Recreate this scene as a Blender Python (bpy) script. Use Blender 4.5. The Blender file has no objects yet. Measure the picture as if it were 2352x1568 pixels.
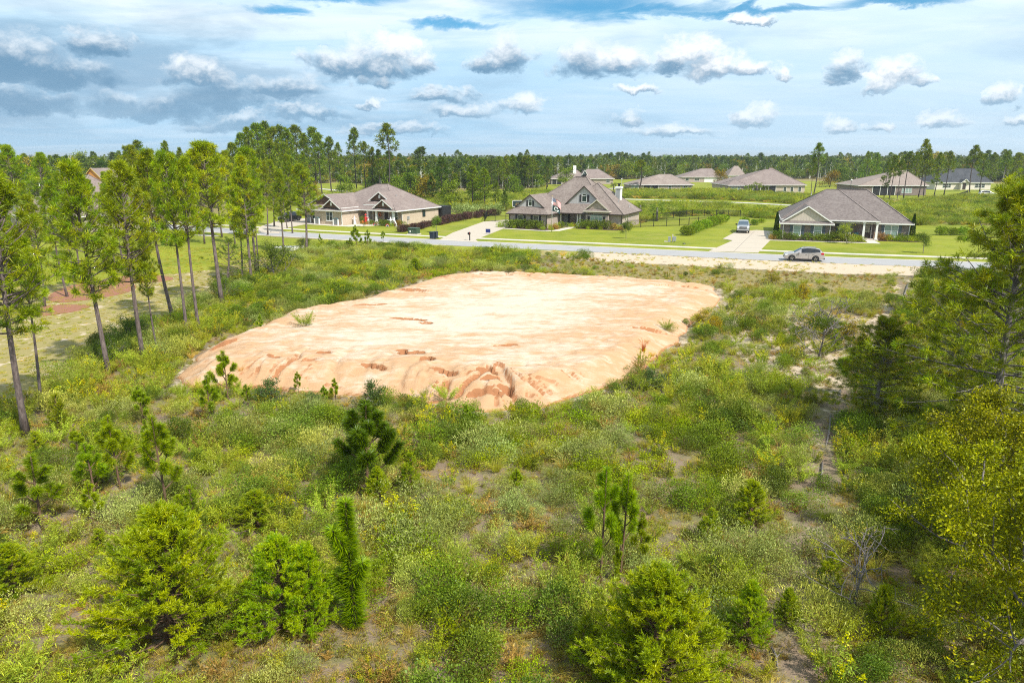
import bpy, bmesh, math, random
import numpy as np
from mathutils import Vector, Matrix
SC = bpy.context.scene
COL = SC.collection
R = math.radians

# ------------------------------------------------------------------ camera
CAM_H, PITCH = 12.5, R(14.64)
FPX, CX, CY = 1631.0, 1176.0, 784.0          # focal length and centre, in 2352-pixel-wide survey units
cam = bpy.data.cameras.new('camera'); cam.sensor_width = 36; cam.lens = 36 * FPX / 2352
cam.clip_start = 0.3; cam.clip_end = 30000
camo = bpy.data.objects.new('camera', cam); COL.objects.link(camo)
camo.location = (0, 0, CAM_H); camo.rotation_euler = (R(90) - PITCH, 0, 0)
SC.camera = camo

# ------------------------------------------------------------------ render / exposure
SC.render.engine = 'CYCLES'
SC.view_settings.view_transform = 'Standard'; SC.view_settings.look = 'None'
SC.view_settings.exposure = 0.30; SC.view_settings.gamma = 1.0
SC.cycles.max_bounces = 6; SC.cycles.diffuse_bounces = 2; SC.cycles.glossy_bounces = 2
SC.cycles.transmission_bounces = 4; SC.cycles.transparent_max_bounces = 8; SC.cycles.volume_bounces = 0
SC.cycles.use_denoising = False; SC.cycles.use_adaptive_sampling = True; SC.cycles.adaptive_threshold = .01
SC.cycles.caustics_reflective = False; SC.cycles.caustics_refractive = False
SC.cycles.filter_width = 1.1

# ------------------------------------------------------------------ node helpers
class NT:
    def __init__(s, nt): s.nt = nt; s.N = nt.nodes; s.L = nt.links
    def n(s, typ, **kw):
        nd = s.N.new(typ)
        for k, v in kw.items():
            if k.startswith('_'): setattr(nd, k[1:], v)
        for k, v in kw.items():
            if k.startswith('_'): continue
            key = int(k[1:]) if (k[0] == 'i' and k[1:].isdigit()) else k.replace('__', ' ')
            s.put(nd.inputs[key], v)
        return nd
    def put(s, sock, v):
        if isinstance(v, bpy.types.NodeSocket): s.L.new(v, sock)
        elif isinstance(v, bpy.types.Node): s.L.new(v.outputs[0], sock)
        else:
            if sock.type == 'RGBA' and len(v) == 3: v = (*v, 1)
            sock.default_value = v
    def m(s, op, a, b=0.0, c=None, clamp=False):
        nd = s.N.new('ShaderNodeMath'); nd.operation = op; nd.use_clamp = clamp
        s.put(nd.inputs[0], a); s.put(nd.inputs[1], b)
        if c is not None: s.put(nd.inputs[2], c)
        return nd.outputs[0]
    def v(s, op, a, b=(0, 0, 0)):
        nd = s.N.new('ShaderNodeVectorMath'); nd.operation = op
        s.put(nd.inputs[0], a)
        if op == 'SCALE': s.put(nd.inputs['Scale'], b)
        else: s.put(nd.inputs[1], b)
        return nd.outputs['Value'] if op in ('LENGTH', 'DOT_PRODUCT', 'DISTANCE') else nd.outputs[0]
    def mix(s, f, a, b, blend='MIX'):
        nd = s.N.new('ShaderNodeMix'); nd.data_type = 'RGBA'; nd.blend_type = blend
        s.put(nd.inputs[0], f); s.put(nd.inputs[6], a); s.put(nd.inputs[7], b)
        return nd.outputs[2]
    def noise(s, vec, scale, detail=4, rough=.55, dist=0.0, out='Fac'):
        nd = s.N.new('ShaderNodeTexNoise')
        if vec is not None: s.put(nd.inputs['Vector'], vec)
        s.put(nd.inputs['Scale'], scale); s.put(nd.inputs['Detail'], detail)
        s.put(nd.inputs['Roughness'], rough); s.put(nd.inputs['Distortion'], dist)
        return nd.outputs[out]
    def ss(s, x, a, b):                       # smoothstep
        nd = s.N.new('ShaderNodeMapRange'); nd.interpolation_type = 'SMOOTHSTEP'
        s.put(nd.inputs[0], x); s.put(nd.inputs[1], a); s.put(nd.inputs[2], b)
        return nd.outputs[0]
    def xyz(s, vec):
        nd = s.N.new('ShaderNodeSeparateXYZ'); s.put(nd.inputs[0], vec); return nd.outputs
    def comb(s, x, y, z=0.0):
        nd = s.N.new('ShaderNodeCombineXYZ')
        for i, q in enumerate((x, y, z)): s.put(nd.inputs[i], q)
        return nd.outputs[0]

# ------------------------------------------------------------------ survey: photograph pixel -> point on level ground
def G(u, v, z=0.0):
    x = (u - CX) / FPX; y = -(v - CY) / FPX
    d = (x, math.cos(PITCH) + y * math.sin(PITCH), -math.sin(PITCH) + y * math.cos(PITCH))
    t = (z - CAM_H) / d[2]
    return (d[0] * t, d[1] * t)
def HT(u, v, Y):                              # height seen at pixel v when standing at depth Y
    y = -(v - CY) / FPX
    return CAM_H + (-math.sin(PITCH) + y * math.cos(PITCH)) * Y / (math.cos(PITCH) + y * math.sin(PITCH))
def AE(u, v):                                 # pixel -> azimuth, elevation
    x = (u - CX) / FPX; y = -(v - CY) / FPX
    dx, dy, dz = x, math.cos(PITCH) + y * math.sin(PITCH), -math.sin(PITCH) + y * math.cos(PITCH)
    return math.atan2(dx, dy), math.atan2(dz, math.hypot(dx, dy))

# ------------------------------------------------------------------ sun
SUN_AZ, SUN_EL = R(137), R(50)
sd = Vector((math.cos(SUN_EL) * math.sin(SUN_AZ), math.cos(SUN_EL) * math.cos(SUN_AZ), math.sin(SUN_EL)))
sun = bpy.data.lights.new('sun', 'SUN'); sun.energy = 5.0; sun.angle = R(1.5); sun.color = (1, .95, .87)
suno = bpy.data.objects.new('sun', sun); COL.objects.link(suno)
suno.rotation_euler = sd.to_track_quat('Z', 'Y').to_euler(); suno.location = (60, -40, 80)

# ------------------------------------------------------------------ sky: nishita under a veil of cloud, stratus and cumulus
def build_world():
    w = bpy.data.worlds.new('World'); SC.world = w; w.use_nodes = True
    t = NT(w.node_tree); t.N.clear()
    tc = t.n('ShaderNodeTexCoord'); D = tc.outputs['Generated']
    dx, dy, dz = t.xyz(D)
    sky = t.n('ShaderNodeTexSky', _sky_type='NISHITA', _sun_disc=False, _sun_elevation=SUN_EL, _sun_rotation=SUN_AZ,
              _altitude=30.0, _air_density=1.0, _dust_density=0.6, _ozone_density=3.0)
    blue = t.v('MULTIPLY', sky.outputs[0], (.022, .088, .112))
    az = t.m('ARCTAN2', dx, dy)
    hor = t.m('SQRT', t.m('ADD', t.m('MULTIPLY', dx, dx), t.m('MULTIPLY', dy, dy)))
    el = t.m('ARCTAN2', dz, hor)
    elc = t.m('MAXIMUM', el, 0.0)
    # layers on a plane overhead: streaks foreshorten towards the horizon
    k = t.m('DIVIDE', 1.0, t.m('ADD', t.m('MAXIMUM', dz, 0.0), .10))
    P = t.comb(t.m('MULTIPLY', dx, k), t.m('MULTIPLY', dy, k), 0)
    n1 = t.noise(t.v('MULTIPLY', P, (.62, 1.25, 1)), .9, 8, .60, .7)
    n2 = t.noise(t.v('MULTIPLY', P, (.9, 1.7, 1)), 1.5, 7, .58, 1.0)
    up = t.ss(el, .175, .25)
    # veil: nearly closed low down, with blue holes higher up
    open_ = t.m('MULTIPLY', up, t.ss(t.m('ADD', t.m('MULTIPLY', n1, .75), t.m('MULTIPLY', n2, .25)), .56, .44))
    veil_col = t.mix(t.ss(el, 0.0, .13), (.38, .60, .80), (.49, .72, .91))
    veil_col = t.mix(t.ss(el, .10, .22), veil_col, (.72, .90, .99))
    veil_col = t.mix(t.m('MULTIPLY', t.ss(n1, .38, .66), t.m('ADD', .25, t.m('MULTIPLY', t.ss(el, .08, .22), .6))), veil_col, (.90, .96, 1.0))
    veil_col = t.mix(t.m('MULTIPLY', t.ss(n2, .56, .34), .30), veil_col, (.38, .62, .82))
    veil_col = t.mix(t.m('MULTIPLY', t.ss(az, -.05, .55), .30), veil_col, (.86, .95, .99))
    # gaps where the veil has torn open to the blue
    gapn = t.v('SUBTRACT', t.noise(t.comb(t.m('MULTIPLY', az, 11.0), t.m('MULTIPLY', el, 30.0), 4.2), 1.0, 6, .6, .4, 'Color'), (.5, .5, .5))
    gc = t.v('ADD', t.comb(az, el, 0), t.v('MULTIPLY', gapn, (.16, .05, 0))); gap = None
    for (u, v, hw, hh) in [(1340, 12, 190, 34), (1480, 30, 150, 14), (640, 26, 70, 14), (1050, 60, 110, 10), (2060, 4, 160, 12), (790, 2, 90, 14), (1700, 34, 200, 8), (1000, -120, 400, 60), (2100, -200, 500, 70), (200, -260, 500, 80)]:
        a0, e0 = AE(u, v); a1, _ = AE(u+hw, v); _, e1 = AE(u, v-hh)
        q = t.v('MULTIPLY', t.v('SUBTRACT', gc, (a0, e0, 0)), (1/(a1-a0), 1/(e1-e0), 0)); d = t.m('SUBTRACT', 1.0, t.v('DOT_PRODUCT', q, q))
        gap = d if gap is None else t.m('MAXIMUM', gap, d)
    open_ = t.m('MAXIMUM', t.m('MULTIPLY', open_, .45), t.m('MULTIPLY', t.ss(gap, -1.6, 1.3), .92))
    col = t.mix(t.m('SUBTRACT', 1.0, open_), blue, veil_col)
    # stratus sheets: low soft dark bands (whole sky, denser to the left where the weather comes from)
    Q = t.comb(t.m('MULTIPLY', az, 5.5), t.m('MULTIPLY', el, 17.0), 3.1)
    s1 = t.noise(Q, 1.0, 6, .58, .3)
    left = t.ss(az, .10, -.50)
    band = t.m('MULTIPLY', t.ss(el, .0, .05), t.ss(el, .215, .11))
    sd_ = t.m('MULTIPLY', t.ss(t.m('ADD', s1, t.m('MULTIPLY', left, .16)), .50, .72), band)
    col = t.mix(t.m('MULTIPLY', sd_, t.m('ADD', .20, t.m('MULTIPLY', left, .42))), col, (.175, .32, .48))
    s2 = t.noise(t.comb(t.m('MULTIPLY', az, 8.0), t.m('MULTIPLY', el, 38.0), 9.7), 1.0, 5, .6, .4)
    col = t.mix(t.m('MULTIPLY', t.m('MULTIPLY', t.ss(s2, .50, .75), .40), t.ss(el, .15, .02)), col, (.56, .72, .85))
    # cumulus: cauliflower-edged heaps with flat bases. u, v(base), half width, height, tone (1 bright .. 0 dark)
    cum = [(760, 160, 95, 62, .75), (850, 166, 140, 84, .72), (905, 125, 62, 70, .95), (955, 160, 45, 60, .8),
           (1172, 147, 64, 90, .72), (1120, 160, 55, 40, .75), (1345, 160, 86, 88, .74), (1430, 158, 66, 70, .9), (1545, 150, 70, 66, .8), (1610, 128, 78, 66, 1.0),
           (1640, 160, 90, 74, 1.0), (1715, 165, 70, 46, 1.0), (1945, 166, 54, 58, .8), (2015, 200, 50, 34, 1.0),
           (2040, 180, 72, 66, 1.0), (2095, 192, 40, 30, 1.0), (1207, 251, 66, 50, .95), (1745, 279, 66, 50, .95), (1718, 272, 36, 38, .95), (1925, 292, 62, 34, .95),
           (2025, 292, 44, 26, .95), (2152, 286, 60, 42, .9), (2297, 234, 50, 46, .9), (1432, 280, 42, 36, .85),
           (2335, 282, 44, 30, .9), (1455, 214, 66, 22, 1.0), (1725, 52, 50, 24, 1.0), (1800, 178, 40, 34, 1.0),
           (40, 158, 130, 110, .50), (235, 116, 92, 70, .5), (150, 190, 170, 66, .40), (460, 190, 90, 62, .70),
           (500, 238, 130, 66, .32), (640, 218, 120, 50, .55), (860, 195, 60, 26, .85), (330, 262, 190, 50, .30), (80, 250, 160, 60, .30), (700, 265, 120, 30, .6), (1010, 225, 90, 30, .6), (850, 245, 40, 20, .9), (1060, 262, 110, 30, .8), (1540, 306, 130, 26, .85), (900, 305, 150, 28, .8), (560, 290, 160, 38, .55)]
    wob = t.v('SUBTRACT', t.noise(t.comb(t.m('MULTIPLY', az, 15.0), t.m('MULTIPLY', el, 22.0), 1.7), 1.0, 9, .66, .25, 'Color'), (.5, .5, .5))
    fine = t.noise(t.comb(t.m('MULTIPLY', az, 40.0), t.m('MULTIPLY', el, 52.0), 5.0), 1.0, 8, .66, .3)
    C = t.v('ADD', t.comb(az, el, 0), t.v('MULTIPLY', wob, (.10, .055, 0)))
    dmax = None; num = None; den = None; tone = None
    for (u, v, hw, hh, br) in cum:
        a0, e0 = AE(u, v); a1, _ = AE(u + hw, v); _, e1 = AE(u, v - hh)
        q = t.v('MULTIPLY', t.v('SUBTRACT', C, (a0, e0, 0)), (1 / (a1 - a0), 1 / (e1 - e0), 0))
        lx, ly, _ = t.xyz(q)
        yy = t.m('MAXIMUM', ly, t.m('MULTIPLY', ly, -3.0))
        d = t.m('SUBTRACT', 1.0, t.m('MULTIPLY_ADD', lx, lx, t.m('MULTIPLY', yy, yy)))
        wgt = t.m('MAXIMUM', d, 0.0)
        if dmax is None:
            dmax = d; den = t.m('ADD', wgt, 1e-4); num = t.m('MULTIPLY', wgt, ly); tone = t.m('MULTIPLY', wgt, br)
        else:
            dmax = t.m('MAXIMUM', dmax, d); den = t.m('ADD', den, wgt)
            num = t.m('MULTIPLY_ADD', wgt, ly, num); tone = t.m('MULTIPLY_ADD', wgt, br, tone)
    lyw = t.m('DIVIDE', num, den); tn = t.m('DIVIDE', tone, den)
    fld = t.m('ADD', dmax, t.m('MULTIPLY', t.m('SUBTRACT', fine, .5), 1.5))
    alpha = t.ss(fld, -.08, .95)
    light = t.m('ADD', t.m('MULTIPLY', lyw, 1.15), t.m('MULTIPLY', t.m('SUBTRACT', fine, .5), 1.3))
    light = t.m('ADD', light, t.m('MULTIPLY', t.m('SUBTRACT', tn, .75), 1.0))
    thin = t.m('MULTIPLY', t.m('SUBTRACT', 1.0, t.ss(dmax, .0, .5)), .25)     # thin edges scatter more light
    lit = t.ss(t.m('ADD', light, thin), -.10, .75)
    ccol = t.mix(lit, (.15, .295, .45), t.mix(tn, (.54, .68, .80), (.95, .98, 1.0)))
    alpha = t.m('MULTIPLY', alpha, t.m('ADD', .62, t.m('MULTIPLY', t.ss(el, .03, .12), .36)))
    col = t.mix(alpha, col, ccol)
    # below the horizon: the same dull ground light all round
    col = t.mix(t.ss(dz, -.002, -.03), col, (.25, .27, .24))
    bg = t.n('ShaderNodeBackground', Color=col, Strength=.95)
    out = t.n('ShaderNodeOutputWorld'); t.L.new(bg.outputs[0], out.inputs[0])
    w.cycles.sampling_method = 'MANUAL'; w.cycles.sample_map_resolution = 512
build_world()

# ------------------------------------------------------------------ object helpers
def tag(o, label=None, cat=None, group=None, kind=None):
    if label: o['label'] = label
    if cat: o['category'] = cat
    if group: o['group'] = group
    if kind: o['kind'] = kind
    return o
def link(o, parent=None):
    COL.objects.link(o)
    if parent is not None: o.parent = parent
    return o
def obj(name, me, m=None, parent=None):
    o = bpy.data.objects.new(name, me)
    if m is not None:
        for q in (m if isinstance(m, (list, tuple)) else [m]):
            me.materials.append(q)
    return link(o, parent)
def empty(name, loc=(0, 0, 0), rz=0.0, parent=None):
    o = bpy.data.objects.new(name, None); o.empty_display_size = .3
    o.location = loc; o.rotation_euler = (0, 0, rz)
    return link(o, parent)
def dup(root, loc, rz=0.0, sc=(1, 1, 1), tilt=(0, 0)):
    r = root.copy(); COL.objects.link(r)
    r.location = loc; r.rotation_euler = (tilt[0], tilt[1], rz); r.scale = sc
    for ch in root.children:
        c = ch.copy(); COL.objects.link(c); c.parent = r
        for g in ch.children:
            d = g.copy(); COL.objects.link(d); d.parent = c
    return r
def pydata(name, V, F, smooth=False, mi=None):
    me = bpy.data.meshes.new(name); me.from_pydata([tuple(v) for v in V], [], [tuple(f) for f in F])
    if smooth: me.polygons.foreach_set('use_smooth', [True] * len(me.polygons))
    if mi is not None: me.polygons.foreach_set('material_index', mi)
    me.update(); return me
def boxes(name, bl):
    V = []; F = []
    for (x0, x1, y0, y1, z0, z1) in bl:
        b = len(V)
        V += [(x0, y0, z0), (x1, y0, z0), (x1, y1, z0), (x0, y1, z0), (x0, y0, z1), (x1, y0, z1), (x1, y1, z1), (x0, y1, z1)]
        F += [(b, b+3, b+2, b+1), (b+4, b+5, b+6, b+7), (b, b+1, b+5, b+4), (b+1, b+2, b+6, b+5), (b+2, b+3, b+7, b+6), (b+3, b, b+4, b+7)]
    return pydata(name, V, F)
def beam(V, F, p, q, a, b, up=(0, 0, 1)):      # rectangular bar from p to q, a wide, b high
    p = Vector(p); q = Vector(q); d = (q - p).normalized(); upv = Vector(up)
    s = d.cross(upv)
    if s.length < 1e-4: s = d.cross(Vector((0, 1, 0)))
    s = s.normalized() * a / 2; n = s.cross(d).normalized() * b / 2; i = len(V)
    for e in (p, q):
        V += [tuple(e - s - n), tuple(e + s - n), tuple(e + s + n), tuple(e - s + n)]
    F += [(i, i+3, i+2, i+1), (i+4, i+5, i+6, i+7), (i, i+1, i+5, i+4), (i+1, i+2, i+6, i+5), (i+2, i+3, i+7, i+6), (i+3, i, i+4, i+7)]
def tube(V, F, pts, rad, n=6, cap=True):       # tapered tube along points
    b0 = len(V); pts = [Vector(p) for p in pts]; ref = Vector((.31, .95, .02))
    for i, p in enumerate(pts):
        d = (pts[min(i+1, len(pts)-1)] - pts[max(i-1, 0)]).normalized()
        s = d.cross(ref); s = (d.cross(Vector((1, 0, 0))) if s.length < .05 else s).normalized(); u = s.cross(d)
        for k in range(n):
            a = 2 * math.pi * k / n
            V.append(tuple(p + (s * math.cos(a) + u * math.sin(a)) * rad[i]))
    for i in range(len(pts) - 1):
        for k in range(n):
            a = b0 + i*n + k; b = b0 + i*n + (k+1) % n
            F.append((a, b, b+n, a+n))
    if cap:
        F.append(tuple(b0 + k for k in range(n))[::-1]); F.append(tuple(b0 + (len(pts)-1)*n + k for k in range(n)))
def lathe(V, F, prof, n=12, c=(0, 0, 0), axis='z'):   # (r, h) profile
    b = len(V)
    for (r, h) in prof:
        for k in range(n):
            a = 2*math.pi*k/n; x, y = r*math.cos(a), r*math.sin(a)
            V.append((c[0]+x, c[1]+y, c[2]+h) if axis == 'z' else (c[0]+x, c[1]+h, c[2]+y))
    for i in range(len(prof)-1):
        for k in range(n):
            p = b+i*n+k; q = b+i*n+(k+1) % n
            F.append((p, q, q+n, p+n))
# ------------------------------------------------------------------ numpy noise
def _h(ix, iy, seed):
    a = (ix.astype(np.int64)*374761393 + iy.astype(np.int64)*668265263 + seed*1442695041) & 0xffffffff
    a = ((a ^ (a >> 13)) * 1274126177) & 0xffffffff
    return ((a ^ (a >> 16)) & 0xffff) / 65535.0
def vnoise(x, y, seed=0):
    ix = np.floor(x); iy = np.floor(y); fx = x-ix; fy = y-iy
    fx = fx*fx*(3-2*fx); fy = fy*fy*(3-2*fy)
    return (_h(ix, iy, seed)*(1-fx)+_h(ix+1, iy, seed)*fx)*(1-fy) + (_h(ix, iy+1, seed)*(1-fx)+_h(ix+1, iy+1, seed)*fx)*fy
def fbm(x, y, seed=0, o=4):
    s = 0; a = .5
    for i in range(o):
        s = s + a*vnoise(x*2**i, y*2**i, seed+i*17); a *= .5
    return s
def sstep(x, a, b):
    t = np.clip((x-a)/(b-a), 0, 1); return t*t*(3-2*t)
def inpoly(x, y, poly):
    x = np.asarray(x, float); y = np.asarray(y, float); ins = np.zeros(x.shape, bool); n = len(poly)
    for i in range(n):
        x0, y0 = poly[i]; x1, y1 = poly[(i+1) % n]
        c = ((y0 > y) != (y1 > y)) & (x < (x1-x0)*(y-y0)/((y1-y0) if abs(y1-y0) > 1e-9 else 1e-9)+x0)
        ins ^= c
    return ins
def polydist(x, y, poly):                      # distance to boundary and arc-length of the nearest point
    best = np.full(np.shape(x), 1e9); par = np.zeros(np.shape(x)); acc = 0.0; n = len(poly)
    for i in range(n):
        x0, y0 = poly[i]; x1, y1 = poly[(i+1) % n]; dx = x1-x0; dy = y1-y0; L2 = dx*dx+dy*dy
        t = np.clip(((x-x0)*dx+(y-y0)*dy)/L2, 0, 1); d = np.hypot(x-x0-t*dx, y-y0-t*dy)
        m = d < best; best = np.where(m, d, best); par = np.where(m, acc+t*math.sqrt(L2), par); acc += math.sqrt(L2)
    return best, par, acc
def smooth_poly(pts, it=2):
    for _ in range(it):
        o = []
        for i in range(len(pts)):
            a = pts[i]; b = pts[(i+1) % len(pts)]
            o += [(a[0]*.75+b[0]*.25, a[1]*.75+b[1]*.25), (a[0]*.25+b[0]*.75, a[1]*.25+b[1]*.75)]
        pts = o
    return pts
def gp(l): return [G(*p) for p in l]

# ================================================================== materials
def nmat(name):
    m = bpy.data.materials.new(name); m.use_nodes = True
    t = NT(m.node_tree); return m, t, t.N['Principled BSDF']
def pos(t): return t.n('ShaderNodeNewGeometry').outputs['Position']
def oco(t): return t.n('ShaderNodeTexCoord').outputs['Object']
def bump(t, b, h, st=.3, dist=.05):
    t.put(b.inputs['Normal'], t.n('ShaderNodeBump', Strength=st, Distance=dist, Height=h))
def plain(name, c, rough=.6, metal=0.0, var=.12, scale=6.0, spec=.4):
    m, t, b = nmat(name)
    f = t.noise(oco(t), scale, 4)
    col = t.mix(f, tuple(x*(1-var) for x in c), tuple(min(1, x*(1+var)) for x in c))
    t.put(b.inputs['Base Color'], col); b.inputs['Roughness'].default_value = rough
    b.inputs['Metallic'].default_value = metal; b.inputs['Specular IOR Level'].default_value = spec
    return m
MAT = {}
MAT['white'] = plain('white_paint', (.78, .77, .74), .5, var=.04)
MAT['cream'] = plain('cream_trim', (.62, .56, .47), .6, var=.06)
MAT['taupe'] = plain('taupe_siding', (.115, .062, .038), .7)
MAT['charcoal'] = plain('charcoal_paint', (.035, .03, .033), .5)
MAT['darkbrown'] = plain('dark_brown', (.045, .03, .025), .5)
MAT['slate'] = plain('slate_blue_paint', (.085, .105, .125), .5)
MAT['black'] = plain('black_metal', (.012, .012, .013), .4)
MAT['rubber'] = plain('rubber', (.02, .02, .021), .85)
MAT['steel'] = plain('brushed_steel', (.55, .56, .57), .35, .9)
MAT['greenbox'] = plain('green_enamel', (.045, .085, .05), .5)
MAT['bluebin'] = plain('dark_blue_plastic', (.018, .028, .045), .5)
MAT['pumpkin'] = plain('pumpkin_orange', (.65, .16, .02), .5)
MAT['redcloth'] = plain('red_cloth', (.5, .035, .03), .9)
MAT['bluesign'] = plain('blue_plastic', (.02, .03, .16), .5)
MAT['greyplastic'] = plain('grey_plastic', (.33, .34, .34), .5)
MAT['screen'] = plain('dark_screen', (.018, .018, .02), .6)
MAT['wood'] = plain('raw_lumber', (.62, .42, .17), .8)
MAT['osb'] = plain('orange_sheathing', (.60, .26, .06), .8)
MAT['doorglass'] = plain('door_glass', (.35, .33, .27), .1, var=.2)
MAT['yellow'] = plain('yellow_paint', (.7, .5, .1), .6)
MAT['teal'] = plain('teal_paint', (.08, .22, .26), .5)
MAT['pink'] = plain('skin_tone', (.5, .3, .22), .7)
MAT['flagblue'] = plain('flag_blue', (.02, .045, .19), .85)
MAT['flagred'] = plain('flag_red', (.55, .03, .045), .85)
MAT['flagwhite'] = plain('flag_white', (.8, .8, .8), .85)
MAT['flaggreen'] = plain('flag_dark_green', (.012, .04, .045), .85)
MAT['red_lamp'] = plain('red_lens', (.5, .012, .015), .25)
MAT['clear_lamp'] = plain('clear_lens', (.7, .72, .75), .12)
def glass(name, c, rough=.06):
    m, t, b = nmat(name)
    f = t.noise(oco(t), 1.3, 2)
    t.put(b.inputs['Base Color'], t.mix(f, tuple(x*.6 for x in c), c)); b.inputs['Roughness'].default_value = rough
    b.inputs['Specular IOR Level'].default_value = .8
    return m
MAT['glass'] = glass('window_glass', (.035, .06, .06))
MAT['blinds'] = glass('window_with_blinds', (.33, .44, .40))
MAT['carglass'] = glass('tinted_glass', (.012, .014, .018), .04)
MAT['pickglass'] = glass('pickup_glass', (.10, .14, .18), .04)
def paint(name, c):
    m, t, b = nmat(name)
    t.put(b.inputs['Base Color'], t.mix(t.noise(oco(t), 3, 2), tuple(x*.94 for x in c), c))
    b.inputs['Metallic'].default_value = .45; b.inputs['Roughness'].default_value = .34
    b.inputs['Coat Weight'].default_value = .7; b.inputs['Coat Roughness'].default_value = .06
    return m
MAT['suv'] = paint('champagne_silver', (.47, .44, .43)); MAT['pickup'] = paint('silver_paint', (.60, .60, .60)); MAT['blackcar'] = paint('black_car_paint', (.02, .022, .025))
def brick(name, a, b_, mortar, pale=.0):
    m, t, b = nmat(name)
    o = oco(t); x, y, z = t.xyz(o)
    # run the courses round corners: use u+w as the horizontal coordinate
    vec = t.comb(t.m('ADD', x, y), z, 0)
    bt = t.n('ShaderNodeTexBrick', Vector=vec, Color1=a, Color2=b_, Mortar=mortar, Scale=1.0, Mortar__Size=.009, Brick__Width=.22, Row__Height=.076, Mortar__Smooth=.3, Bias=-.1)
    n = t.noise(t.comb(t.m('ADD', x, y), t.m('MULTIPLY', z, 2.2), 0), 2.6, 5, .7)
    c = t.mix(t.ss(n, .54, .72), bt.outputs[0], t.mix(.55, bt.outputs[0], tuple(q*.45 for q in b_)))
    c = t.mix(t.m('MULTIPLY', t.ss(t.noise(o, .9, 3), .5, .8), .35), c, tuple(min(1, q*1.2) for q in a))
    t.put(b.inputs['Base Color'], c); b.inputs['Roughness'].default_value = .9
    bump(t, b, bt.outputs[1], .5, -.01)
    return m
MAT['brick1'] = brick('tan_brick', (.54, .43, .32), (.42, .30, .20), (.56, .50, .42))
MAT['brick2'] = brick('pink_grey_brick', (.43, .345, .29), (.31, .22, .18), (.46, .42, .38))
MAT['brick3'] = brick('mauve_brick', (.235, .18, .16), (.14, .095, .085), (.32, .28, .26))
MAT['brick4'] = brick('buff_brick', (.48, .40, .31), (.38, .29, .21), (.5, .46, .4))
MAT['stucco'] = plain('cream_stucco', (.66, .60, .52), .9, var=.08, scale=2)
def shingle(name, a, b_, c_):
    m, t, b = nmat(name)
    o = oco(t); x, y, z = t.xyz(o)
    row = t.m('MULTIPLY', z, 9.5)
    cell = t.comb(t.m('MULTIPLY', t.m('ADD', x, y), 3.1), t.m('FLOOR', row), t.m('MULTIPLY', t.m('SUBTRACT', x, y), 3.1))
    wn = t.n('ShaderNodeTexWhiteNoise', _noise_dimensions='3D', Vector=t.v('FLOOR', cell))
    f = t.noise(o, .45, 4, .6)
    c = t.mix(wn.outputs[0], a, b_)
    c = t.mix(t.m('MULTIPLY', t.ss(f, .45, .75), .6), c, c_)
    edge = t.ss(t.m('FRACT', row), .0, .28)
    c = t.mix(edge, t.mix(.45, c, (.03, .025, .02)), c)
    t.put(b.inputs['Base Color'], c); b.inputs['Roughness'].default_value = .92
    b.inputs['Specular IOR Level'].default_value = .25
    bump(t, b, t.m('FRACT', row), .35, .02)
    return m
MAT['roof1'] = shingle('brown_grey_shingle', (.27, .215, .195), (.19, .148, .133), (.31, .255, .225))
MAT['roof2'] = shingle('weathered_wood_shingle', (.26, .212, .188), (.165, .130, .113), (.32, .27, .235))
MAT['roof3'] = shingle('slate_brown_shingle', (.215, .182, .17), (.145, .118, .11), (.25, .215, .195))
MAT['roof4'] = shingle('charcoal_shingle', (.075, .08, .09), (.045, .048, .055), (.10, .10, .11))
MAT['roof5'] = shingle('tan_shingle', (.31, .25, .215), (.22, .175, .15), (.36, .30, .26))
def batten(name, c):
    m, t, b = nmat(name)
    o = oco(t); x, y, z = t.xyz(o)
    f = t.m('FRACT', t.m('MULTIPLY', x, 2.4))
    e = t.m('MULTIPLY', t.ss(f, .0, .06), t.ss(f, .2, .14))
    c2 = t.mix(t.noise(o, 5, 3), tuple(q*.9 for q in c), c)
    t.put(b.inputs['Base Color'], c2); b.inputs['Roughness'].default_value = .6
    bump(t, b, e, .8, .03); return m
MAT['batten2'] = batten('grey_board_and_batten', (.50, .48, .48)); MAT['batten3'] = batten('cream_board_and_batten', (.57, .49, .42))
def asphalt():
    m, t, b = nmat('pale_asphalt'); p = pos(t)
    n = t.noise(p, .35, 5, .6); f = t.noise(p, 14, 4, .7)
    c = t.mix(n, (.315, .305, .30), (.39, .38, .375)); c = t.mix(t.m('MULTIPLY', f, .35), c, (.24, .24, .245))
    crack = t.n('ShaderNodeTexVoronoi', _feature='DISTANCE_TO_EDGE', Vector=t.v('ADD', p, t.v('SCALE', t.noise(p, .8, 3, .5, 0, 'Color'), 1.5)), Scale=.16)
    c = t.mix(t.m('MULTIPLY', t.ss(crack.outputs[0], .006, .0), .5), c, (.16, .16, .16))
    t.put(b.inputs['Base Color'], c); b.inputs['Roughness'].default_value = .85; bump(t, b, f, .2, .01); return m
def concrete(name, a, b_):
    m, t, b = nmat(name); p = pos(t); n = t.noise(p, .6, 6, .65); f = t.noise(p, 9, 4, .7)
    c = t.mix(n, a, b_); c = t.mix(t.m('MULTIPLY', t.ss(f, .5, .8), .25), c, tuple(q*.6 for q in a))
    t.put(b.inputs['Base Color'], c); b.inputs['Roughness'].default_value = .85; bump(t, b, f, .15, .008); return m
MAT['asphalt'] = asphalt()
MAT['concrete'] = concrete('warm_concrete', (.43, .365, .285), (.50, .435, .35)); MAT['walk'] = concrete('pale_walkway_concrete', (.52, .46, .39), (.62, .56, .48))
MAT['path'] = concrete('cart_path_concrete', (.44, .41, .39), (.55, .52, .49))
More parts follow.
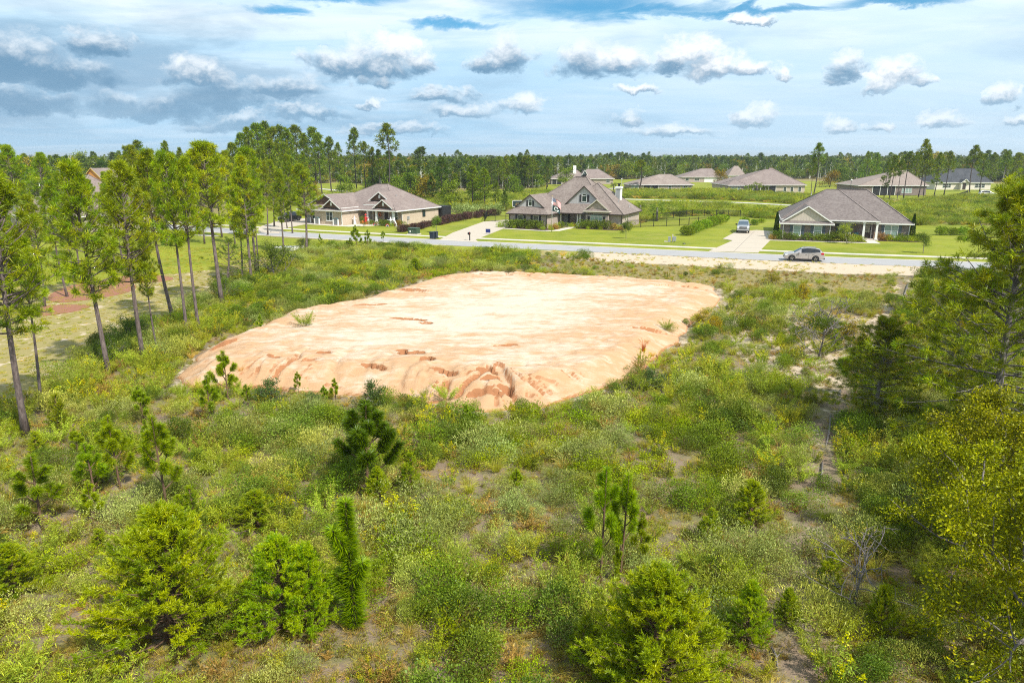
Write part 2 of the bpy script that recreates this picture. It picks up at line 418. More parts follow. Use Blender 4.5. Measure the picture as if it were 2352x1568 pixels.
def mulch(name, a, b_):
    m, t, b = nmat(name); p = pos(t); n = t.noise(p, 5, 6, .75)
    t.put(b.inputs['Base Color'], t.mix(n, a, b_)); b.inputs['Roughness'].default_value = .95; bump(t, b, n, .7, .05); return m
MAT['mulch'] = mulch('dark_mulch', (.05, .03, .022), (.12, .075, .05)); MAT['straw'] = mulch('red_pine_straw', (.20, .075, .04), (.36, .17, .10))
def bark(name, a, b_):
    m, t, b = nmat(name); o = oco(t); n = t.noise(t.v('MULTIPLY', o, (9, 9, 2.2)), 1.6, 5, .7)
    t.put(b.inputs['Base Color'], t.mix(t.ss(n, .35, .65), a, b_)); b.inputs['Roughness'].default_value = .95
    bump(t, b, n, .7, .03); return m
MAT['bark'] = bark('pine_bark', (.085, .062, .055), (.20, .155, .14)); MAT['farbark'] = bark('dark_bark', (.05, .04, .035), (.10, .08, .07)); MAT['greybark'] = bark('grey_bark', (.10, .085, .075), (.25, .22, .20)); MAT['twig'] = bark('young_bark', (.10, .06, .035), (.20, .12, .07))  # farbark is a darker bark tone for the distant trunks
def leaf(name, var=.20, trans=.38, gloss=.04):
    m = bpy.data.materials.new(name); m.use_nodes = True; t = NT(m.node_tree); t.N.clear()
    at = t.n('ShaderNodeAttribute', _attribute_name='tint')
    oi = t.n('ShaderNodeObjectInfo')
    hs = t.n('ShaderNodeHueSaturation', Color=at.outputs['Color'], Saturation=1.06, Value=t.m('MULTIPLY_ADD', oi.outputs['Random'], var*2, 1-var),
             Hue=t.m('MULTIPLY_ADD', t.m('FRACT', t.m('MULTIPLY', oi.outputs['Random'], 7.3)), .03, .485))
    d = t.n('ShaderNodeBsdfDiffuse', Color=hs.outputs[0])
    tr = t.n('ShaderNodeBsdfTranslucent', Color=t.mix(1.0, hs.outputs[0], (1.25, 1.25, .7), 'MULTIPLY'))
    gl = t.n('ShaderNodeBsdfGlossy', Color=(.8, .85, .8), Roughness=.45)
    a = t.n('ShaderNodeMixShader', i0=trans, i1=d.outputs[0], i2=tr.outputs[0]); b = t.n('ShaderNodeMixShader', i0=gloss, i1=a.outputs[0], i2=gl.outputs[0])
    out = t.n('ShaderNodeOutputMaterial'); t.L.new(b.outputs[0], out.inputs[0]); return m
MAT['leaf'] = leaf('foliage', .30, .20, .015); MAT['needle'] = leaf('pine_needles', .18, .26, .025); MAT['drygrass'] = leaf('grass_blades', .22, .45, .03)

# ================================================================== ground
def grid_mesh(name, xs, ys, Z, attr=None):
    nx, ny = len(xs), len(ys); X, Y = np.meshgrid(xs, ys)
    co = np.stack([X, Y, Z], -1).reshape(-1, 3).astype(np.float32)
    i = np.arange((nx-1)*(ny-1)); r = i // (nx-1); c = i % (nx-1); a = r*nx+c
    f = np.stack([a, a+1, a+nx+1, a+nx], -1).astype(np.int32)
    me = raw_mesh(name, co, f)
    if attr is not None:
        at = me.color_attributes.new('zone', 'FLOAT_COLOR', 'POINT')
        at.data.foreach_set('color', attr.reshape(-1, 4).astype(np.float32).ravel())
    return me
def raw_mesh(name, co, f, smooth=True):
    me = bpy.data.meshes.new(name); n, k = f.shape
    me.vertices.add(len(co)); me.vertices.foreach_set('co', np.ascontiguousarray(co, np.float32).ravel())
    me.loops.add(n*k); me.loops.foreach_set('vertex_index', np.ascontiguousarray(f, np.int32).ravel())
    me.polygons.add(n); me.polygons.foreach_set('loop_start', np.arange(0, n*k, k, dtype=np.int32))
    if smooth: me.polygons.foreach_set('use_smooth', np.ones(n, bool))
    me.update(calc_edges=True); return me

PAD = smooth_poly(gp([(396, 872), (412, 845), (520, 790), (640, 735), (700, 716), (800, 702), (930, 660), (1010, 636), (1090, 625), (1200, 628), (1400, 638), (1560, 648), (1640, 655), (1662, 690), (1640, 722),
                      (1580, 745), (1560, 785), (1500, 828), (1460, 860), (1440, 888), (1340, 905), (1250, 932), (1150, 950), (1050, 930), (960, 925), (850, 910), (700, 905), (600, 893), (500, 892), (440, 888)]), 2)
PAD = [(x+.9*(float(fbm(np.array([x*.55]), np.array([y*.55]), 201, 4)[0])-.47)*1.6, y+1.1*(float(fbm(np.array([x*.55+40]), np.array([y*.55]), 211, 4)[0])-.47)*1.6) for (x, y) in PAD]
LAWN_L = gp([(-900, 1010), (-60, 950), (60, 905), (150, 850), (300, 762), (420, 715), (490, 680), (520, 650), (640, 608), (690, 578), (690, 552), (640, 545), (390, 522), (200, 500), (-300, 470), (-900, 480)])
LAWN_F = gp([(-600, 440), (390, 505), (700, 462), (820, 458), (1010, 489), (1160, 486), (1290, 478), (1480, 499), (1660, 488), (1790, 500), (2230, 516), (2700, 545), (2700, 660), (2170, 609), (1800, 598), (1400, 579), (1000, 560), (640, 543), (390, 520), (-600, 470)])
VERGE_G = gp([(300, 520), (640, 546), (1000, 563), (1330, 577), (1330, 586), (1000, 572), (800, 562), (690, 590), (600, 560)])
VERGE_S = gp([(1150, 572), (1400, 581), (1800, 600), (2170, 613), (2400, 625), (2150, 632), (1950, 630), (1700, 617), (1480, 605), (1330, 598)])
FAIR = [gp([(1300, 470), (1500, 474), (1800, 487), (1960, 482), (1880, 469), (1720, 459), (1560, 454), (1420, 452), (1300, 448)]), gp([(690, 462), (830, 458), (860, 430), (800, 418), (690, 424)]), gp([(1090, 462), (1270, 452), (1300, 440), (1180, 432), (1090, 440)]),
        gp([(1180, 441), (1420, 437), (1660, 443), (1930, 450), (2080, 458), (2300, 452), (2420, 440), (2380, 424), (1500, 410), (1300, 414)])]
TRAIL = gp([(2094, 625), (2085, 680), (2010, 745), (1975, 810), (1935, 890), (1900, 960), (1888, 1040), (1875, 1120), (1850, 1250), (1835, 1400), (1830, 1600)])
def dist_line(x, y, line):
    best = np.full(np.shape(x), 1e9)
    for (x0, y0), (x1, y1) in zip(line[:-1], line[1:]):
        dx, dy = x1-x0, y1-y0; t = np.clip(((x-x0)*dx+(y-y0)*dy)/(dx*dx+dy*dy), 0, 1)
        best = np.minimum(best, np.hypot(x-x0-t*dx, y-y0-t*dy))
    return best
LOT = gp([(-900, 1010), (-60, 950), (60, 905), (150, 850), (300, 762), (420, 715), (490, 680), (520, 650), (640, 608), (690, 578), (800, 565), (1000, 573), (1330, 590), (1480, 606), (1700, 618), (1950, 631), (2150, 633), (2700, 660), (3600, 1900), (-1200, 1900)])
def gz(x, y):                                  # ground height
    x = np.asarray(x, float); y = np.asarray(y, float)
    m = inpoly(x, y, LOT)
    d = np.where(m, np.clip(polydist(x, y, LOT)[0]/4, 0, 1), 0)
    z = d*(.5*(fbm(x*.11, y*.11, 3, 3)-.44) + .12*(fbm(x*.9, y*.9, 9, 2)-.37))
    p = inpoly(x, y, PAD); dp = polydist(x, y, PAD)[0]
    return np.where(p, np.minimum(z, .0)-.28*np.clip(dp/.8, 0, 1), z*np.clip(dp/3, 0, 1))
def ground():
    def axis(a, b, step, lo, hi, mid=None):
        v = list(np.arange(a, b, step)); s = step
        while v[-1] < hi: s = s*1.22 if v[-1] > (mid or b) else step*2.2; v.append(v[-1]+s)
        w = []; s = step; q = a
        while q > lo: s *= 1.25; q -= s; w.append(q)
        return np.array(w[::-1]+v)
    xs = axis(-62, 72, .62, -9000, 9000, 190); ys = axis(9, 132, .62, -60, 14000, 330)
    X, Y = np.meshgrid(xs, ys); Z = gz(X, Y)
    zn = np.zeros(X.shape+(4,)); zn[..., 3] = 1
    lawn = inpoly(X, Y, LAWN_L) | inpoly(X, Y, LAWN_F) | inpoly(X, Y, VERGE_G)
    for f in FAIR: lawn |= inpoly(X, Y, f)
    zn[..., 0] = lawn
    sand = np.zeros(X.shape); sand = np.maximum(sand, inpoly(X, Y, VERGE_S)*.70)
    sand = np.maximum(sand, sstep(-dist_line(X, Y, TRAIL), -1.2, -.1)*.30)
    dp = polydist(X, Y, PAD)[0]; sand = np.maximum(sand, sstep(-dp, -1.6, -.1)*.36)
    # left lawn: thin turf over pale sand towards the pines
    ll = inpoly(X, Y, LAWN_L); wear = inpoly(X, Y, gp([(-200, 960), (60, 905), (300, 762), (420, 715), (490, 680), (520, 650), (640, 608), (600, 590), (560, 605), (470, 622), (360, 632), (250, 645), (100, 655), (-200, 665)]))
    sand = np.maximum(sand, ll*wear*.8)
    patch = inpoly(X, Y, gp([(1560, 640), (1700, 625), (2070, 650), (2040, 720), (1960, 800), (1920, 900), (1700, 830), (1640, 740)])); sand = np.maximum(sand, patch*.48)
    rough = (Y > 98) & ~lawn & ~inpoly(X, Y, LOT)
    brown = inpoly(X, Y, gp([(1300, 598), (1500, 606), (1750, 622), (2050, 640), (2060, 700), (1660, 660), (1400, 632), (1250, 622)]))
    zn[..., 1] = sand; zn[..., 2] = np.maximum(rough*.9, brown*.95)
    me = grid_mesh('ground', xs, ys, Z, zn)
    m, t, b = nmat('lot_ground'); p = pos(t)
    za = t.n('ShaderNodeVertexColor', _layer_name='zone'); zr, zg, zb = t.xyz(za.outputs[0])
    n1 = t.noise(p, .55, 6, .62); n2 = t.noise(p, 3.2, 5, .66); n3 = t.noise(p, 17, 4, .7); n0 = t.noise(p, .09, 4, .6)
    soil = t.mix(n2, (.15, .10, .07), (.31, .24, .17)); soil = t.mix(t.m('MULTIPLY', t.ss(n1, .40, .66), .75), soil, (.15, .165, .045))
    soil = t.mix(t.m('MULTIPLY', t.ss(n3, .5, .75), .5), soil, (.34, .25, .19))
    sandc = t.mix(n2, (.47, .365, .255), (.57, .475, .36)); sandc = t.mix(t.m('MULTIPLY', t.ss(n3, .55, .8), .4), sandc, (.34, .26, .17))
    thr = t.m('SUBTRACT', .68, t.m('MULTIPLY', zg, .42))
    sm = t.ss(t.m('ADD', t.m('MULTIPLY', n1, .65), t.m('MULTIPLY', n2, .35)), t.m('SUBTRACT', thr, .05), t.m('ADD', thr, .05))
    base = t.mix(sm, soil, sandc)
    rgh = t.mix(n1, (.13, .125, .03), (.27, .22, .09)); rgh = t.mix(t.ss(n2, .45, .7), rgh, (.36, .27, .15)); base = t.mix(zb, base, rgh)
    gr = t.mix(t.ss(n0, .38, .60), (.165, .205, .014), (.265, .285, .022)); gr = t.mix(t.m('MULTIPLY', t.ss(n1, .42, .72), .6), gr, (.31, .285, .05))
    wv = t.n('ShaderNodeTexWave', Vector=t.v('ADD', p, t.v('SCALE', t.noise(p, .3, 2, .5, 0, 'Color'), .8)), Scale=.55, Distortion=.6)
    gr = t.mix(t.m('MULTIPLY', wv.outputs[0], .10), gr, (.33, .34, .06)); gr = t.mix(t.m('MULTIPLY', t.ss(t.noise(p, .2, 5, .65), .52, .70), .55), gr, (.34, .29, .09))
    gr = t.mix(t.m('MULTIPLY', n3, .45), gr, (.125, .165, .012))
    dry = t.mix(n2, (.235, .21, .07), (.36, .29, .13))
    gr = t.mix(t.m('MULTIPLY', t.m('MINIMUM', t.m('MULTIPLY', zg, 1.9), 1.0), t.ss(n1, .10, .42)), gr, dry)
    gs = t.m('MULTIPLY', t.ss(t.noise(t.v('MULTIPLY', p, (1, 1.0, 1)), .75, 5, .65), .55, .66), t.ss(zg, .1, .5))
    gr = t.mix(gs, gr, sandc)
    base = t.mix(t.ss(zr, .3, .7), base, gr)
    t.put(b.inputs['Base Color'], base); b.inputs['Roughness'].default_value = .95; b.inputs['Specular IOR Level'].default_value = .15
    bump(t, b, t.m('ADD', n3, n2), .6, .06)
    o = obj('ground', me, m); tag(o, kind='structure', label='sandy scrub lot and mown lawns spreading out to the wooded horizon')
ground()

# ------------------------------------------------------------------ cleared pad of washed clay and sand
def pad_height(x, y):
    ins = inpoly(x, y, PAD); d, s, per = polydist(x, y, PAD)
    gx = (x - (-20))/40; gy = (y - 35)/42
    top = 1.25 - .60*np.clip(gy, 0, 1) - .25*np.clip(gx, 0, 1)
    wdt = 1.3 + 3.4*fbm(s*.33, s*0+3.3, 5, 2)
    prof = sstep(d, -.1, wdt); prof = prof**.75
    z = top*prof + .10*(fbm(x*.35, y*.35, 21, 4)-.45)*prof
    # rills run from the crest down to the edge
    wob = s + 1.6*(fbm(x*.5, y*.5, 41, 3)-.45)
    r1 = 1-np.abs(2*vnoise(wob*.62, d*.06, 51)-1); r2 = 1-np.abs(2*vnoise(wob*1.9, d*.12, 61)-1)
    band = sstep(d, .15, 1.2)*sstep(-d, -7.5, -2.0)
    sel = sstep(vnoise(s*.22, s*0+.5, 71), .35, .7)
    z -= band*sel*(.36*r1**7 + .24*r2**6)
    z -= .05*prof*(1-np.abs(2*fbm(x*.8+1.5*fbm(x*.3, y*.3, 8, 2), y*.5, 77, 3)/.9-1))**5
    z += .05*(fbm(x*2.2, y*2.2, 31, 4)-.45)*prof; z += .10*prof*sstep(-d, -11, -1)*((1-np.abs(2*fbm(x*.9+.8*fbm(x*.7, y*.7, 15, 2), y*.9, 131, 4)/.94-1))**3-.35)
    # collapsed pits and gullies
    for (u, v, ru, rv, dep, ang) in [(945, 822, .80, .36, .50, .2), (983, 836, .34, .46, .6, .6), (922, 816, .3, .36, .5, 0), (1118, 858, .42, .50, .6, 1.3), (1116, 890, .22, 1.1, .45, 1.5), (1160, 884, .22, .45, .5, 1.0), (1128, 872, .5, .2, .4, .4),
                                     (940, 738, 1.5, .26, .26, -.25), (978, 746, .5, .3, .26, -.3), (745, 822, .45, .22, .36, 0), (632, 830, .22, .45, .34, .8), (850, 703, 1.6, .25, .16, .2), (1020, 862, .2, .8, .3, 1.2), (860, 850, .2, .9, .28, 1.0), (1165, 800, .9, .25, .12, .1), (1500, 755, 1.6, .35, .2, .25), (1040, 905, .25, .7, .35, 1.4), (770, 870, .2, .8, .3, 1.1)]:
        px, py = G(u, v, .75); c, q = math.cos(ang), math.sin(ang); dx, dy = x-px, y-py
        w = .42*(fbm(x*2.6, y*2.6, 91, 4)-.45)
        e = np.sqrt(((dx*c+dy*q)/ru)**2+((-dx*q+dy*c)/rv)**2) + w*1.6
        z -= 1.8*dep*sstep(-e, -1.06, -.86)*prof
    return np.where(ins, z, -.25), d, ins
def pad():
    px = [p[0] for p in PAD]; py = [p[1] for p in PAD]
    xs = np.arange(min(px)-.3, max(px)+.3, .135); ys = np.arange(min(py)-.3, max(py)+.3, .135)
    X, Y = np.meshgrid(xs, ys); Z, d, ins = pad_height(X, Y)
    Z = np.where(ins, np.maximum(Z, -.18)*sstep(d, 0, .25)+(-.18)*(1-sstep(d, 0, .25)), -.4)
    nx, ny = len(xs), len(ys); co = np.stack([X, Y, Z], -1).reshape(-1, 3)
    i = np.arange((nx-1)*(ny-1)); a = (i//(nx-1))*nx+i % (nx-1); f = np.stack([a, a+1, a+nx+1, a+nx], -1)
    keep = ins.ravel()[f].any(1); f = f[keep]; used = np.unique(f); mp = -np.ones(nx*ny, int); mp[used] = np.arange(len(used))
    me = raw_mesh('sand_pad', co[used], mp[f])
    m, t, b = nmat('washed_clay_sand'); p = pos(t)
    at = me.color_attributes.new('zone', 'FLOAT_COLOR', 'POINT'); zc = np.zeros((nx*ny, 4)); zc[:, 0] = np.clip(d.ravel()/14, 0, 1); zc[:, 3] = 1
    at.data.foreach_set('color', zc[used].astype(np.float32).ravel())
    rim, _, _ = t.xyz(t.n('ShaderNodeVertexColor', _layer_name='zone').outputs[0])
    st = t.v('MULTIPLY', p, (.55, 1.0, 1.0))
    n1 = t.noise(st, .42, 6, .62, .8); n2 = t.noise(st, 1.7, 6, .66, .5); n3 = t.noise(p, 11, 5, .75); n4 = t.noise(t.v('MULTIPLY', p, (.35, 2.6, 1)), 1.1, 6, .7, 1.2)
    orange = t.mix(n2, (.47, .265, .135), (.54, .36, .215)); pale = t.mix(n2, (.57, .46, .34), (.63, .55, .45))
    f1 = t.m('ADD', t.m('MULTIPLY', n1, .62), t.m('MULTIPLY', n2, .38)); f1 = t.m('ADD', f1, t.m('MULTIPLY', t.m('SUBTRACT', rim, .55), .22)); f1 = t.m('ADD', f1, t.m('MULTIPLY', t.m('SUBTRACT', n4, .5), .28)); f1 = t.m('ADD', f1, t.m('MULTIPLY', t.m('SUBTRACT', n3, .5), .16))
    c = t.mix(t.ss(f1, .36, .62), orange, pale)
    c = t.mix(t.m('MULTIPLY', t.ss(n3, .52, .8), .30), c, (.44, .235, .11))
    # rust-red clay on steep cuts, its colour darkened to carry the pits' shade
    nz = t.xyz(t.n('ShaderNodeNewGeometry').outputs['True Normal'])[2]
    c = t.mix(t.ss(nz, .80, .50), c, (.37, .17, .08))
    t.put(b.inputs['Base Color'], c); b.inputs['Roughness'].default_value = .95; b.inputs['Specular IOR Level'].default_value = .15
    bump(t, b, t.m('ADD', t.m('MULTIPLY', n2, 1.0), t.m('ADD', t.m('MULTIPLY', n3, .45), t.m('MULTIPLY', n4, .5))), .7, .14)
    o = obj('sand_pad', me, m); tag(o, kind='structure', label='raised house pad of washed orange clay and pale sand, gullied at its edges')
pad()

# ------------------------------------------------------------------ street, walks, drives
def spline(pts, step=1.5):
    P = [np.array(p) for p in pts]; out = []
    P = [2*P[0]-P[1]]+P+[2*P[-1]-P[-2]]
    for i in range(1, len(P)-2):
        n = max(2, int(np.linalg.norm(P[i+1]-P[i])/step))
        for k in range(n):
            t = k/n; a, b, c, d = P[i-1], P[i], P[i+1], P[i+2]
            out.append(.5*(2*b+(c-a)*t+(2*a-5*b+4*c-d)*t*t+(3*b-a-3*c+d)*t**3))
    out.append(P[-2]); return np.array(out)
ROADC = spline([(-210, 210), (-160, 184), (-110, 156), (-63, 130.2), (-36, 117), (-11.4, 106.4), (13.4, 97.2), (34.2, 89.4), (51.8, 83.9), (90, 74), (170, 60)])
def normals(L):
    d = np.gradient(L, axis=0); d /= np.linalg.norm(d, axis=1)[:, None]; return np.stack([-d[:, 1], d[:, 0]], -1)
ROADN = normals(ROADC)
def ribbon(name, L, N, o0, o1, z, m, lo=-.05, sel=None, **kw):
    if sel is not None: L, N = L[sel], N[sel]
    A = L+N*o0; B = L+N*o1; n = len(L); V = []; F = []
    for (a, b) in zip(A, B): V += [(a[0], a[1], lo), (a[0], a[1], z), (b[0], b[1], z), (b[0], b[1], lo)]
    for i in range(n-1):
        for k in range(3): F.append((4*i+k, 4*i+4+k, 4*i+5+k, 4*i+1+k))
    me = pydata(name, V, F); bm = bmesh.new(); bm.from_mesh(me); bmesh.ops.recalc_face_normals(bm, faces=bm.faces); bm.to_mesh(me); bm.free()
    o = obj(name, me, m); tag(o, kind='structure', **kw); return o
def along(p):                                  # index of the nearest point of the road's centre line
    return int(np.argmin(np.hypot(ROADC[:, 0]-p[0], ROADC[:, 1]-p[1])))
ribbon('road', ROADC, ROADN, -2.75, 2.75, .035, MAT['asphalt'], label='pale two-lane street crossing the scene')
ribbon('kerb', ROADC, ROADN, 2.752, 3.1, .06, MAT['walk'], label='low concrete kerb along the far side of the street')
ribbon('kerb', ROADC, ROADN, -3.1, -2.752, .06, MAT['walk'], sel=slice(0, along((-8, 104))), label='low concrete kerb along the near side of the street')
ribbon('sidewalk', ROADC, ROADN, 6.3, 7.55, .05, MAT['walk'], label='narrow pale sidewalk beyond the street')
ribbon('sidewalk', ROADC, ROADN, -7.6, -6.3, .05, MAT['walk'], sel=slice(0, along((-44, 118))), label='narrow pale sidewalk on the near side at left')
def sheet(name, poly, z, m, thick=.09, **kw):
    n = len(poly); V = [(x, y, z) for x, y in poly]+[(x, y, z-thick) for x, y in poly]
    F = [tuple(range(n))]+[(i, i+n, (i+1) % n+n, (i+1) % n) for i in range(n)]
    me = pydata(name, V, F); bm = bmesh.new(); bm.from_mesh(me); bmesh.ops.recalc_face_normals(bm, faces=bm.faces); bm.to_mesh(me); bm.free()
    o = obj(name, me, m); tag(o, kind='structure', **kw); return o

# ================================================================== houses
class House:
    def __init__(s, name, x, y, rot, label, cat='house', group=None):
        s.root = empty(name, (x, y, 0), R(rot)); tag(s.root, label, cat, group); s.rot = R(rot); s.x = x; s.y = y
    def W(s, u, w):
        c, q = math.cos(s.rot), math.sin(s.rot); return (s.x+u*c-w*q, s.y+u*q+w*c)
    def box(s, part, m, bl, parent=None): return obj(part, boxes(part, bl), m, parent or s.root)
    def hip(s, m, u0, u1, w0, w1, ze, A, B, zr, zb=None, fascia='white', th=.17):
        along_u = abs(A[0]-B[0]) >= abs(A[1]-B[1]); zb = zr if zb is None else zb
        V = [(u0, w0, ze), (u1, w0, ze), (u1, w1, ze), (u0, w1, ze), (A[0], A[1], zr), (B[0], B[1], zb)]
        if along_u: F = [(0, 1, 5, 4), (1, 2, 5), (2, 3, 4, 5), (3, 0, 4), (3, 2, 1, 0)]
        else: F = [(0, 1, 4), (1, 2, 5, 4), (2, 3, 5), (3, 0, 4, 5), (3, 2, 1, 0)]
        o = obj('roof', pydata('roof', V, F), m, s.root)
        e = .03; t = .05
        fb = [(u0-e, u1+e, w0-e, w0+t, ze-th, ze+.012), (u0-e, u1+e, w1-t, w1+e, ze-th, ze+.012), (u0-e, u0+t, w0+t+.002, w1-t-.002, ze-th, ze+.012), (u1-t, u1+e, w0+t+.002, w1-t-.002, ze-th, ze+.012)]
        obj('fascia', boxes('fascia', fb), MAT[fascia], o)
        # ridge cap
        V = []; F = []; beam(V, F, (A[0], A[1], zr+.02), (B[0], B[1], zb+.02), .28, .05)
        corners = [(u0, w0), (u1, w0), (u1, w1), (u0, w1)]
        ends = [A, B, B, A] if along_u else [A, A, B, B]; zz = [zr, zb, zb, zr] if along_u else [zr, zr, zb, zb]
        for (c, e_, z_) in zip(corners, ends, zz): beam(V, F, (c[0], c[1], ze+.025), (e_[0], e_[1], z_+.02), .24, .04)
        obj('ridge_cap', pydata('ridge_cap', V, F), m, o)
        return o
    def gable(s, m, u0, u1, w0, w1, ze, zr, face, barge='white', skirt=0.0, over=.32, bw=.16):
        """gable roof, ridge along w, gable wall at w0+skirt; skirt > 0 adds the hipped apron below the gable"""
        mid = (u0+u1)/2; sl = (zr-ze)/((u1-u0)/2); zs = ze+skirt*sl; g = w0+skirt
        V = [(u0, w0, ze), (u1, w0, ze), (u1, w1, ze), (u0, w1, ze), (u0+skirt, g, zs), (u1-skirt, g, zs), (mid, g, zr), (mid, w1, zr)]
        F = [(1, 2, 7, 6, 5), (3, 0, 4, 6, 7), (2, 3, 7), (3, 2, 1, 0)]
        if skirt > 0: F.append((0, 1, 5, 4))
        o = obj('roof', pydata('roof', V, F), m, s.root)
        a, b = u0+skirt, u1-skirt
        Vg = [(a, g-.012, zs), (b, g-.012, zs), (mid, g-.012, zr), (a, g+.05, zs), (b, g+.05, zs), (mid, g+.05, zr)]
        gw = obj('gable', pydata('gable', Vg, [(0, 1, 2), (5, 4, 3), (0, 3, 4, 1), (1, 4, 5, 2), (2, 5, 3, 0)]), face, s.root)
        ex = .22
        for sg in (-1, 1):
            e0 = (mid+sg*((b-a)/2+ex), g-over, zs-ex*sl); e1 = (mid, g-over, zr)
            V = []; F = []
            beam(V, F, (e0[0], e0[1], e0[2]-.02), (e1[0], e1[1], e1[2]-.02), .07, bw, (0, -1, 0.001)) if False else beam(V, F, (e0[0], e0[1], e0[2]), (e1[0], e1[1], e1[2]), .06, bw)
            obj('barge_board', pydata('barge_board', V, F), MAT[barge], gw)
            V = [(e0[0], g-over, e0[2]+bw/2+.03), (mid, g-over, zr+bw/2+.03), (mid, g+.05, zr+bw/2+.03), (e0[0], g+.05, e0[2]+bw/2+.03)]
            V += [(x, y, z-.06) for x, y, z in V]
            obj('roof_edge', pydata('roof_edge', V, [(0, 1, 2, 3), (7, 6, 5, 4), (0, 4, 5, 1), (1, 5, 6, 2), (2, 6, 7, 3), (3, 7, 4, 0)]), m, o)
        if True:
            fb = [(u0-.03, u1+.03, w0-.03, w0+.05, ze-.17, ze+.012)] if skirt > 0 else []
            fb += [(u0-.03, u0+.05, w0+.052, w1, ze-.17, ze+.012), (u1-.05, u1+.03, w0+.052, w1, ze-.17, ze+.012)]
            obj('fascia', boxes('fascia', fb), MAT[barge], o)
        return gw
    def _map(s, face, plane, bl):
        o = []
        for (x0, x1, y0, y1, z0, z1) in bl:
            if face == 'f': o.append((x0, x1, plane-y1, plane-y0, z0, z1))
            elif face == 'r': o.append((plane+y0, plane+y1, x0, x1, z0, z1))
            else: o.append((plane-y1, plane-y0, x0, x1, z0, z1))
        return o
    def window(s, face, plane, c, z0, wd, ht, cols=1, rows=2, frame='white', pane='glass', shutters=None, sill=True, head=None, arch=0.0, parent=None):
        x0, x1, z1 = c-wd/2, c+wd/2, z0+ht; f = .085; mu = .05
        bl = [(x0-f, x1+f, -.02, .07, z1, z1+f), (x0-f, x1+f, -.02, .07, z0-f, z0), (x0-f, x0, -.02, .069, z0, z1), (x1, x1+f, -.02, .069, z0, z1)]
        for i in range(1, cols): q = x0+wd*i/cols; bl.append((q-mu, q+mu, -.02, .06, z0, z1))
        for j in range(1, rows): q = z0+ht*j/rows; bl.append((x0, x1, -.02, .055, q-mu/2, q+mu/2))
        wn = obj('window', boxes('window', s._map(face, plane, bl)), MAT[frame], parent or s.root)
        for i in range(cols):
            for j in range(rows):
                p = [(x0+wd*i/cols+.01, x0+wd*(i+1)/cols-.01, -.02, .022, z0+ht*j/rows+.005, z0+ht*(j+1)/rows-.005)]
                obj('pane', boxes('pane', s._map(face, plane, p)), MAT[pane], wn)
        if sill: obj('sill', boxes('sill', s._map(face, plane, [(x0-f-.08, x1+f+.08, -.02, .12, z0-f-.09, z0-f-.002)])), MAT['cream' if frame == 'cream' else 'white'], wn)
        if shutters:
            for sg in (-1, 1):
                a = c+sg*(wd/2+f+.03); b = a+sg*.42
                lo, hi = min(a, b), max(a, b); bl = [(lo, hi, -.02, .045, z0-.06, z1+.08)]
                for k in range(7):
                    zz = z0+ht*(k+.5)/7; bl.append((lo+.06, hi-.06, .046, .062, zz-.07, zz+.05))
                obj('shutter', boxes('shutter', s._map(face, plane, bl)), MAT[shutters], parent or s.root)
        if arch > 0:                            # arched fanlight over the window
            n = 10; V = []; F = []
            def ring(r0, r1, y):
                b = len(V)
                for k in range(n+1):
                    a = math.pi*k/n
                    for rr in (r0, r1): V.append((c-rr*math.cos(a)*(wd/2), y, z1+f+.0+rr*math.sin(a)*arch))
                for k in range(n): F.append((b+2*k, b+2*k+1, b+2*k+3, b+2*k+2))
            ring(.0, 1.0, plane-.03); obj('pane', pydata('pane', V, [f_[::-1] for f_ in F]), MAT[pane], wn)
            V = []; F = []; q = 1+2*f/wd; ring(1.0, q, plane-.07)
            obj('arch_trim', pydata('arch_trim', V, [f_[::-1] for f_ in F]), MAT[frame], wn)
        return wn
    def column(s, u, w, z1, r=.14, base=.0, m='white'):
        V = []; F = []; z0 = base
        bl = [(u-r*1.5, u+r*1.5, w-r*1.5, w+r*1.5, z0+.05, z0+.17)]
        me = boxes('column', bl); o = obj('column', me, MAT[m], s.root)
        V = []; F = []
        b = len(V); a0 = r*1.15; a1 = r*.85
        for (zz, a) in ((z0+.17, a0), (z1-.15, a1)): V += [(u-a, w-a, zz), (u+a, w-a, zz), (u+a, w+a, zz), (u-a, w+a, zz)]
        F += [(0, 1, 5, 4), (1, 2, 6, 5), (2, 3, 7, 6), (3, 0, 4, 7)]
        obj('shaft', pydata('shaft', V, F), MAT[m], o); obj('capital', boxes('capital', [(u-r*1.45, u+r*1.45, w-r*1.45, w+r*1.45, z1-.15, z1)]), MAT[m], o); return o
    def downspout(s, u, w, z1, m='white'): return s.box('downspout', MAT[m], [(u-.05, u+.05, w-.09, w, .1, z1), (u-.05, u+.05, w-.3, w-.091, .05, .15)])
    def door(s, face, plane, c, wd, ht, m='charcoal', glassy=False, z0=.12):
        f = .1
        fr = obj('door', boxes('door', s._map(face, plane, [(c-wd/2, c+wd/2, -.02, .04, z0, z0+ht)])), MAT[m], s.root)
        obj('door_frame', boxes('door_frame', s._map(face, plane, [(c-wd/2-f, c-wd/2-.002, -.02, .07, z0, z0+ht+f), (c+wd/2+.002, c+wd/2+f, -.02, .07, z0, z0+ht+f), (c-wd/2, c+wd/2, -.02, .07, z0+ht+.002, z0+ht+f)])), MAT['white'], fr)
        obj('handle', boxes('handle', s._map(face, plane, [(c+wd/2-.12, c+wd/2-.07, .041, .09, z0+.95, z0+1.15)])), MAT['steel'], fr)
        if glassy:
            for i in (0, 1):
                for j in (0, 1, 2):
                    a = c-wd*.33+i*wd*.34; zz = z0+ht*.42+j*ht*.18
                    obj('pane', boxes('pane', s._map(face, plane, [(a, a+wd*.31, .041, .05, zz, zz+ht*.165)])), MAT['doorglass'], fr)
        return fr
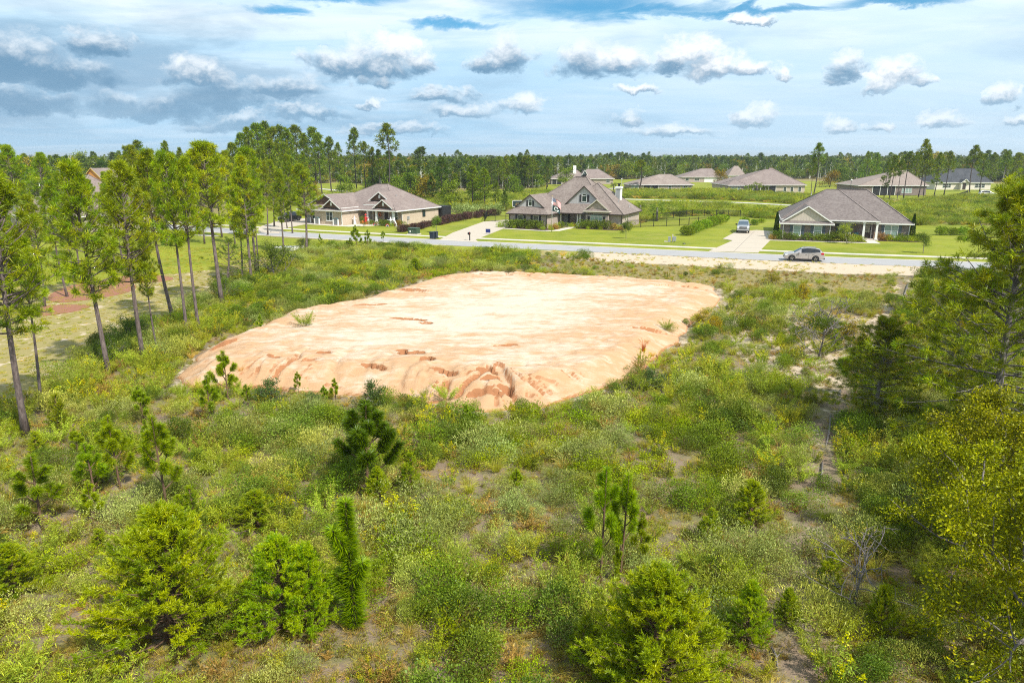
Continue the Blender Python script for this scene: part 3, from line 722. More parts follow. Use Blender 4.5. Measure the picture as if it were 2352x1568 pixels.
    def vent(s, c, plane, z, w=.42, h=.6, parent=None, m='white'):
        bl = [(c-w/2, c+w/2, -.02, .05, z, z+h)]+[(c-w/2+.05, c+w/2-.05, .051, .07, z+h*(k+.25)/6, z+h*(k+.7)/6) for k in range(6)]
        return obj('louvre_vent', boxes('louvre_vent', s._map('f', plane, bl)), MAT[m], parent or s.root)
    def pipe(s, u, w, z):
        V = []; F = []; lathe(V, F, [(.0, .4), (.06, .4), (.06, 0), (.12, -.12)], 8, (u, w, z)); return obj('roof_vent', pydata('roof_vent', V, F), MAT['greyplastic'], s.root)

# ---- right-hand house (mauve brick, big hipped roof)
H3 = House('brick_house', 41.71, 110.35, -18.41, 'mauve brick house with steep brown hip roof and cream battened gable, pickup beside it')
h = H3; he = 2.53
h.box('wall', MAT['brick3'], [(0, 6.83, 0, 9, -.1, he-.02)]); h.box('wall', MAT['brick3'], [(0.4, 13.4, 4.75, 16, -.1, 2.75)]); h.box('wall', MAT['brick3'], [(13.402, 18.28, 4.2, 15.4, -.1, he-.02)])
h.gable(MAT['roof3'], -.45, 7.28, -.45, 10.5, he, 5.09, MAT['batten3'], 'white', skirt=.55)
h.hip(MAT['roof3'], -.3, 13.84, 2.45, 18, 2.94, (6.6, 10.5), (8.38, 10.5), 7.24)
h.hip(MAT['roof3'], -.45, 18.73, 3.78, 17.2, he, (8.30, 10.5), (12.55, 10.5), 7.27)
for c in (2.1, 5.05): h.window('f', 0, c, .75, 1.0, 1.4, 1, 2, pane='blinds', shutters='slate')
h.window('f', 4.2, 15.75, .55, 1.75, 1.65, 2, 2, pane='blinds', shutters='slate')
h.window('f', 4.75, 9.2, .7, 1.2, 1.45, 1, 2, pane='blinds', shutters='slate')
h.door('f', 4.75, 12.55, .98, 2.1, 'darkbrown', True)
h.box('side_light', MAT['doorglass'], [(11.82, 12.0, 4.70, 4.76, .25, 2.15)]); h.box('porch_slab', MAT['walk'], [(11.3, 13.9, 2.4, 4.749, -.05, .12)])
h.column(11.75, 2.8, 2.75, .15, .10); h.column(13.55, 2.8, 2.75, .15, .10)
h.downspout(6.75, -.01, he); h.downspout(18.2, 4.19, he); h.downspout(.1, -.01, he)
h.box('ridge_vent', MAT['roof4'], [(8.9, 12.1, 10.36, 10.64, 7.30, 7.36)])
h.pipe(4.5, 12.8, 6.3); h.pipe(15.9, 11.0, 4.95)

# ---- middle house (pink-grey brick, stacked gables)
H2 = House('brick_house', -.54, 129.83, -25.59, 'pink-grey brick house with steep gables and white chimney behind a flagpole')
h = H2; he = 2.51; h2 = 3.03; rm = MAT['roof2']
h.box('wall', MAT['brick2'], [(0, 7.44, 0, 9, -.1, he-.02)]); h.box('wall', MAT['brick2'], [(0.3, 13.0, 8.1, 16.1, -.1, 2.9)]); h.box('wall', MAT['brick2'], [(13.002, 19.52, 5.5, 16.11, -.1, he-.02)])
h.box('wall', MAT['brick2'], [(12.9, 17.15, 4.75, 7.5, -.1, h2)])
h.box('porch_wall', MAT['batten2'], [(7.441, 12.899, 7.85, 8.09, -.1, 2.98)]); h.box('porch_slab', MAT['walk'], [(7.45, 12.89, 5.4, 7.849, -.05, .14)])
h.gable(rm, -.45, 7.89, -.45, 13.5, he, 5.77, MAT['batten2'], 'darkbrown', skirt=1.5, bw=.13)
h.gable(rm, 7.35, 16.5, 5.45, 13.0, h2, 7.22, MAT['batten2'], 'darkbrown', skirt=1.15, bw=.13)
g = h.gable(rm, 12.62, 17.42, 4.3, 12.5, h2, 4.98, MAT['brick2'], 'cream', skirt=.45, bw=.15)
h.hip(rm, -.45, 17.2, 4.7, 18.6, he, (8.05, 12.0), (10.41, 12.0), 8.64, fascia='darkbrown')
h.hip(rm, 6.4, 19.97, 5.05, 16.56, he, (13.05, 10.6), (13.05, 11.2), 7.69, fascia='darkbrown')
for c in (2.3, 5.3): h.window('f', 0, c, .7, .95, 1.5, 1, 2, 'cream', 'glass', shutters='charcoal')
h.window('f', 7.85, 9.6, .45, 1.5, 2.0, 2, 2, 'cream', 'glass', shutters='charcoal')
h.window('f', 4.75, 14.95, .65, 2.2, 1.35, 3, 2, 'cream', 'blinds', shutters='charcoal', arch=.5)
h.door('f', 7.85, 12.2, 1.0, 2.2, 'darkbrown', True, .14)
for u in (7.75, 11.05, 11.55): h.column(u, 5.75, h2-.05, .13, .10)
wn = h.window('f', 1.04, 3.72, 3.85, .62, .72, 1, 1, 'white', 'glass', sill=False, arch=.28)
for sg in (-1, 1): h.box('shutter', MAT['charcoal'], [(3.72+sg*.58-.15, 3.72+sg*.58+.15, .98, 1.02, 3.8, 4.75)])
wn = h.window('f', 6.59, 11.93, 4.5, .82, .95, 1, 1, 'white', 'glass', sill=False, arch=.32)
for sg in (-1, 1): h.box('shutter', MAT['charcoal'], [(11.93+sg*.72-.18, 11.93+sg*.72+.18, 6.53, 6.57, 4.45, 5.7)])
for w in (7.2, 8.5): h.window('r', 19.52, w, 1.3, .55, .9, 1, 1, 'cream', 'glass', sill=False)
ch = h.box('chimney', MAT['white'], [(16.2, 17.15, 11.5, 12.5, 3.0, 7.05), (16.08, 17.27, 11.38, 12.62, 6.7, 7.0)])
h.box('chimney_panel', MAT['greyplastic'], [(16.34, 17.01, 11.47, 11.498, 4.2, 6.6)], ch)
V = []; F = []; lathe(V, F, [(0, .55), (.34, .55), (.34, .4), (.2, .38), (.2, 0)], 10, (16.67, 12, 7.05)); obj('chimney_cap', pydata('chimney_cap', V, F), MAT['black'], ch)
h.downspout(7.38, -.01, he, 'darkbrown'); h.downspout(19.4, 5.49, he, 'darkbrown'); h.downspout(.08, -.01, he, 'darkbrown')
h.box('ridge_vent', MAT['roof3'], [(8.3, 10.2, 11.86, 12.14, 8.67, 8.73)]); h.pipe(17.5, 9.3, 4.4); h.pipe(18.8, 11.8, 3.45)

# ---- left-hand house (tan brick, low brown gables)
H1 = House('brick_house', -37.31, 136.01, -29.59, 'tan brick house with low brown gables and a porch of white columns, decorated for autumn')
h = H1; he = 2.71; rm = MAT['roof1']
h.box('wall', MAT['brick1'], [(0, 6.89, 0, 9, -.1, he-.02)]); h.box('wall', MAT['brick1'], [(-3.7, -.002, 1.4, 9.5, -.1, he-.02)]); h.box('wall', MAT['brick1'], [(-3.2, 15.7, 6.6, 18.07, -.1, he-.02)])
h.box('wall', MAT['brick1'], [(6.9, 9.2, 6.1, 7.5, -.1, 3.55)]); h.box('porch_slab', MAT['walk'], [(7.6, 15.75, 4.2, 6.599, -.05, .13)])
h.gable(rm, -4.3, 7.34, -.45, 14, he, 5.49, MAT['taupe'], 'white', skirt=1.85)
g = h.gable(rm, 2.2, 6.5, -.02, 6, 3.17, 4.63, MAT['taupe'], 'white', skirt=.0); h.vent(4.35, -.04, 3.55, parent=g)
h.hip(rm, -3.5, 16.15, 4.15, 18.5, he, (5.03, 12.48), (7.73, 12.48), 7.12)
g = h.gable(rm, 10.7, 14.95, 4.62, 11, 3.18, 4.60, MAT['taupe'], 'white', skirt=.0); h.vent(12.83, 4.6, 3.5, parent=g)
h.hip(rm, 7.3, 13.2, 5.45, 12, 3.6, (10.5, 8.6), (10.6, 8.6), 5.2)
g = h.gable(rm, 8.2, 12.85, 6.45, 11.5, 4.38, 5.88, MAT['taupe'], 'white', skirt=.0); h.vent(10.52, 6.43, 4.75, parent=g)
h.window('f', 0, 3.75, .85, 1.5, 1.5, 2, 2); h.window('f', 1.4, -1.3, .85, 1.2, 1.4, 1, 2)
h.window('f', 6.1, 8.3, .7, 1.3, 1.65, 2, 2); h.window('f', 6.6, 13.9, .6, 1.35, 1.75, 2, 2)
h.door('f', 6.6, 11.9, 1.0, 2.1, 'darkbrown'); h.window('r', 15.7, 13.2, 1.15, .75, 1.15, 1, 1, 'charcoal', 'glass', sill=False)
for u in (9.1, 11.2, 15.2):
    h.column(u, 4.55, he-.1, .17, .55); h.box('pier', MAT['brick1'], [(u-.3, u+.3, 4.25, 4.85, .0, .6)])
h.downspout(6.8, -.01, he); h.downspout(15.62, 6.59, he)
h.box('screen_enclosure', MAT['screen'], [(8, 16.4, 18.52, 21.5, -.05, 2.75)])
for w in (7.9, 8.3): h.box('meter_box', MAT['greyplastic'], [(15.701, 15.85, w, w+.25, .9, 1.5), (15.701, 15.75, w+.1, w+.15, .1, .899)])
h.pipe(11.9, 9.7, 4.95); h.pipe(13.5, 13.0, 4.1)

# ---- houses further off, built from the spread they have on the ground
def bg_house(name, uL, uR, vb, ve, ridge, vr, D, wallm, roofm, label, rot=0.0, feats=(), front=None, fascia='white', group='houses beyond the golf course'):
    Y = G((uL+uR)/2, vb)[1]; zc = math.cos(PITCH)*Y+CAM_H*math.sin(PITCH)
    sx = zc/FPX; xL = (uL-CX)*sx; xR = (uR-CX)*sx; wd = xR-xL
    ze = min(3.3, max(2.5, HT(0, ve, Y))); H = House(name, xL, Y, rot, label, 'house', group)
    H.box('wall', wallm, [(.5, wd-.5, .5, D-.5, -.3, ze-.02)])
    Yr = Y+D/2; zr = max(ze+2.2, HT(0, vr, Yr)); a = (ridge[0]-CX)*(zc+D/2)/FPX-xL; b = (ridge[1]-CX)*(zc+D/2)/FPX-xL
    H.hip(roofm, 0, wd, 0, D, ze, (a, D/2), (b, D/2), zr, fascia=fascia)
    def px(u): return (u-CX)*sx-xL
    for (kind, u0, u1) in feats:
        c = (px(u0)+px(u1))/2; w_ = max(.7, px(u1)-px(u0))
        if kind == 'win': H.window('f', .5, c, .8, w_, 1.4, max(1, int(round(w_/1.1))), 2, pane='blinds', sill=False)
        elif kind == 'dark': H.window('f', .5, c, .8, w_, 1.3, max(1, int(round(w_/1.1))), 2, sill=False)
        elif kind == 'garage':
            n = 4; g = obj('garage_door', boxes('garage_door', H._map('f', .5, [(c-w_/2, c+w_/2, -.02, .03+.012*(k % 2), .02+k*.56, .57+k*.56) for k in range(n)])), MAT['white'], H.root)
        elif kind == 'lanai':
            l = obj('screened_porch', boxes('screened_porch', H._map('f', .5, [(c-w_/2, c+w_/2, -.02, .04, .0, ze-.25)])), MAT['screen'], H.root)
            nb = max(2, int(w_/2.2)); obj('screen_post', boxes('screen_post', H._map('f', .5, [(c-w_/2+w_*k/nb-.07, c-w_/2+w_*k/nb+.07, .041, .12, .0, ze-.2) for k in range(nb+1)])), MAT['white'], l)
        elif kind == 'door': H.door('f', .5, c, 1.0, 2.1, 'darkbrown')
        elif kind == 'entry':
            H.gable(roofm, c-w_/2, c+w_/2, -1.5, D*.4, ze, ze+w_*.42, wallm, fascia, skirt=0.0); H.box('wall', wallm, [(c-w_/2+.3, c+w_/2-.3, -1.1, .5, -.2, ze)]); H.door('f', -1.1, c, 1.3, 2.4, 'darkbrown')
    return H, px, wd, ze
B, px, wd, ze = bg_house('far_house', 1264, 1350, 424, 413, (1300, 1325), 391, 17, MAT['brick2'], MAT['roof1'], 'brown-roofed house with white chimney seen just over the middle house', feats=[('lanai', 1268, 1290), ('win', 1310, 1322)])
bc = B.box('chimney', MAT['white'], [(px(1318), px(1325), 5.0, 6.6, 4.5, 8.2)]); 
B.hip(MAT['roof1'], px(1338), px(1413), 2.0, 19, ze, (px(1352), 10), (px(1380), 10), 6.6); B.box('wall', MAT['brick2'], [(px(1341), px(1410), 2.5, 18.5, -.3, ze-.02)])
B.window('f', 2.5, px(1398), .8, 1.5, 1.4, 2, 2, sill=False)
B.gable(MAT['roof1'], px(1337), px(1349), 1.2, 9, 4.3, 6.3, MAT['slate'], 'white', skirt=0.0)
bg_house('far_house', 1443, 1594, 441, 425, (1513, 1538), 400, 14, MAT['brick4'], MAT['roof5'], 'tan brick house with pyramid roof and screened porch behind the tall lone pine', feats=[('lanai', 1478, 1512), ('dark', 1536, 1542), ('dark', 1570, 1578), ('win', 1450, 1466)])
bg_house('far_house', 1562, 1657, 419, 407, (1608, 1632), 387, 15, MAT['brick2'], MAT['roof1'], 'far house with hip roof and a white double garage door', feats=[('garage', 1618, 1647), ('dark', 1575, 1582), ('dark', 1596, 1606)])
B, px, wd, ze = bg_house('far_house', 1667, 1852, 445, 425, (1752, 1768), 389, 20, MAT['brick4'], MAT['roof1'], 'wide brown-roofed house with screened patio behind three palms', feats=[('win', 1676, 1694), ('lanai', 1712, 1782), ('dark', 1800, 1806), ('dark', 1816, 1822), ('dark', 1834, 1840)])
B.hip(MAT['roof1'], px(1780), px(1868), 9, 26, ze, (px(1800), 16), (px(1806), 16), 8.3); B.box('wall', MAT['brick4'], [(px(1783), px(1864), 9.5, 25.5, -.3, ze-.02)])
B.hip(MAT['roof1'], px(1666), px(1712), -2.2, 8, ze+.004, (px(1690), 3), (px(1691), 3), 4.6); B.box('wall', MAT['brick2'], [(px(1669), px(1708), -1.7, 4, -.3, ze-.02)]); B.window('f', -1.7, px(1686), .8, 3.0, 1.4, 3, 2, pane='blinds', sill=False)
bg_house('far_house', 1968, 2131, 449, 426, (2056, 2072), 391, 17, MAT['brick3'], MAT['roof5'], 'brown brick house with tan pyramid roof standing among tall thin pines', feats=[('lanai', 2004, 2056), ('win', 2072, 2094)])
B, px, wd, ze = bg_house('far_house', 2145, 2279, 436, 419, (2168, 2228), 387, 15, MAT['stucco'], MAT['roof4'], 'cream stucco house with dark grey roof at the far right', feats=[('entry', 2200, 2218), ('dark', 2166, 2184), ('dark', 2240, 2262)])
bg_house('far_house', 1672, 1712, 414, 405, (1684, 1692), 381, 14, MAT['stucco'], MAT['roof5'], 'small tan roof poking out behind the brown-roofed house', feats=[('dark', 1690, 1696)])
bg_house('far_house', 1258, 1290, 404, 396, (1270, 1276), 383, 16, MAT['stucco'], MAT['roof5'], 'distant tan roof at the edge of the dark pines, left of the white chimney', feats=[('dark', 1276, 1282)])
bg_house('far_house', 950, 1012, 404, 393, (972, 990), 377, 15, MAT['stucco'], MAT['roof5'], 'pale house half hidden by pine trunks beyond the left-hand house', feats=[('dark', 960, 968), ('dark', 985, 996)])
bg_house('far_house', 1040, 1075, 400, 392, (1050, 1062), 379, 15, MAT['stucco'], MAT['roof5'], 'pale distant house between dark pines, second right of the tallest pine', feats=[('dark', 1050, 1056)])
bg_house('far_house', 92, 138, 392, 380, (112, 122), 364, 16, MAT['stucco'], MAT['roof5'], 'pale house with tan roof between the crowns at the far left', feats=[('win', 100, 110)])
bg_house('far_house', 150, 184, 376, 368, (162, 172), 357, 16, MAT['stucco'], MAT['roof5'], 'faint distant roof near the left horizon', feats=[('dark', 160, 168)])
bg_house('far_house', 258, 316, 400, 388, (276, 296), 372, 16, MAT['brick4'], MAT['roof1'], 'brown-roofed house just right of the orange gable', feats=[('win', 290, 300)])
# neighbour's house on the left, seen through the pines
h = House('neighbour_house', -87, 128, -33, 'broad brown-roofed house half hidden behind the row of pines at left')
h.box('wall', MAT['brick2'], [(0, 17, 0, 14, -.1, 2.7)])
h.hip(MAT['roof1'], -.5, 17.5, -.5, 14.5, 2.75, (6.2, 7), (10.5, 7), 9.3); h.gable(MAT['roof1'], -.5, 7.2, -3.5, 7, 2.75, 5.6, MAT['batten2'], 'white', skirt=.8); h.box('wall', MAT['brick2'], [(0, 6.7, -3, 2, -.1, 2.7)])
h.window('f', -3, 2, .8, 1.2, 1.5, 1, 2); h.window('f', -3, 4.8, .8, 1.2, 1.5, 1, 2); h.window('f', 0, 13, .7, 1.8, 1.6, 2, 2); h.door('f', 0, 9.5, 1, 2.1); h.pipe(9, 5, 7.5); h.box('roof_vent', MAT['greyplastic'], [(10.8, 11.6, 5.0, 5.5, 7.3, 7.6)])
h = House('unfinished_house', -128, 205, -20, 'house under construction with orange sheathed gable and bare lumber frame', 'house')
h.box('wall', MAT['osb'], [(6, 18, 2, 14, -.1, 3.6)]); g = h.gable(MAT['roof1'], 5.2, 18.8, 1.2, 15, 3.6, 9.2, MAT['osb'], 'yellow', skirt=0.0); h.box('wrap_panel', MAT['white'], [(5.9, 18.1, 1.9, 1.99, 2.2, 3.4)])
for k in range(13): h.box('stud', MAT['wood'], [(-8+k*1.05, -7.85+k*1.05, 4, 4.15, -.1, 6.3)])
h.box('top_plate', MAT['wood'], [(-8.1, 5.1, 3.98, 4.17, 6.3, 6.5)]); h.box('cross_brace', MAT['wood'], [(-8.05, 5.0, 3.9, 3.98, 3.0, 3.2)])

# ------------------------------------------------------------------ drives, paths and beds
DRV = sheet('driveway', gp([(1628, 577.5), (1741, 581), (1776, 545), (1776, 532), (1738, 529), (1690, 533), (1660, 549), (1683, 553)]), .058, MAT['concrete'], label='wide pale concrete driveway beside the right-hand house')
for (a_, b_) in [((1646, 568), (1750, 571)), ((1668, 558), (1760, 560)), ((1688, 548), (1768, 549)), ((1685, 579), (1733, 532))]:
    V = []; F = []; a_, b_ = G(*a_), G(*b_); beam(V, F, (a_[0], a_[1], .057), (b_[0], b_[1], .057), .05, .006); obj('control_joint', pydata('control_joint', V, F), MAT['greybark'], DRV)
sheet('driveway', gp([(1008, 552), (1100, 557), (1092, 551), (1150, 528), (1182, 515), (1165, 505), (1110, 510), (1040, 535)]), .058, MAT['concrete'], label='curving pale driveway running up to the middle house')
sheet('driveway', gp([(585, 534), (640, 537), (655, 524), (722, 512), (722, 500), (640, 508), (600, 520)]), .058, MAT['concrete'], label='pale driveway left of the tan brick house')
sheet('walkway', [H1.W(-4, -1.4), H1.W(6.0, -1.6), H1.W(9.2, -1.2), H1.W(12.6, 3.0), H1.W(12.6, 4.19), H1.W(7.6, 4.19), H1.W(7.1, 0), H1.W(6.9, -.01), H1.W(0, -.01), H1.W(0, 1.39), H1.W(-4, 1.39)], .056, MAT['walk'], label='concrete walk wrapping the garage wing of the tan house')
sheet('walkway', [H2.W(9.9, 5.39), H2.W(11.4, 5.39), H2.W(10.9, -2.6), H2.W(8.9, -4.2), H2.W(-2.2, -3.1), H2.W(-2.2, -2.3), H2.W(8.2, -3.3), H2.W(9.6, -2.2)], .052, MAT['walk'], label='narrow concrete walk to the porch of the middle house')
sheet('walkway', [H3.W(12.0, 2.39), H3.W(13.3, 2.39), H3.W(13.6, -1.6), H3.W(11.9, -1.6), H3.W(-2.2, -2.3), H3.W(-2.2, -1.7), H3.W(12.0, -1.0)], .052, MAT['walk'], label='narrow concrete walk to the door of the right-hand house')
sheet('mulch_bed', [H2.W(-2, -.02), H2.W(7.46, -.02), H2.W(9.4, 5.3), H2.W(9.0, -2.0), H2.W(7.6, -3.0), H2.W(-2, -2.1)], .03, MAT['mulch'], label='dark mulch bed along the garage of the middle house')
sheet('mulch_bed', [H2.W(11.6, 4.7), H2.W(19.4, 4.7), H2.W(20.4, 4.2), H2.W(19.5, 2.4), H2.W(12.0, 2.2)], .03, MAT['mulch'], label='dark mulch bed under the arched window of the middle house')
sheet('mulch_bed', [H3.W(-1.5, -.02), H3.W(6.9, -.02), H3.W(11.4, 2.3), H3.W(11.7, -.9), H3.W(6, -1.5), H3.W(-1.5, -1.6)], .03, MAT['mulch'], label='dark mulch bed in front of the right-hand house')
sheet('mulch_bed', [H3.W(13.8, 4.1), H3.W(18.6, 4.1), H3.W(19.6, 4.8), H3.W(20.0, 3.0), H3.W(18.8, 1.9), H3.W(13.9, 2.0)], .03, MAT['mulch'], label='dark mulch bed right of the front door of the right-hand house')
for i, (pl, lb) in enumerate([([(105, 680), (160, 655), (260, 640), (320, 655), (300, 672), (200, 690), (120, 697)], 'red pine straw bed under the slim pines on the left lawn'), ([(60, 716), (100, 702), (180, 700), (215, 702), (180, 715), (90, 728)], 'smaller red pine straw bed at the left edge of the lawn'), ([(250, 640), (330, 628), (420, 640), (330, 652)], 'thin red pine straw bed nearest the pad on the left lawn')]):
    sheet('pine_straw', smooth_poly(gp(pl), 2), .035+.004*i, MAT['straw'], label=lb)
cp = spline(gp([(1380, 456), (1460, 458.5), (1560, 461.5), (1680, 465), (1780, 470), (1880, 476), (1990, 484)]), 3); ribbon('path', cp, normals(cp), -1.3, 1.3, .06, MAT['path'], label='pale cart path across the golf fairway')
cp = spline(gp([(735, 434), (770, 437), (800, 441), (850, 446)]), 3); ribbon('path', cp, normals(cp), -1.5, 1.5, .06, MAT['path'], label='pale cart path behind the pine grove at left')
cp = spline(gp([(1395, 433), (1440, 434), (1500, 432.5), (1560, 432)]), 3); ribbon('road', cp, normals(cp), -3, 3, .06, MAT['asphalt'], label='grey street in front of the far houses')

# ================================================================== vegetation: meshes
ORD = ['first', 'second', 'third', 'fourth', 'fifth', 'sixth', 'seventh', 'eighth', 'ninth', 'tenth', 'eleventh', 'twelfth', 'thirteenth', 'fourteenth', 'fifteenth', 'sixteenth', 'seventeenth', 'eighteenth', 'nineteenth', 'twentieth', 'twenty-first', 'twenty-second', 'twenty-third', 'twenty-fourth', 'twenty-fifth', 'twenty-sixth', 'twenty-seventh', 'twenty-eighth', 'twenty-ninth', 'thirtieth', 'thirty-first', 'thirty-second', 'thirty-third', 'thirty-fourth', 'thirty-fifth', 'thirty-sixth', 'thirty-seventh', 'thirty-eighth', 'thirty-ninth', 'fortieth']
TINT = np.array([1.76, 1.68, .80])
def unit(a): return a/np.maximum(np.linalg.norm(a, axis=-1, keepdims=True), 1e-9)
class Blades:
    def __init__(s, seed=0): s.c = []; s.r = np.random.default_rng(seed)
    def add(s, P, D, L, W, tint, droop=0.0):
        P = np.atleast_2d(np.asarray(P, float)); n = len(P); D = unit(np.broadcast_to(D, (n, 3)).astype(float))
        L = np.broadcast_to(L, (n,)); W = np.broadcast_to(W, (n,))
        S = unit(np.cross(D, s.r.normal(size=(n, 3))))*W[:, None]*.5
        mid = P+D*(L*.45)[:, None]; tip = P+D*L[:, None]; tip[:, 2] -= droop*L
        T = np.broadcast_to(tint, (n, 3)); s.c.append((np.stack([P, mid+S, tip, mid-S], 1), T))
    def mesh(s, name):
        Q = np.concatenate([a for a, _ in s.c]); T = np.concatenate([b for _, b in s.c]); n = len(Q)
        me = raw_mesh(name, Q.reshape(-1, 3), np.arange(4*n).reshape(n, 4), smooth=False)
        at = me.color_attributes.new('tint', 'FLOAT_COLOR', 'POINT'); c = np.ones((4*n, 4), np.float32); c[:, :3] = np.clip(np.repeat(T, 4, 0)*TINT, 0, .8); at.data.foreach_set('color', c.ravel())
        return me
def tints(r, n, a, b, var=.12):                # colour of single leaves between two real leaf colours
    f = r.random((n, 1)); return np.clip((np.array(a)*(1-f)+np.array(b)*f)*(1+var*r.normal(size=(n, 1))), .004, 1)
def curve_pts(p, d, L, n, up=0.0, wob=0.0, r=None):
    pts = [np.array(p, float)]; d = np.array(d, float)/np.linalg.norm(d)
    for i in range(n):
        d = d+np.array([0, 0, up/n])
        if wob: d = d+r.normal(size=3)*wob
        d = d/np.linalg.norm(d); pts.append(pts[-1]+d*L/n)
    return pts
def along_pts(pts, t):
    pts = np.array(pts); k = np.clip(t, 0, .9999)*(len(pts)-1); i = k.astype(int); f = (k-i)[:, None]
    return pts[i]*(1-f)+pts[i+1]*f, unit(pts[i+1]-pts[i])
NA, NB = (.085, .140, .010), (.205, .245, .014)      # pine needle colours
def asset(name, parts):                         # an unlinked root with parts, to be copied
    root = bpy.data.objects.new(name, None)
    for (nm, me, m) in parts:
        o = bpy.data.objects.new(nm, me); me.materials.append(m); o.parent = root
    return root
def place(root, loc, rz=0.0, sc=(1, 1, 1), tilt=(0, 0), **kw): return tag(dup(root, loc, rz, sc, tilt), **kw)

def tall_pine(seed, cb=.45, cr=2.0, nb=46, npuff=(3, 6), blades=34, bl=.34, bw=.026, lod=False, barkm='bark', spread=1.0, upb=.55, inner=.62, a=NA, b=NB, rad=.12):
    """pine of height 10: straight trunk, whorled limbs, needle tufts at the ends of the twigs"""
    r = np.random.default_rng(seed); H = 10.0; V = []; F = []
    lean = r.normal(size=2)*.12; bend = r.normal(size=2)*.18
    def tr(z): q = z/H; return np.array([lean[0]*q+bend[0]*math.sin(q*3.1), lean[1]*q+bend[1]*math.sin(q*2.7), z])
    zs = np.linspace(-.15, H*.97, 9); tube(V, F, [tr(z) for z in zs], [rad*(1-.86*max(z, 0)/H)+.012+(.05 if z < .1 else 0) for z in zs], 7 if not lod else 5)
    B = Blades(seed+1)
    for i in range(nb):
        t = (i+r.random()*.8)/nb; z = H*(cb+(1-cb)*t*.97); az = i*2.4+r.normal()*.5
        prof = min(1, (t+.16)/.36)*(1-t)**.62+.12
        L = cr*prof*(.65+.5*r.random()); el = -.05+.95*t+r.normal()*.14
        if t < .12 and r.random() < .45: L *= .6
        d = (math.cos(az)*math.cos(el), math.sin(az)*math.cos(el), math.sin(el)); pts = curve_pts(tr(z), d, L, 4, upb, .07, r)
        tube(V, F, pts, [.045*(.5+.5*L/cr), .034, .026, .018, .009], 4 if not lod else 3, False)
        k = r.integers(*npuff)+(1 if L > cr*.7 else 0)
        tt = 1-(r.random(k)**1.2)*inner; tt[0] = 1.0
        C, DD = along_pts(pts, tt)
        side = unit(np.cross(DD, (0, 0, 1.0)))*(r.random((k, 1))-.5)*2*(.30*L+.12)*(1.15-tt[:, None]*.6); side[0] *= .1
        C2 = C+side+np.array([0, 0, .12])*r.random((k, 1))
        if not lod:
            for q in range(1, k): tube(V, F, [C[q]-DD[q]*.1, C2[q]], [.014, .007], 3, False)
        for q in range(k):
            n = int(blades*(.7+.6*r.random())); pd = unit(DD[q]+side[q]*.5+np.array([0, 0, .55])+r.normal(size=3)*.15)
            dirs = unit(pd*.75+r.normal(size=(n, 3))*.62); base = C2[q]-pd*.10+r.normal(size=(n, 3))*.05
            f = r.random(); ca = np.array(a)*(1-f)+np.array(b)*f
            tn = ca*(.82+.36*r.random())*np.array([1+.10*r.normal(), 1, 1])
            B.add(base+dirs*.02, dirs, bl*(.65+.5*r.random(n)), bw*(.7+.6*r.random(n)), tints(r, n, tn*.85, tn*1.18, .10), .12)
    # leader
    n = blades; dirs = unit(np.array([0, 0, .8])+r.normal(size=(n, 3))*.6); B.add(np.repeat([tr(H*.97)], n, 0), dirs, bl, bw, tints(r, n, a, b))
    return asset('pine_tree', [('trunk', pydata('trunk', V, F, True), MAT['farbark' if lod else barkm]), ('crown', B.mesh('crown'), MAT['needle'])])

def brush_pine(seed, limbs=7, spread=.55, dens=1.0, slim=False, a=(.090, .150, .012), b=(.205, .265, .018)):
    """longleaf sapling of height 3: upturned limbs clothed in long needles like bottle brushes"""
    r = np.random.default_rng(seed); H = 3.0; V = []; F = []; B = Blades(seed+1)
    stem = curve_pts((0, 0, -.1), (r.normal()*.03, r.normal()*.03, 1), H*.97, 8, 0, .012, r)
    tube(V, F, stem, list(np.linspace(.05, .02, 9)), 6)
    def brush(pts, t0, t1, per, L, taper=True):
        n = int(per*dens); t = t0+(t1-t0)*r.random(n); P, D = along_pts(pts, t)
        rad = unit(np.cross(D, r.normal(size=(n, 3)))); dirs = unit(D*.72+rad*(.55+.6*r.random((n, 1))))
        f = np.clip((t-t0)/(t1-t0+1e-6), 0, 1)
        tn = tints(r, n, a, b, .14)
        B.add(P, dirs, L*(.6+.5*r.random(n))*(1.05-.35*f if taper else 1), .010+.006*r.random(n), tn, .18)
    if slim:
        brush(stem, .06, 1.0, 5200, .30)
        for i in range(limbs):
            z = .3+.45*i/limbs; P, _ = along_pts(stem, np.array([z])); az = i*2.4+r.random(); pts = curve_pts(P[0], (math.cos(az)*.6, math.sin(az)*.6, .75), .45+.35*r.random(), 4, .9)
            tube(V, F, pts, [.02, .018, .016, .014, .01], 4, False); brush(pts, .1, 1, 800, .26)
    else:
        brush(stem, .70, 1.0, 700, .34)
        for i in range(limbs):
            t = .25+.6*(i+.5*r.random())/limbs; P, _ = along_pts(stem, np.array([t])); az = i*2.399+r.normal()*.3; L = (spread*2.1)*(1.12-t)*(.75+.5*r.random())
            pts = curve_pts(P[0], (math.cos(az), math.sin(az), .22+.5*t), L, 5, 1.15, .04, r)
            tube(V, F, pts, [.024, .021, .018, .016, .013, .01], 4, False); brush(pts, .42, 1, 300+330*L, .31)
            if L > .7 and r.random() < .7:
                q, dq = along_pts(pts, np.array([.55])); p2 = curve_pts(q[0], dq[0]+r.normal(size=3)*.5, L*.5, 4, 1.0); tube(V, F, p2, [.014, .013, .012, .011, .009], 4, False); brush(p2, .25, 1, 300, .33)
    return asset('pine_sapling', [('trunk', pydata('trunk', V, F, True), MAT['twig']), ('crown', B.mesh('crown'), MAT['needle'])])

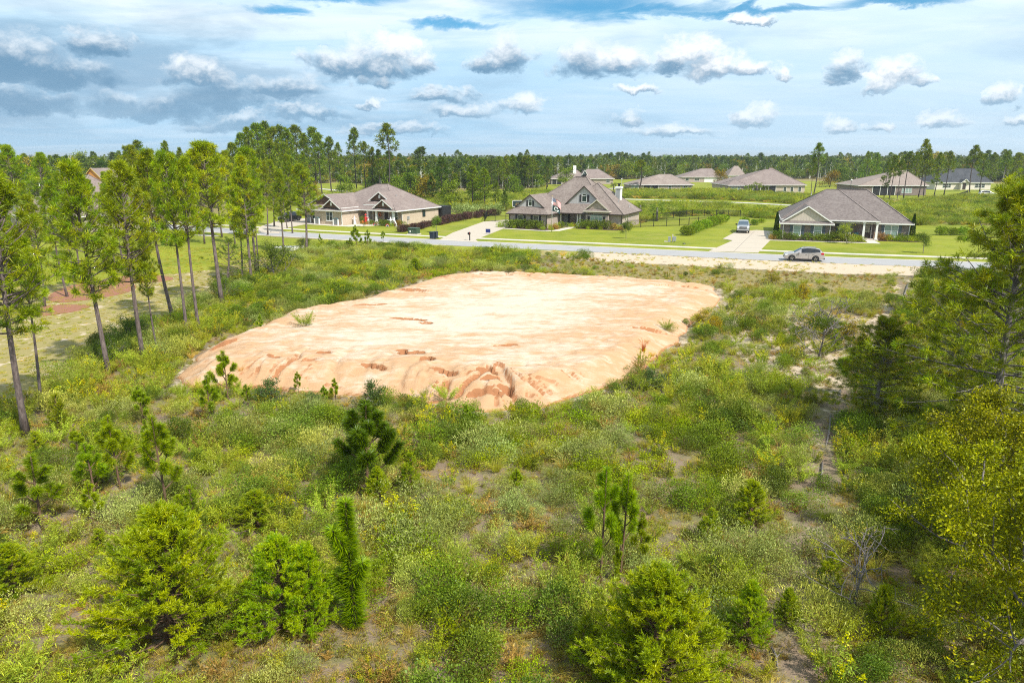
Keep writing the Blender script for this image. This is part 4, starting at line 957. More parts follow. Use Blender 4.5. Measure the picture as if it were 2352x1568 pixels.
def bushy_pine(seed, width=1.25, nb=95, per=8, nbl=42, a=(.09, .150, .005), b=(.225, .270, .010)):
    """dense young sand pine of height 3, boughs to the ground, short bright needles"""
    r = np.random.default_rng(seed); H = 3.0; V = []; F = []; B = Blades(seed+1)
    nst = r.integers(1, 3); stems = [curve_pts((0, 0, -.1), (r.normal()*.12*(k+.3), r.normal()*.12*(k+.3), 1), H*(.96-.14*k), 6, 0, .02, r) for k in range(nst)]
    for s_ in stems: tube(V, F, s_, list(np.linspace(.06, .014, 7)), 6)
    for i in range(nb):
        t = (i+r.random())/nb; st = stems[i % nst]; P, _ = along_pts(st, np.array([.06+.9*t])); az = i*2.399+r.normal()*.4
        L = width*((1-t)**.75*.95+.10)*(.7+.45*r.random()); el = .12+.75*t
        pts = curve_pts(P[0], (math.cos(az)*math.cos(el), math.sin(az)*math.cos(el), math.sin(el)), L, 4, .5, .07, r)
        tube(V, F, pts, [.022, .017, .013, .009, .005], 3, False)
        tn = np.array(a)+(np.array(b)-np.array(a))*r.random(); tn = tn*(.85+.3*r.random())
        k = int(per*(.5+L)); tt = .28+.72*r.random(k); tt[0] = .93; C, D = along_pts(pts, tt)
        tw = unit(D*.8+r.normal(size=(k, 3))*.45+np.array([0, 0, .35])); TL = (.14+.16*r.random(k))*(1.15-.4*tt)
        n = k*nbl; q = np.repeat(np.arange(k), nbl); u = r.random(n); base = C[q]+tw[q]*(TL[q]*u)[:, None]
        dirs = unit(tw[q]*.9+r.normal(size=(n, 3))*.5); B.add(base, dirs, .048+.045*r.random(n), .0075+.005*r.random(n), tints(r, n, tn*.85, tn*1.2, .1))
    return asset('young_pine', [('trunk', pydata('trunk', V, F, True), MAT['twig']), ('crown', B.mesh('crown'), MAT['needle'])])

def broadleaf(seed, H=6.0, R_=2.4, z0=.25, ncl=420, nl=24, ll=.13, lw=.06, a=(.06, .10, .01), b=(.14, .17, .015), trunkr=.12, nlimb=14, mat_='greybark', flat=.8, hang=.2, name='oak_tree', jitter=.22):
    r = np.random.default_rng(seed); V = []; F = []; B = Blades(seed+1)
    stem = curve_pts((0, 0, -.15), (r.normal()*.08, r.normal()*.08, 1), H*.7, 6, 0, .06, r); tube(V, F, stem, list(np.linspace(trunkr, trunkr*.4, 7)), 7)
    tips = []
    for i in range(nlimb):
        t = z0+(.98-z0)*(i+r.random()*.7)/nlimb; P, _ = along_pts(stem, np.array([t])); az = i*2.399+r.normal()*.4; el = .15+.8*t+r.normal()*.15
        L = R_*(1.15-.55*t)*(.75+.4*r.random()); pts = curve_pts(P[0], (math.cos(az)*math.cos(el), math.sin(az)*math.cos(el), math.sin(el)), L, 6, .25, .16, r)
        tube(V, F, pts, list(np.linspace(trunkr*.42, .012, 7)), 5, False); tips.append(pts)
        for j in range(4):
            q, dq = along_pts(pts, np.array([.35+.6*r.random()])); p2 = curve_pts(q[0], dq[0]+r.normal(size=3)*.7, L*(.25+.35*r.random()), 4, .2, .18, r)
            tube(V, F, p2, [.022, .017, .012, .008, .004], 3, False); tips.append(p2)
            for jj in range(2):
                q, dq = along_pts(p2, np.array([.4+.5*r.random()])); p3 = curve_pts(q[0], dq[0]+r.normal(size=3)*.8, L*.22, 3, .1, .2, r); tube(V, F, p3, [.012, .009, .006, .003], 3, False); tips.append(p3)
    for c in range(ncl):
        pts = tips[r.integers(len(tips))]; P, D = along_pts(pts, np.array([.4+.62*r.random()])); n = int(nl*(.6+.8*r.random()))
        tn = np.array(a)+(np.array(b)-np.array(a))*r.random(); tn = tn*(.8+.4*r.random())
        base = P[0]+r.normal(size=(n, 3))*jitter*np.array([1, 1, flat]); dirs = unit(D[0]*.4+r.normal(size=(n, 3))*.8-np.array([0, 0, hang]))
        B.add(base, dirs, ll*(.6+.7*r.random(n)), lw*(.6+.7*r.random(n)), tints(r, n, tn*.85, tn*1.2, .12))
    return asset(name, [('trunk', pydata('trunk', V, F, True), MAT[mat_]), ('crown', B.mesh('crown'), MAT['leaf'])])

# ---- low scrub, one mesh each
def one(name, B, m): me = B.mesh(name); me.materials.append(MAT[m]); return bpy.data.objects.new(name, me)
def fennel(seed, a=(.135, .18, .045), b=(.235, .275, .075), n=20, h=.95):
    r = np.random.default_rng(seed); B = Blades(seed)
    for i in range(n):
        az = r.random()*6.28; o = .16*r.random(); L = h*(.6+.5*r.random()); pts = curve_pts((o*math.cos(az), o*math.sin(az), 0), (math.cos(az)*.42, math.sin(az)*.42, 1), L, 4, -.45, .06, r)
        for q in range(4): B.add([pts[q]], unit(pts[q+1]-pts[q]), np.linalg.norm(pts[q+1]-pts[q])*1.1, .014, (.15, .12, .06))
        k = 84; t = .22+.78*r.random(k); P, D = along_pts(pts, t); dirs = unit(D*.7+r.normal(size=(k, 3))*.55); B.add(P+r.normal(size=(k, 3))*.03, dirs, (.06+.085*r.random(k))*(1.2-.5*t), .009+.008*r.random(k), tints(r, k, a, b, .14), .15)
    return one('feathery_shrub', B, 'leaf')
def goldenrod(seed):
    r = np.random.default_rng(seed); B = Blades(seed)
    for i in range(17):
        az = r.random()*6.28; o = .28*r.random(); L = .55+.45*r.random(); pts = curve_pts((o*math.cos(az), o*math.sin(az), 0), (math.cos(az)*.25, math.sin(az)*.25, 1), L, 4, -.1, .05, r)
        for q in range(4): B.add([pts[q]], unit(pts[q+1]-pts[q]), L/4*1.1, .012, (.14, .11, .05))
        k = 42; t = .1+.8*r.random(k); P, D = along_pts(pts, t); B.add(P, unit(D*.5+r.normal(size=(k, 3))*.6), .06+.07*r.random(k), .016+.012*r.random(k), tints(r, k, (.10, .14, .03), (.19, .23, .075), .14))
        if r.random() < .5:
            k = 34; t = .80+.22*r.random(k); P, D = along_pts(pts, t); P = P+r.normal(size=(k, 3))*.035; B.add(P, r.normal(size=(k, 3)), .028+.03*r.random(k), .024+.018*r.random(k), tints(r, k, (.22, .21, .015), (.32, .30, .03), .1))
    return one('goldenrod', B, 'leaf')
def dome(seed, a, b, rx=.5, h=.6, n=1500, l=.06, w=.032, name='scrub_bush', sprig=.5):
    r = np.random.default_rng(seed); B = Blades(seed); lob = r.normal(size=(10, 3))*np.array([rx*.5, rx*.5, .05]); lob[:, 2] = h*(.45+.3*r.random(10)); rr = .22+.2*r.random(10)
    for q in range(10): 
        P = np.array([[0, 0, 0.]]); d = lob[q]; B.add(P, unit(d), np.linalg.norm(d)*1.1, .02, (.12, .09, .06)); 
        for _ in range(3): B.add([lob[q]*.5], unit(d+r.normal(size=3)*.25), np.linalg.norm(d)*.8, .012, (.13, .10, .07))
    k = r.integers(0, 10, n); dv = unit(r.normal(size=(n, 3))); rad = rr[k]*rx*2*(.55+.45*r.random(n)**.6); P = lob[k]+dv*rad[:, None]; P[:, 2] = np.abs(P[:, 2])*.98+.02
    dirs = unit(dv*.6+r.normal(size=(n, 3))*.5+np.array([0, 0, sprig])); tk = tints(r, 10, a, b, .15); B.add(P, dirs, l*(.6+.8*r.random(n)), w*(.6+.8*r.random(n)), np.clip(tk[k]*(1+.16*r.normal(size=(n, 1))), .004, 1))
    return one(name, B, 'leaf')
def tussock(seed, a, b, n=150, L=.6, lean=.5, w=.011, name='grass_tussock'):
    r = np.random.default_rng(seed); B = Blades(seed); az = r.random(n)*6.28; l = L*(.45+.6*r.random(n)); sp = lean*(.3+.8*r.random(n))
    d1 = unit(np.stack([np.cos(az)*sp, np.sin(az)*sp, np.ones(n)], 1)); base = np.stack([np.cos(az)*.09*r.random(n), np.sin(az)*.09*r.random(n), np.zeros(n)], 1)
    T = tints(r, n, a, b, .15); B.add(base, d1, l*.75, w, T); d2 = unit(d1*np.array([1, 1, .35])+np.stack([np.cos(az), np.sin(az), -np.zeros(n)], 1)*.25); B.add(base+d1*(l*.62)[:, None], d2, l*.55, w*.8, T, .3)
    return one(name, B, 'drygrass')
def twiggy(seed, leaf_=(.16, .10, .06)):
    r = np.random.default_rng(seed); B = Blades(seed)
    for i in range(26):
        az = r.random()*6.28; pts = curve_pts((0, 0, 0), (math.cos(az)*.7, math.sin(az)*.7, 1), .35+.35*r.random(), 3, -.2, .12, r)
        for q in range(3): B.add([pts[q]], unit(pts[q+1]-pts[q]), .2, .011, (.17, .115, .085))
        k = 26; P, D = along_pts(pts, .25+.75*r.random(k)); B.add(P, unit(D+r.normal(size=(k, 3))*.7), .05+.07*r.random(k), .01+.014*r.random(k), tints(r, k, leaf_, (.25, .19, .11), .2))
    return one('twiggy_shrub', B, 'leaf')
KINDS = {
 'fennel': ([fennel(11), fennel(12, n=24, h=1.1), fennel(13, (.15, .20, .05), (.25, .30, .08)), fennel(14, (.17, .20, .04), (.28, .30, .06), 16)], 'feathery_shrub', 'feathery shrub', 'shrub', 'feathery shrubs of the scrub lot'),
 'golden': ([goldenrod(21), goldenrod(22), goldenrod(23)], 'goldenrod', 'yellow-tipped goldenrod', 'wildflower', 'goldenrod of the scrub lot'),
 'oak': ([dome(31, (.055, .09, .018), (.11, .155, .03), .5, .6, 2800, .042, .022), dome(32, (.07, .105, .03), (.13, .165, .05), .6, .55, 3000, .042, .022), dome(33, (.045, .075, .02), (.095, .13, .035), .45, .7, 2800, .042, .022)], 'scrub_bush', 'dark small-leaved bush', 'bush', 'dark bushes of the scrub lot'),
 'grey': ([dome(41, (.145, .17, .09), (.235, .26, .15), .5, .62, 2600, .05, .015, 'grey_green_bush', .9), dome(42, (.125, .155, .095), (.20, .235, .15), .6, .6, 2800, .055, .015, 'grey_green_bush', .9), dome(43, (.16, .185, .08), (.26, .28, .13), .5, .72, 2600, .06, .014, 'grey_green_bush', 1.1)], 'grey_green_bush', 'grey-green bush', 'bush', 'grey-green bushes of the scrub lot'),
 'weed': ([dome(51, (.10, .145, .016), (.185, .235, .03), .42, .45, 1800, .05, .02, 'leafy_weed'), dome(52, (.12, .16, .02), (.215, .25, .04), .5, .4, 1800, .045, .02, 'leafy_weed')], 'leafy_weed', 'light green weed', 'plant', 'leafy weeds of the scrub lot'),
 'tuss': ([tussock(61, (.17, .19, .05), (.33, .29, .13)), tussock(62, (.15, .19, .04), (.27, .27, .09), 170, .7, .7), tussock(63, (.28, .23, .12), (.42, .34, .20), 140, .55, .6)], 'grass_tussock', 'wiry grass tussock', 'grass', 'grass tussocks of the scrub lot'),
 'twig': ([twiggy(71), twiggy(72, (.20, .11, .07))], 'twiggy_shrub', 'brown twiggy shrub', 'shrub', 'brown twiggy shrubs of the scrub lot'),
}
SRC = bpy.data.collections.new('sources')       # never linked to the scene
def scatter(name, sources, P, rz, sc, idx, label, cat=None, tilt=None):
    """one object of kind stuff: sources instanced on points by geometry nodes"""
    cl = bpy.data.collections.new(name+'_sources')
    for i, s in enumerate(sources):
        c = s.copy(); c.name = '%s_source_%02d' % (name, i); cl.objects.link(c)
    n = len(P); me = bpy.data.meshes.new(name); me.vertices.add(n); me.vertices.foreach_set('co', np.asarray(P, np.float32).ravel())
    rot = np.zeros((n, 3), np.float32); rot[:, 2] = rz
    if tilt is not None: rot[:, :2] = tilt
    me.attributes.new('rot', 'FLOAT_VECTOR', 'POINT').data.foreach_set('vector', rot.ravel())
    me.attributes.new('scl', 'FLOAT_VECTOR', 'POINT').data.foreach_set('vector', np.asarray(sc, np.float32).ravel())
    me.attributes.new('pick', 'INT', 'POINT').data.foreach_set('value', np.asarray(idx, np.int32))
    o = bpy.data.objects.new(name, me); link(o); tag(o, label, cat, kind='stuff')
    g = bpy.data.node_groups.new(name, 'GeometryNodeTree'); g.interface.new_socket('Geometry', in_out='INPUT', socket_type='NodeSocketGeometry'); g.interface.new_socket('Geometry', in_out='OUTPUT', socket_type='NodeSocketGeometry')
    N = g.nodes; L = g.links; gi = N.new('NodeGroupInput'); go = N.new('NodeGroupOutput'); ip = N.new('GeometryNodeInstanceOnPoints'); ci = N.new('GeometryNodeCollectionInfo')
    ci.inputs['Collection'].default_value = cl; ci.inputs['Separate Children'].default_value = True; ci.inputs['Reset Children'].default_value = True
    def attr(nm, ty):
        a = N.new('GeometryNodeInputNamedAttribute'); a.data_type = ty; a.inputs[0].default_value = nm; return a.outputs[0]
    L.new(gi.outputs[0], ip.inputs['Points']); L.new(ci.outputs[0], ip.inputs['Instance']); ip.inputs['Pick Instance'].default_value = True
    L.new(attr('pick', 'INT'), ip.inputs['Instance Index']); L.new(attr('rot', 'FLOAT_VECTOR'), ip.inputs['Rotation']); L.new(attr('scl', 'FLOAT_VECTOR'), ip.inputs['Scale'])
    L.new(ip.outputs[0], go.inputs[0]); md = o.modifiers.new('scatter', 'NODES'); md.node_group = g; return o

# ================================================================== vegetation: planting the scrub lot
def in_view(x, y, m=4.0): return (np.abs(x) < .735*y+m) & (y > 12.5)
def pad_top(x, y): return np.where(inpoly(x, y, PAD), np.maximum(pad_height(x, y)[0], -.1), gz(x, y))
def plant_scrub():
    r = np.random.default_rng(99); cell = .70
    xs = np.arange(-64, 78, cell); ys = np.arange(12.5, 104, cell); X, Y = np.meshgrid(xs, ys); X = X.ravel()+r.uniform(-.5, .5, X.size)*cell*1.2; Y = Y.ravel()+r.uniform(-.5, .5, Y.size)*cell*1.2
    pin = inpoly(X, Y, PAD); k = in_view(X, Y) & inpoly(X, Y, LOT) & (~pin | ((polydist(X, Y, PAD)[0] < .25+1.1*(fbm(X*.4, Y*.4, 66, 2)-.2)) & (r.random(len(X)) < .5))); X, Y = X[k], Y[k]
    k = np.ones(len(X), bool)
    for (cx_, cy_, cr_) in CLEAR: k &= np.hypot(X-cx_, Y-cy_+.35*cr_) > cr_
    X, Y = X[k], Y[k]
    dp = polydist(X, Y, PAD)[0]; dt = dist_line(X, Y, TRAIL); cover = fbm(X*.28, Y*.28, 5, 3)/.875
    open_r = inpoly(X, Y, gp([(1560, 640), (1700, 625), (2070, 650), (2050, 760), (1960, 860), (1900, 960), (1700, 870), (1620, 780)]))
    prob = .80+.25*(cover-.5)*2; prob = np.where(open_r, prob*.52, prob); prob = prob*np.clip(.16+(dt-.25)/1.0, .12, 1)*np.clip(.25+dp/1.1, 0, 1)
    brown = inpoly(X, Y, gp([(1300, 590), (1500, 600), (1750, 618), (2100, 630), (2080, 690), (1660, 662), (1400, 634), (1200, 622), (1250, 585)]))
    prob = np.where(brown, prob*.6, prob); bare = sstep(fbm(X*.17+9, Y*.17, 77, 3)/.875, .60, .70); prob = prob*(1-.35*bare)
    k = r.random(len(X)) < prob; X, Y, dp, brown, cover = X[k], Y[k], dp[k], brown[k], cover[k]; n = len(X)
    names = list(KINDS); Wt = np.zeros((n, len(names)))
    for j, (nm, w0) in enumerate(zip(names, (.27, .08, .24, .16, .17, .19, .11))): Wt[:, j] = w0*np.exp(3.2*(fbm(X*.22, Y*.22, 100+13*j, 2)/.75-.5)*2)
    Wt[brown] *= np.array([.2, .35, .25, .35, .35, 4.5, 2.4]); Wt /= Wt.sum(1, keepdims=True)
    kind = (Wt.cumsum(1) < r.random((n, 1))).sum(1).clip(0, len(names)-1)
    size = np.exp(np.clip(r.normal(size=n)*.32, -.7, .42))*(.74+.58*cover)*np.where(brown, .62, 1.0)*np.clip(.62+dp/3.0, .6, 1.0); Z = np.maximum(gz(X, Y), np.where(inpoly(X, Y, PAD), pad_top(X, Y), -9))-.04; rz = r.random(n)*6.28; tl = r.normal(size=(n, 2))*.09
    for j, nm in enumerate(names):
        srcs, oname, lab, cat, grp = KINDS[nm]; s = np.where(kind == j)[0]; s = s[np.argsort(Y[s]/size[s])]
        vi = r.integers(0, len(srcs), len(s)); big = {'fennel': 1.0, 'golden': .95, 'oak': 1.15, 'grey': 1.1, 'weed': 1.0, 'tuss': 1.1, 'twig': 1.0}[nm]*.93
        seen = {}
        for q in range(min(NEAR, len(s))):
            i = s[q]; o = srcs[vi[q]].copy(); COL.objects.link(o); o.name = oname; o.location = (X[i], Y[i], Z[i]); o.rotation_euler = (tl[i, 0], tl[i, 1], rz[i]); f = size[i]*big; o.scale = (f*1.1, f*1.1, f)
            fz = 'small' if size[i] < .8 else ('large' if size[i] > 1.15 else 'middling'); f_ = Y[i]*math.cos(PITCH)+CAM_H*math.sin(PITCH); u = CX+FPX*X[i]/f_; v = CY+FPX*(CAM_H*math.cos(PITCH)-Y[i]*math.sin(PITCH))/f_
            lat = 'at far left' if u < 470 else 'left of centre' if u < 940 else 'in the centre' if u < 1410 else 'right of centre' if u < 1880 else 'at far right'
            dep = 'along the bottom' if v > 1400 else 'in the near scrub' if v > 1200 else 'in the middle scrub' if v > 1020 else 'by the pad front' if v > 850 else 'beside the pad' if v > 650 else 'behind the pad'
            key = (fz, dep, lat); c = seen.get(key, 0); seen[key] = c+1; near = 'nearest' if c == 0 else ORD[min(c, 39)]+' nearest'
            tag(o, '%s %s %s %s, %s' % (fz, lab, dep, lat, near), cat, grp)
        s2 = s[NEAR:]; v2 = vi[NEAR:]
        if len(s2):
            f = (size[s2]*big)[:, None]*np.array([1.1, 1.1, 1.0]); scatter(oname+'_mass', srcs, np.stack([X[s2], Y[s2], Z[s2]], 1), rz[s2], f, v2, 'further '+grp.replace(' of the scrub lot', '')+' spread across the scrub lot as one mass', cat, tl[s2])
    return n
NEAR = 230
CLEAR = []
# thin ground cover between the shrubs: grass wisps and litter sprigs
def ground_cover():
    r = np.random.default_rng(5); n = 30000; Y = 12.5+(104-12.5)*r.random(n)**1.5; X = (r.random(n)*2-1)*(.735*Y+3)
    k = inpoly(X, Y, LOT) & ~inpoly(X, Y, PAD) & (r.random(n) < .25+.9*np.clip(dist_line(X, Y, TRAIL)-.3, 0, .8)); X, Y = X[k], Y[k]; n = len(X)
    src = [tussock(81, (.16, .16, .05), (.30, .25, .13), 26, .30, .9, .012), tussock(82, (.24, .18, .10), (.36, .27, .18), 26, .28, 1.1, .012), dome(83, (.11, .13, .03), (.20, .21, .06), .2, .16, 70, .06, .022), twiggy(84)]
    sc = (.6+.7*r.random(n))[:, None]*np.ones((1, 3)); idx = r.choice(4, n, p=(.42, .28, .24, .06)); sc[idx == 3] *= .4
    scatter('ground_cover', src, np.stack([X, Y, gz(X, Y)-.01], 1), r.random(n)*6.28, sc, idx, 'thin grass wisps and dead sprigs over the sandy soil')
    # worn turf on the left
    n = 9000; P = np.array(gp([(-200, 960), (60, 905), (300, 762), (420, 715), (490, 680), (640, 608), (600, 560), (380, 560), (0, 640)])); X = r.uniform(-60, -18, n); Y = r.uniform(28, 100, n); k = inpoly(X, Y, [tuple(p) for p in P]) & in_view(X, Y); X, Y = X[k], Y[k]; n = len(X)
    src = [tussock(85, (.16, .19, .03), (.26, .26, .07), 40, .14, 1.2, .012), tussock(86, (.24, .22, .08), (.36, .30, .14), 36, .13, 1.3, .012)]
    scatter('turf_tufts', src, np.stack([X, Y, np.zeros(n)-.005], 1), r.random(n)*6.28, (.7+.8*r.random(n))[:, None]*np.ones((1, 3)), r.integers(0, 2, n), 'sparse tufts of turf on the sandy left lawn')
    # weeds along the sandy verge
    n = 2600; X = r.uniform(-5, 62, n); Y = r.uniform(74, 104, n); k = inpoly(X, Y, VERGE_S) & (fbm(X*.3, Y*.6, 12, 2) > .36); X, Y = X[k], Y[k]; n = len(X)
    scatter('verge_weeds', src+[tussock(87, (.2, .2, .05), (.33, .28, .12), 40, .3, .8)], np.stack([X, Y, np.zeros(n)], 1), r.random(n)*6.28, (.8+1.0*r.random(n))[:, None]*np.ones((1, 3)), r.integers(0, 3, n), 'scattered weeds on the pale sandy verge')
    # a few sprigs on the pad
    n = 70; X = r.uniform(-19, 20, n); Y = r.uniform(36, 77, n); k = inpoly(X, Y, PAD) & ((polydist(X, Y, PAD)[0] < 1.4)); X, Y = X[k], Y[k]; n = len(X)
    if n: scatter('pad_sprigs', [tussock(88, (.3, .2, .1), (.4, .26, .15), 50, .5, .5)], np.stack([X, Y, pad_top(X, Y)-.05], 1), r.random(n)*6.28, (.6+.6*r.random(n))[:, None]*np.ones((1, 3)), np.zeros(n, int), 'dry sprigs around the edge of the cleared pad')

# ================================================================== trees
TP = [tall_pine(301, .42, 2.1, 70, (4, 7), 44, .31, .024), tall_pine(302, .46, 1.8, 62, (4, 7), 44, .31, .024), tall_pine(303, .50, 2.2, 64, (4, 7), 44, .31, .024), tall_pine(304, .38, 1.9, 70, (4, 7), 44, .31, .024), tall_pine(305, .55, 1.7, 56, (4, 7), 44, .31, .024)]
# the row of slim pines along the left of the lot: base pixel, top pixel, variant, width factor
row = [(60, 1000, 404, 0, 1.05, 'leftmost and nearest'), (95, 935, 545, 4, .75, 'short second'), (250, 860, 372, 3, .95, 'third'), (330, 830, 374, 0, .95, 'fourth'), (362, 810, 520, 1, .62, 'short fifth'),
       (398, 735, 350, 1, .9, 'sixth'), (430, 770, 356, 2, .72, 'seventh'), (458, 768, 366, 4, .78, 'eighth'), (510, 700, 333, 2, 1.1, 'ninth'), (557, 650, 432, 1, .8, 'tenth'), (578, 655, 362, 3, .95, 'eleventh'), (590, 640, 345, 2, .9, 'twelfth'), (594, 638, 402, 4, .7, 'thirteenth'), (652, 578, 392, 3, .9, 'fourteenth'), (704, 580, 378, 0, 1.15, 'rightmost')]
rr = random.Random(4)
for (u, vb, vt, k, wf, which) in row:
    x, y = G(u, vb); hgt = HT(u, vt, y); z = float(gz(x, y)); s = (hgt-z)/10
    place(TP[k], (x, y, z-.05), rr.random()*6.28, (s*wf, s*wf, s), (rr.gauss(0, .015), rr.gauss(0, .02)), label='%s slim pine in the row between the left lawn and the cleared pad' % which, cat='tree', group='row of slim pines along the lot')
# pines standing on the lawn behind that row
for i, (u, vb, vt, k, wf) in enumerate([(20, 640, 470, 2, 1.2), (55, 712, 560, 4, .8), (103, 705, 450, 0, .8), (155, 682, 420, 1, .8), (172, 668, 480, 4, .7), (188, 652, 440, 3, .8), (50, 575, 338, 2, 1.0), (120, 560, 352, 0, .9), (160, 590, 395, 3, .8), (270, 632, 430, 1, .7), (282, 600, 395, 4, .8), (335, 590, 400, 0, .7), (320, 560, 338, 2, .9), (365, 548, 345, 3, .7), (405, 530, 372, 1, .8), (455, 540, 392, 0, .7), (490, 520, 330, 4, 1.0), (530, 530, 350, 2, .8), (615, 540, 372, 0, .8), (672, 536, 355, 3, .7), (-15, 620, 400, 1, 1.0), (225, 575, 415, 2, .7), (140, 530, 400, 0, .9), (195, 545, 405, 2, .8), (250, 530, 395, 0, .8), (300, 575, 420, 3, .8), (350, 535, 380, 2, .9), (385, 560, 400, 1, .8), (430, 555, 380, 2, .9), (470, 560, 400, 0, .9), (510, 545, 372, 3, .9), (540, 560, 410, 2, .8), (585, 545, 385, 0, .9), (630, 520, 370, 2, .9), (660, 525, 400, 1, .8), (80, 590, 420, 3, .9), (20, 560, 380, 0, 1.0)]):
    x, y = G(u, vb); s = HT(u, vt, y)/10
    place(TP[k], (x, y, -.05), rr.random()*6.28, (s*wf, s*wf, s), (rr.gauss(0, .015), rr.gauss(0, .015)), label='%s pine from the left among those on the lawn behind the row' % ORD[i], cat='tree', group='pines on the left lawn')

# spreading dark sand pine and dark bushes at the foot of the row
SP = tall_pine(310, .12, 4.6, 54, (5, 9), 30, .26, .028, upb=.2, inner=.75, a=(.05, .09, .012), b=(.095, .14, .02), rad=.22)
x, y = G(520, 665); s = HT(520, 552, y)/10*1.02; place(SP, (x, y, 0), 1.1, (s*1.35, s*1.35, s), (.06, .1), label='dark spreading sand pine among the slim trunks at left', cat='tree')
DB = broadleaf(320, 3.0, 2.0, .05, 260, 30, .10, .045, (.04, .07, .018), (.085, .12, .03), .07, 12, name='dark_shrub')
for (u, vb, w, hh, lb) in [(632, 640, 1.35, 1.3, 'large dark green shrub at the foot of the row of pines'), (300, 792, .75, .7, 'dark shrub between the third and fourth pine of the row'), (245, 835, .7, .55, 'grey-dark shrub at the foot of the third pine of the row'), (340, 775, .6, .6, 'dark shrub behind the fourth pine of the row'), (700, 575, .7, .6, 'dark shrub at the foot of the rightmost pine in the row'), (515, 690, .7, .7, 'dark shrub under the spreading sand pine')]:
    x, y = G(u, vb); place(DB, (x, y, float(gz(x, y))-.05), rr.random()*6, (w, w, hh), label=lb, cat='shrub')

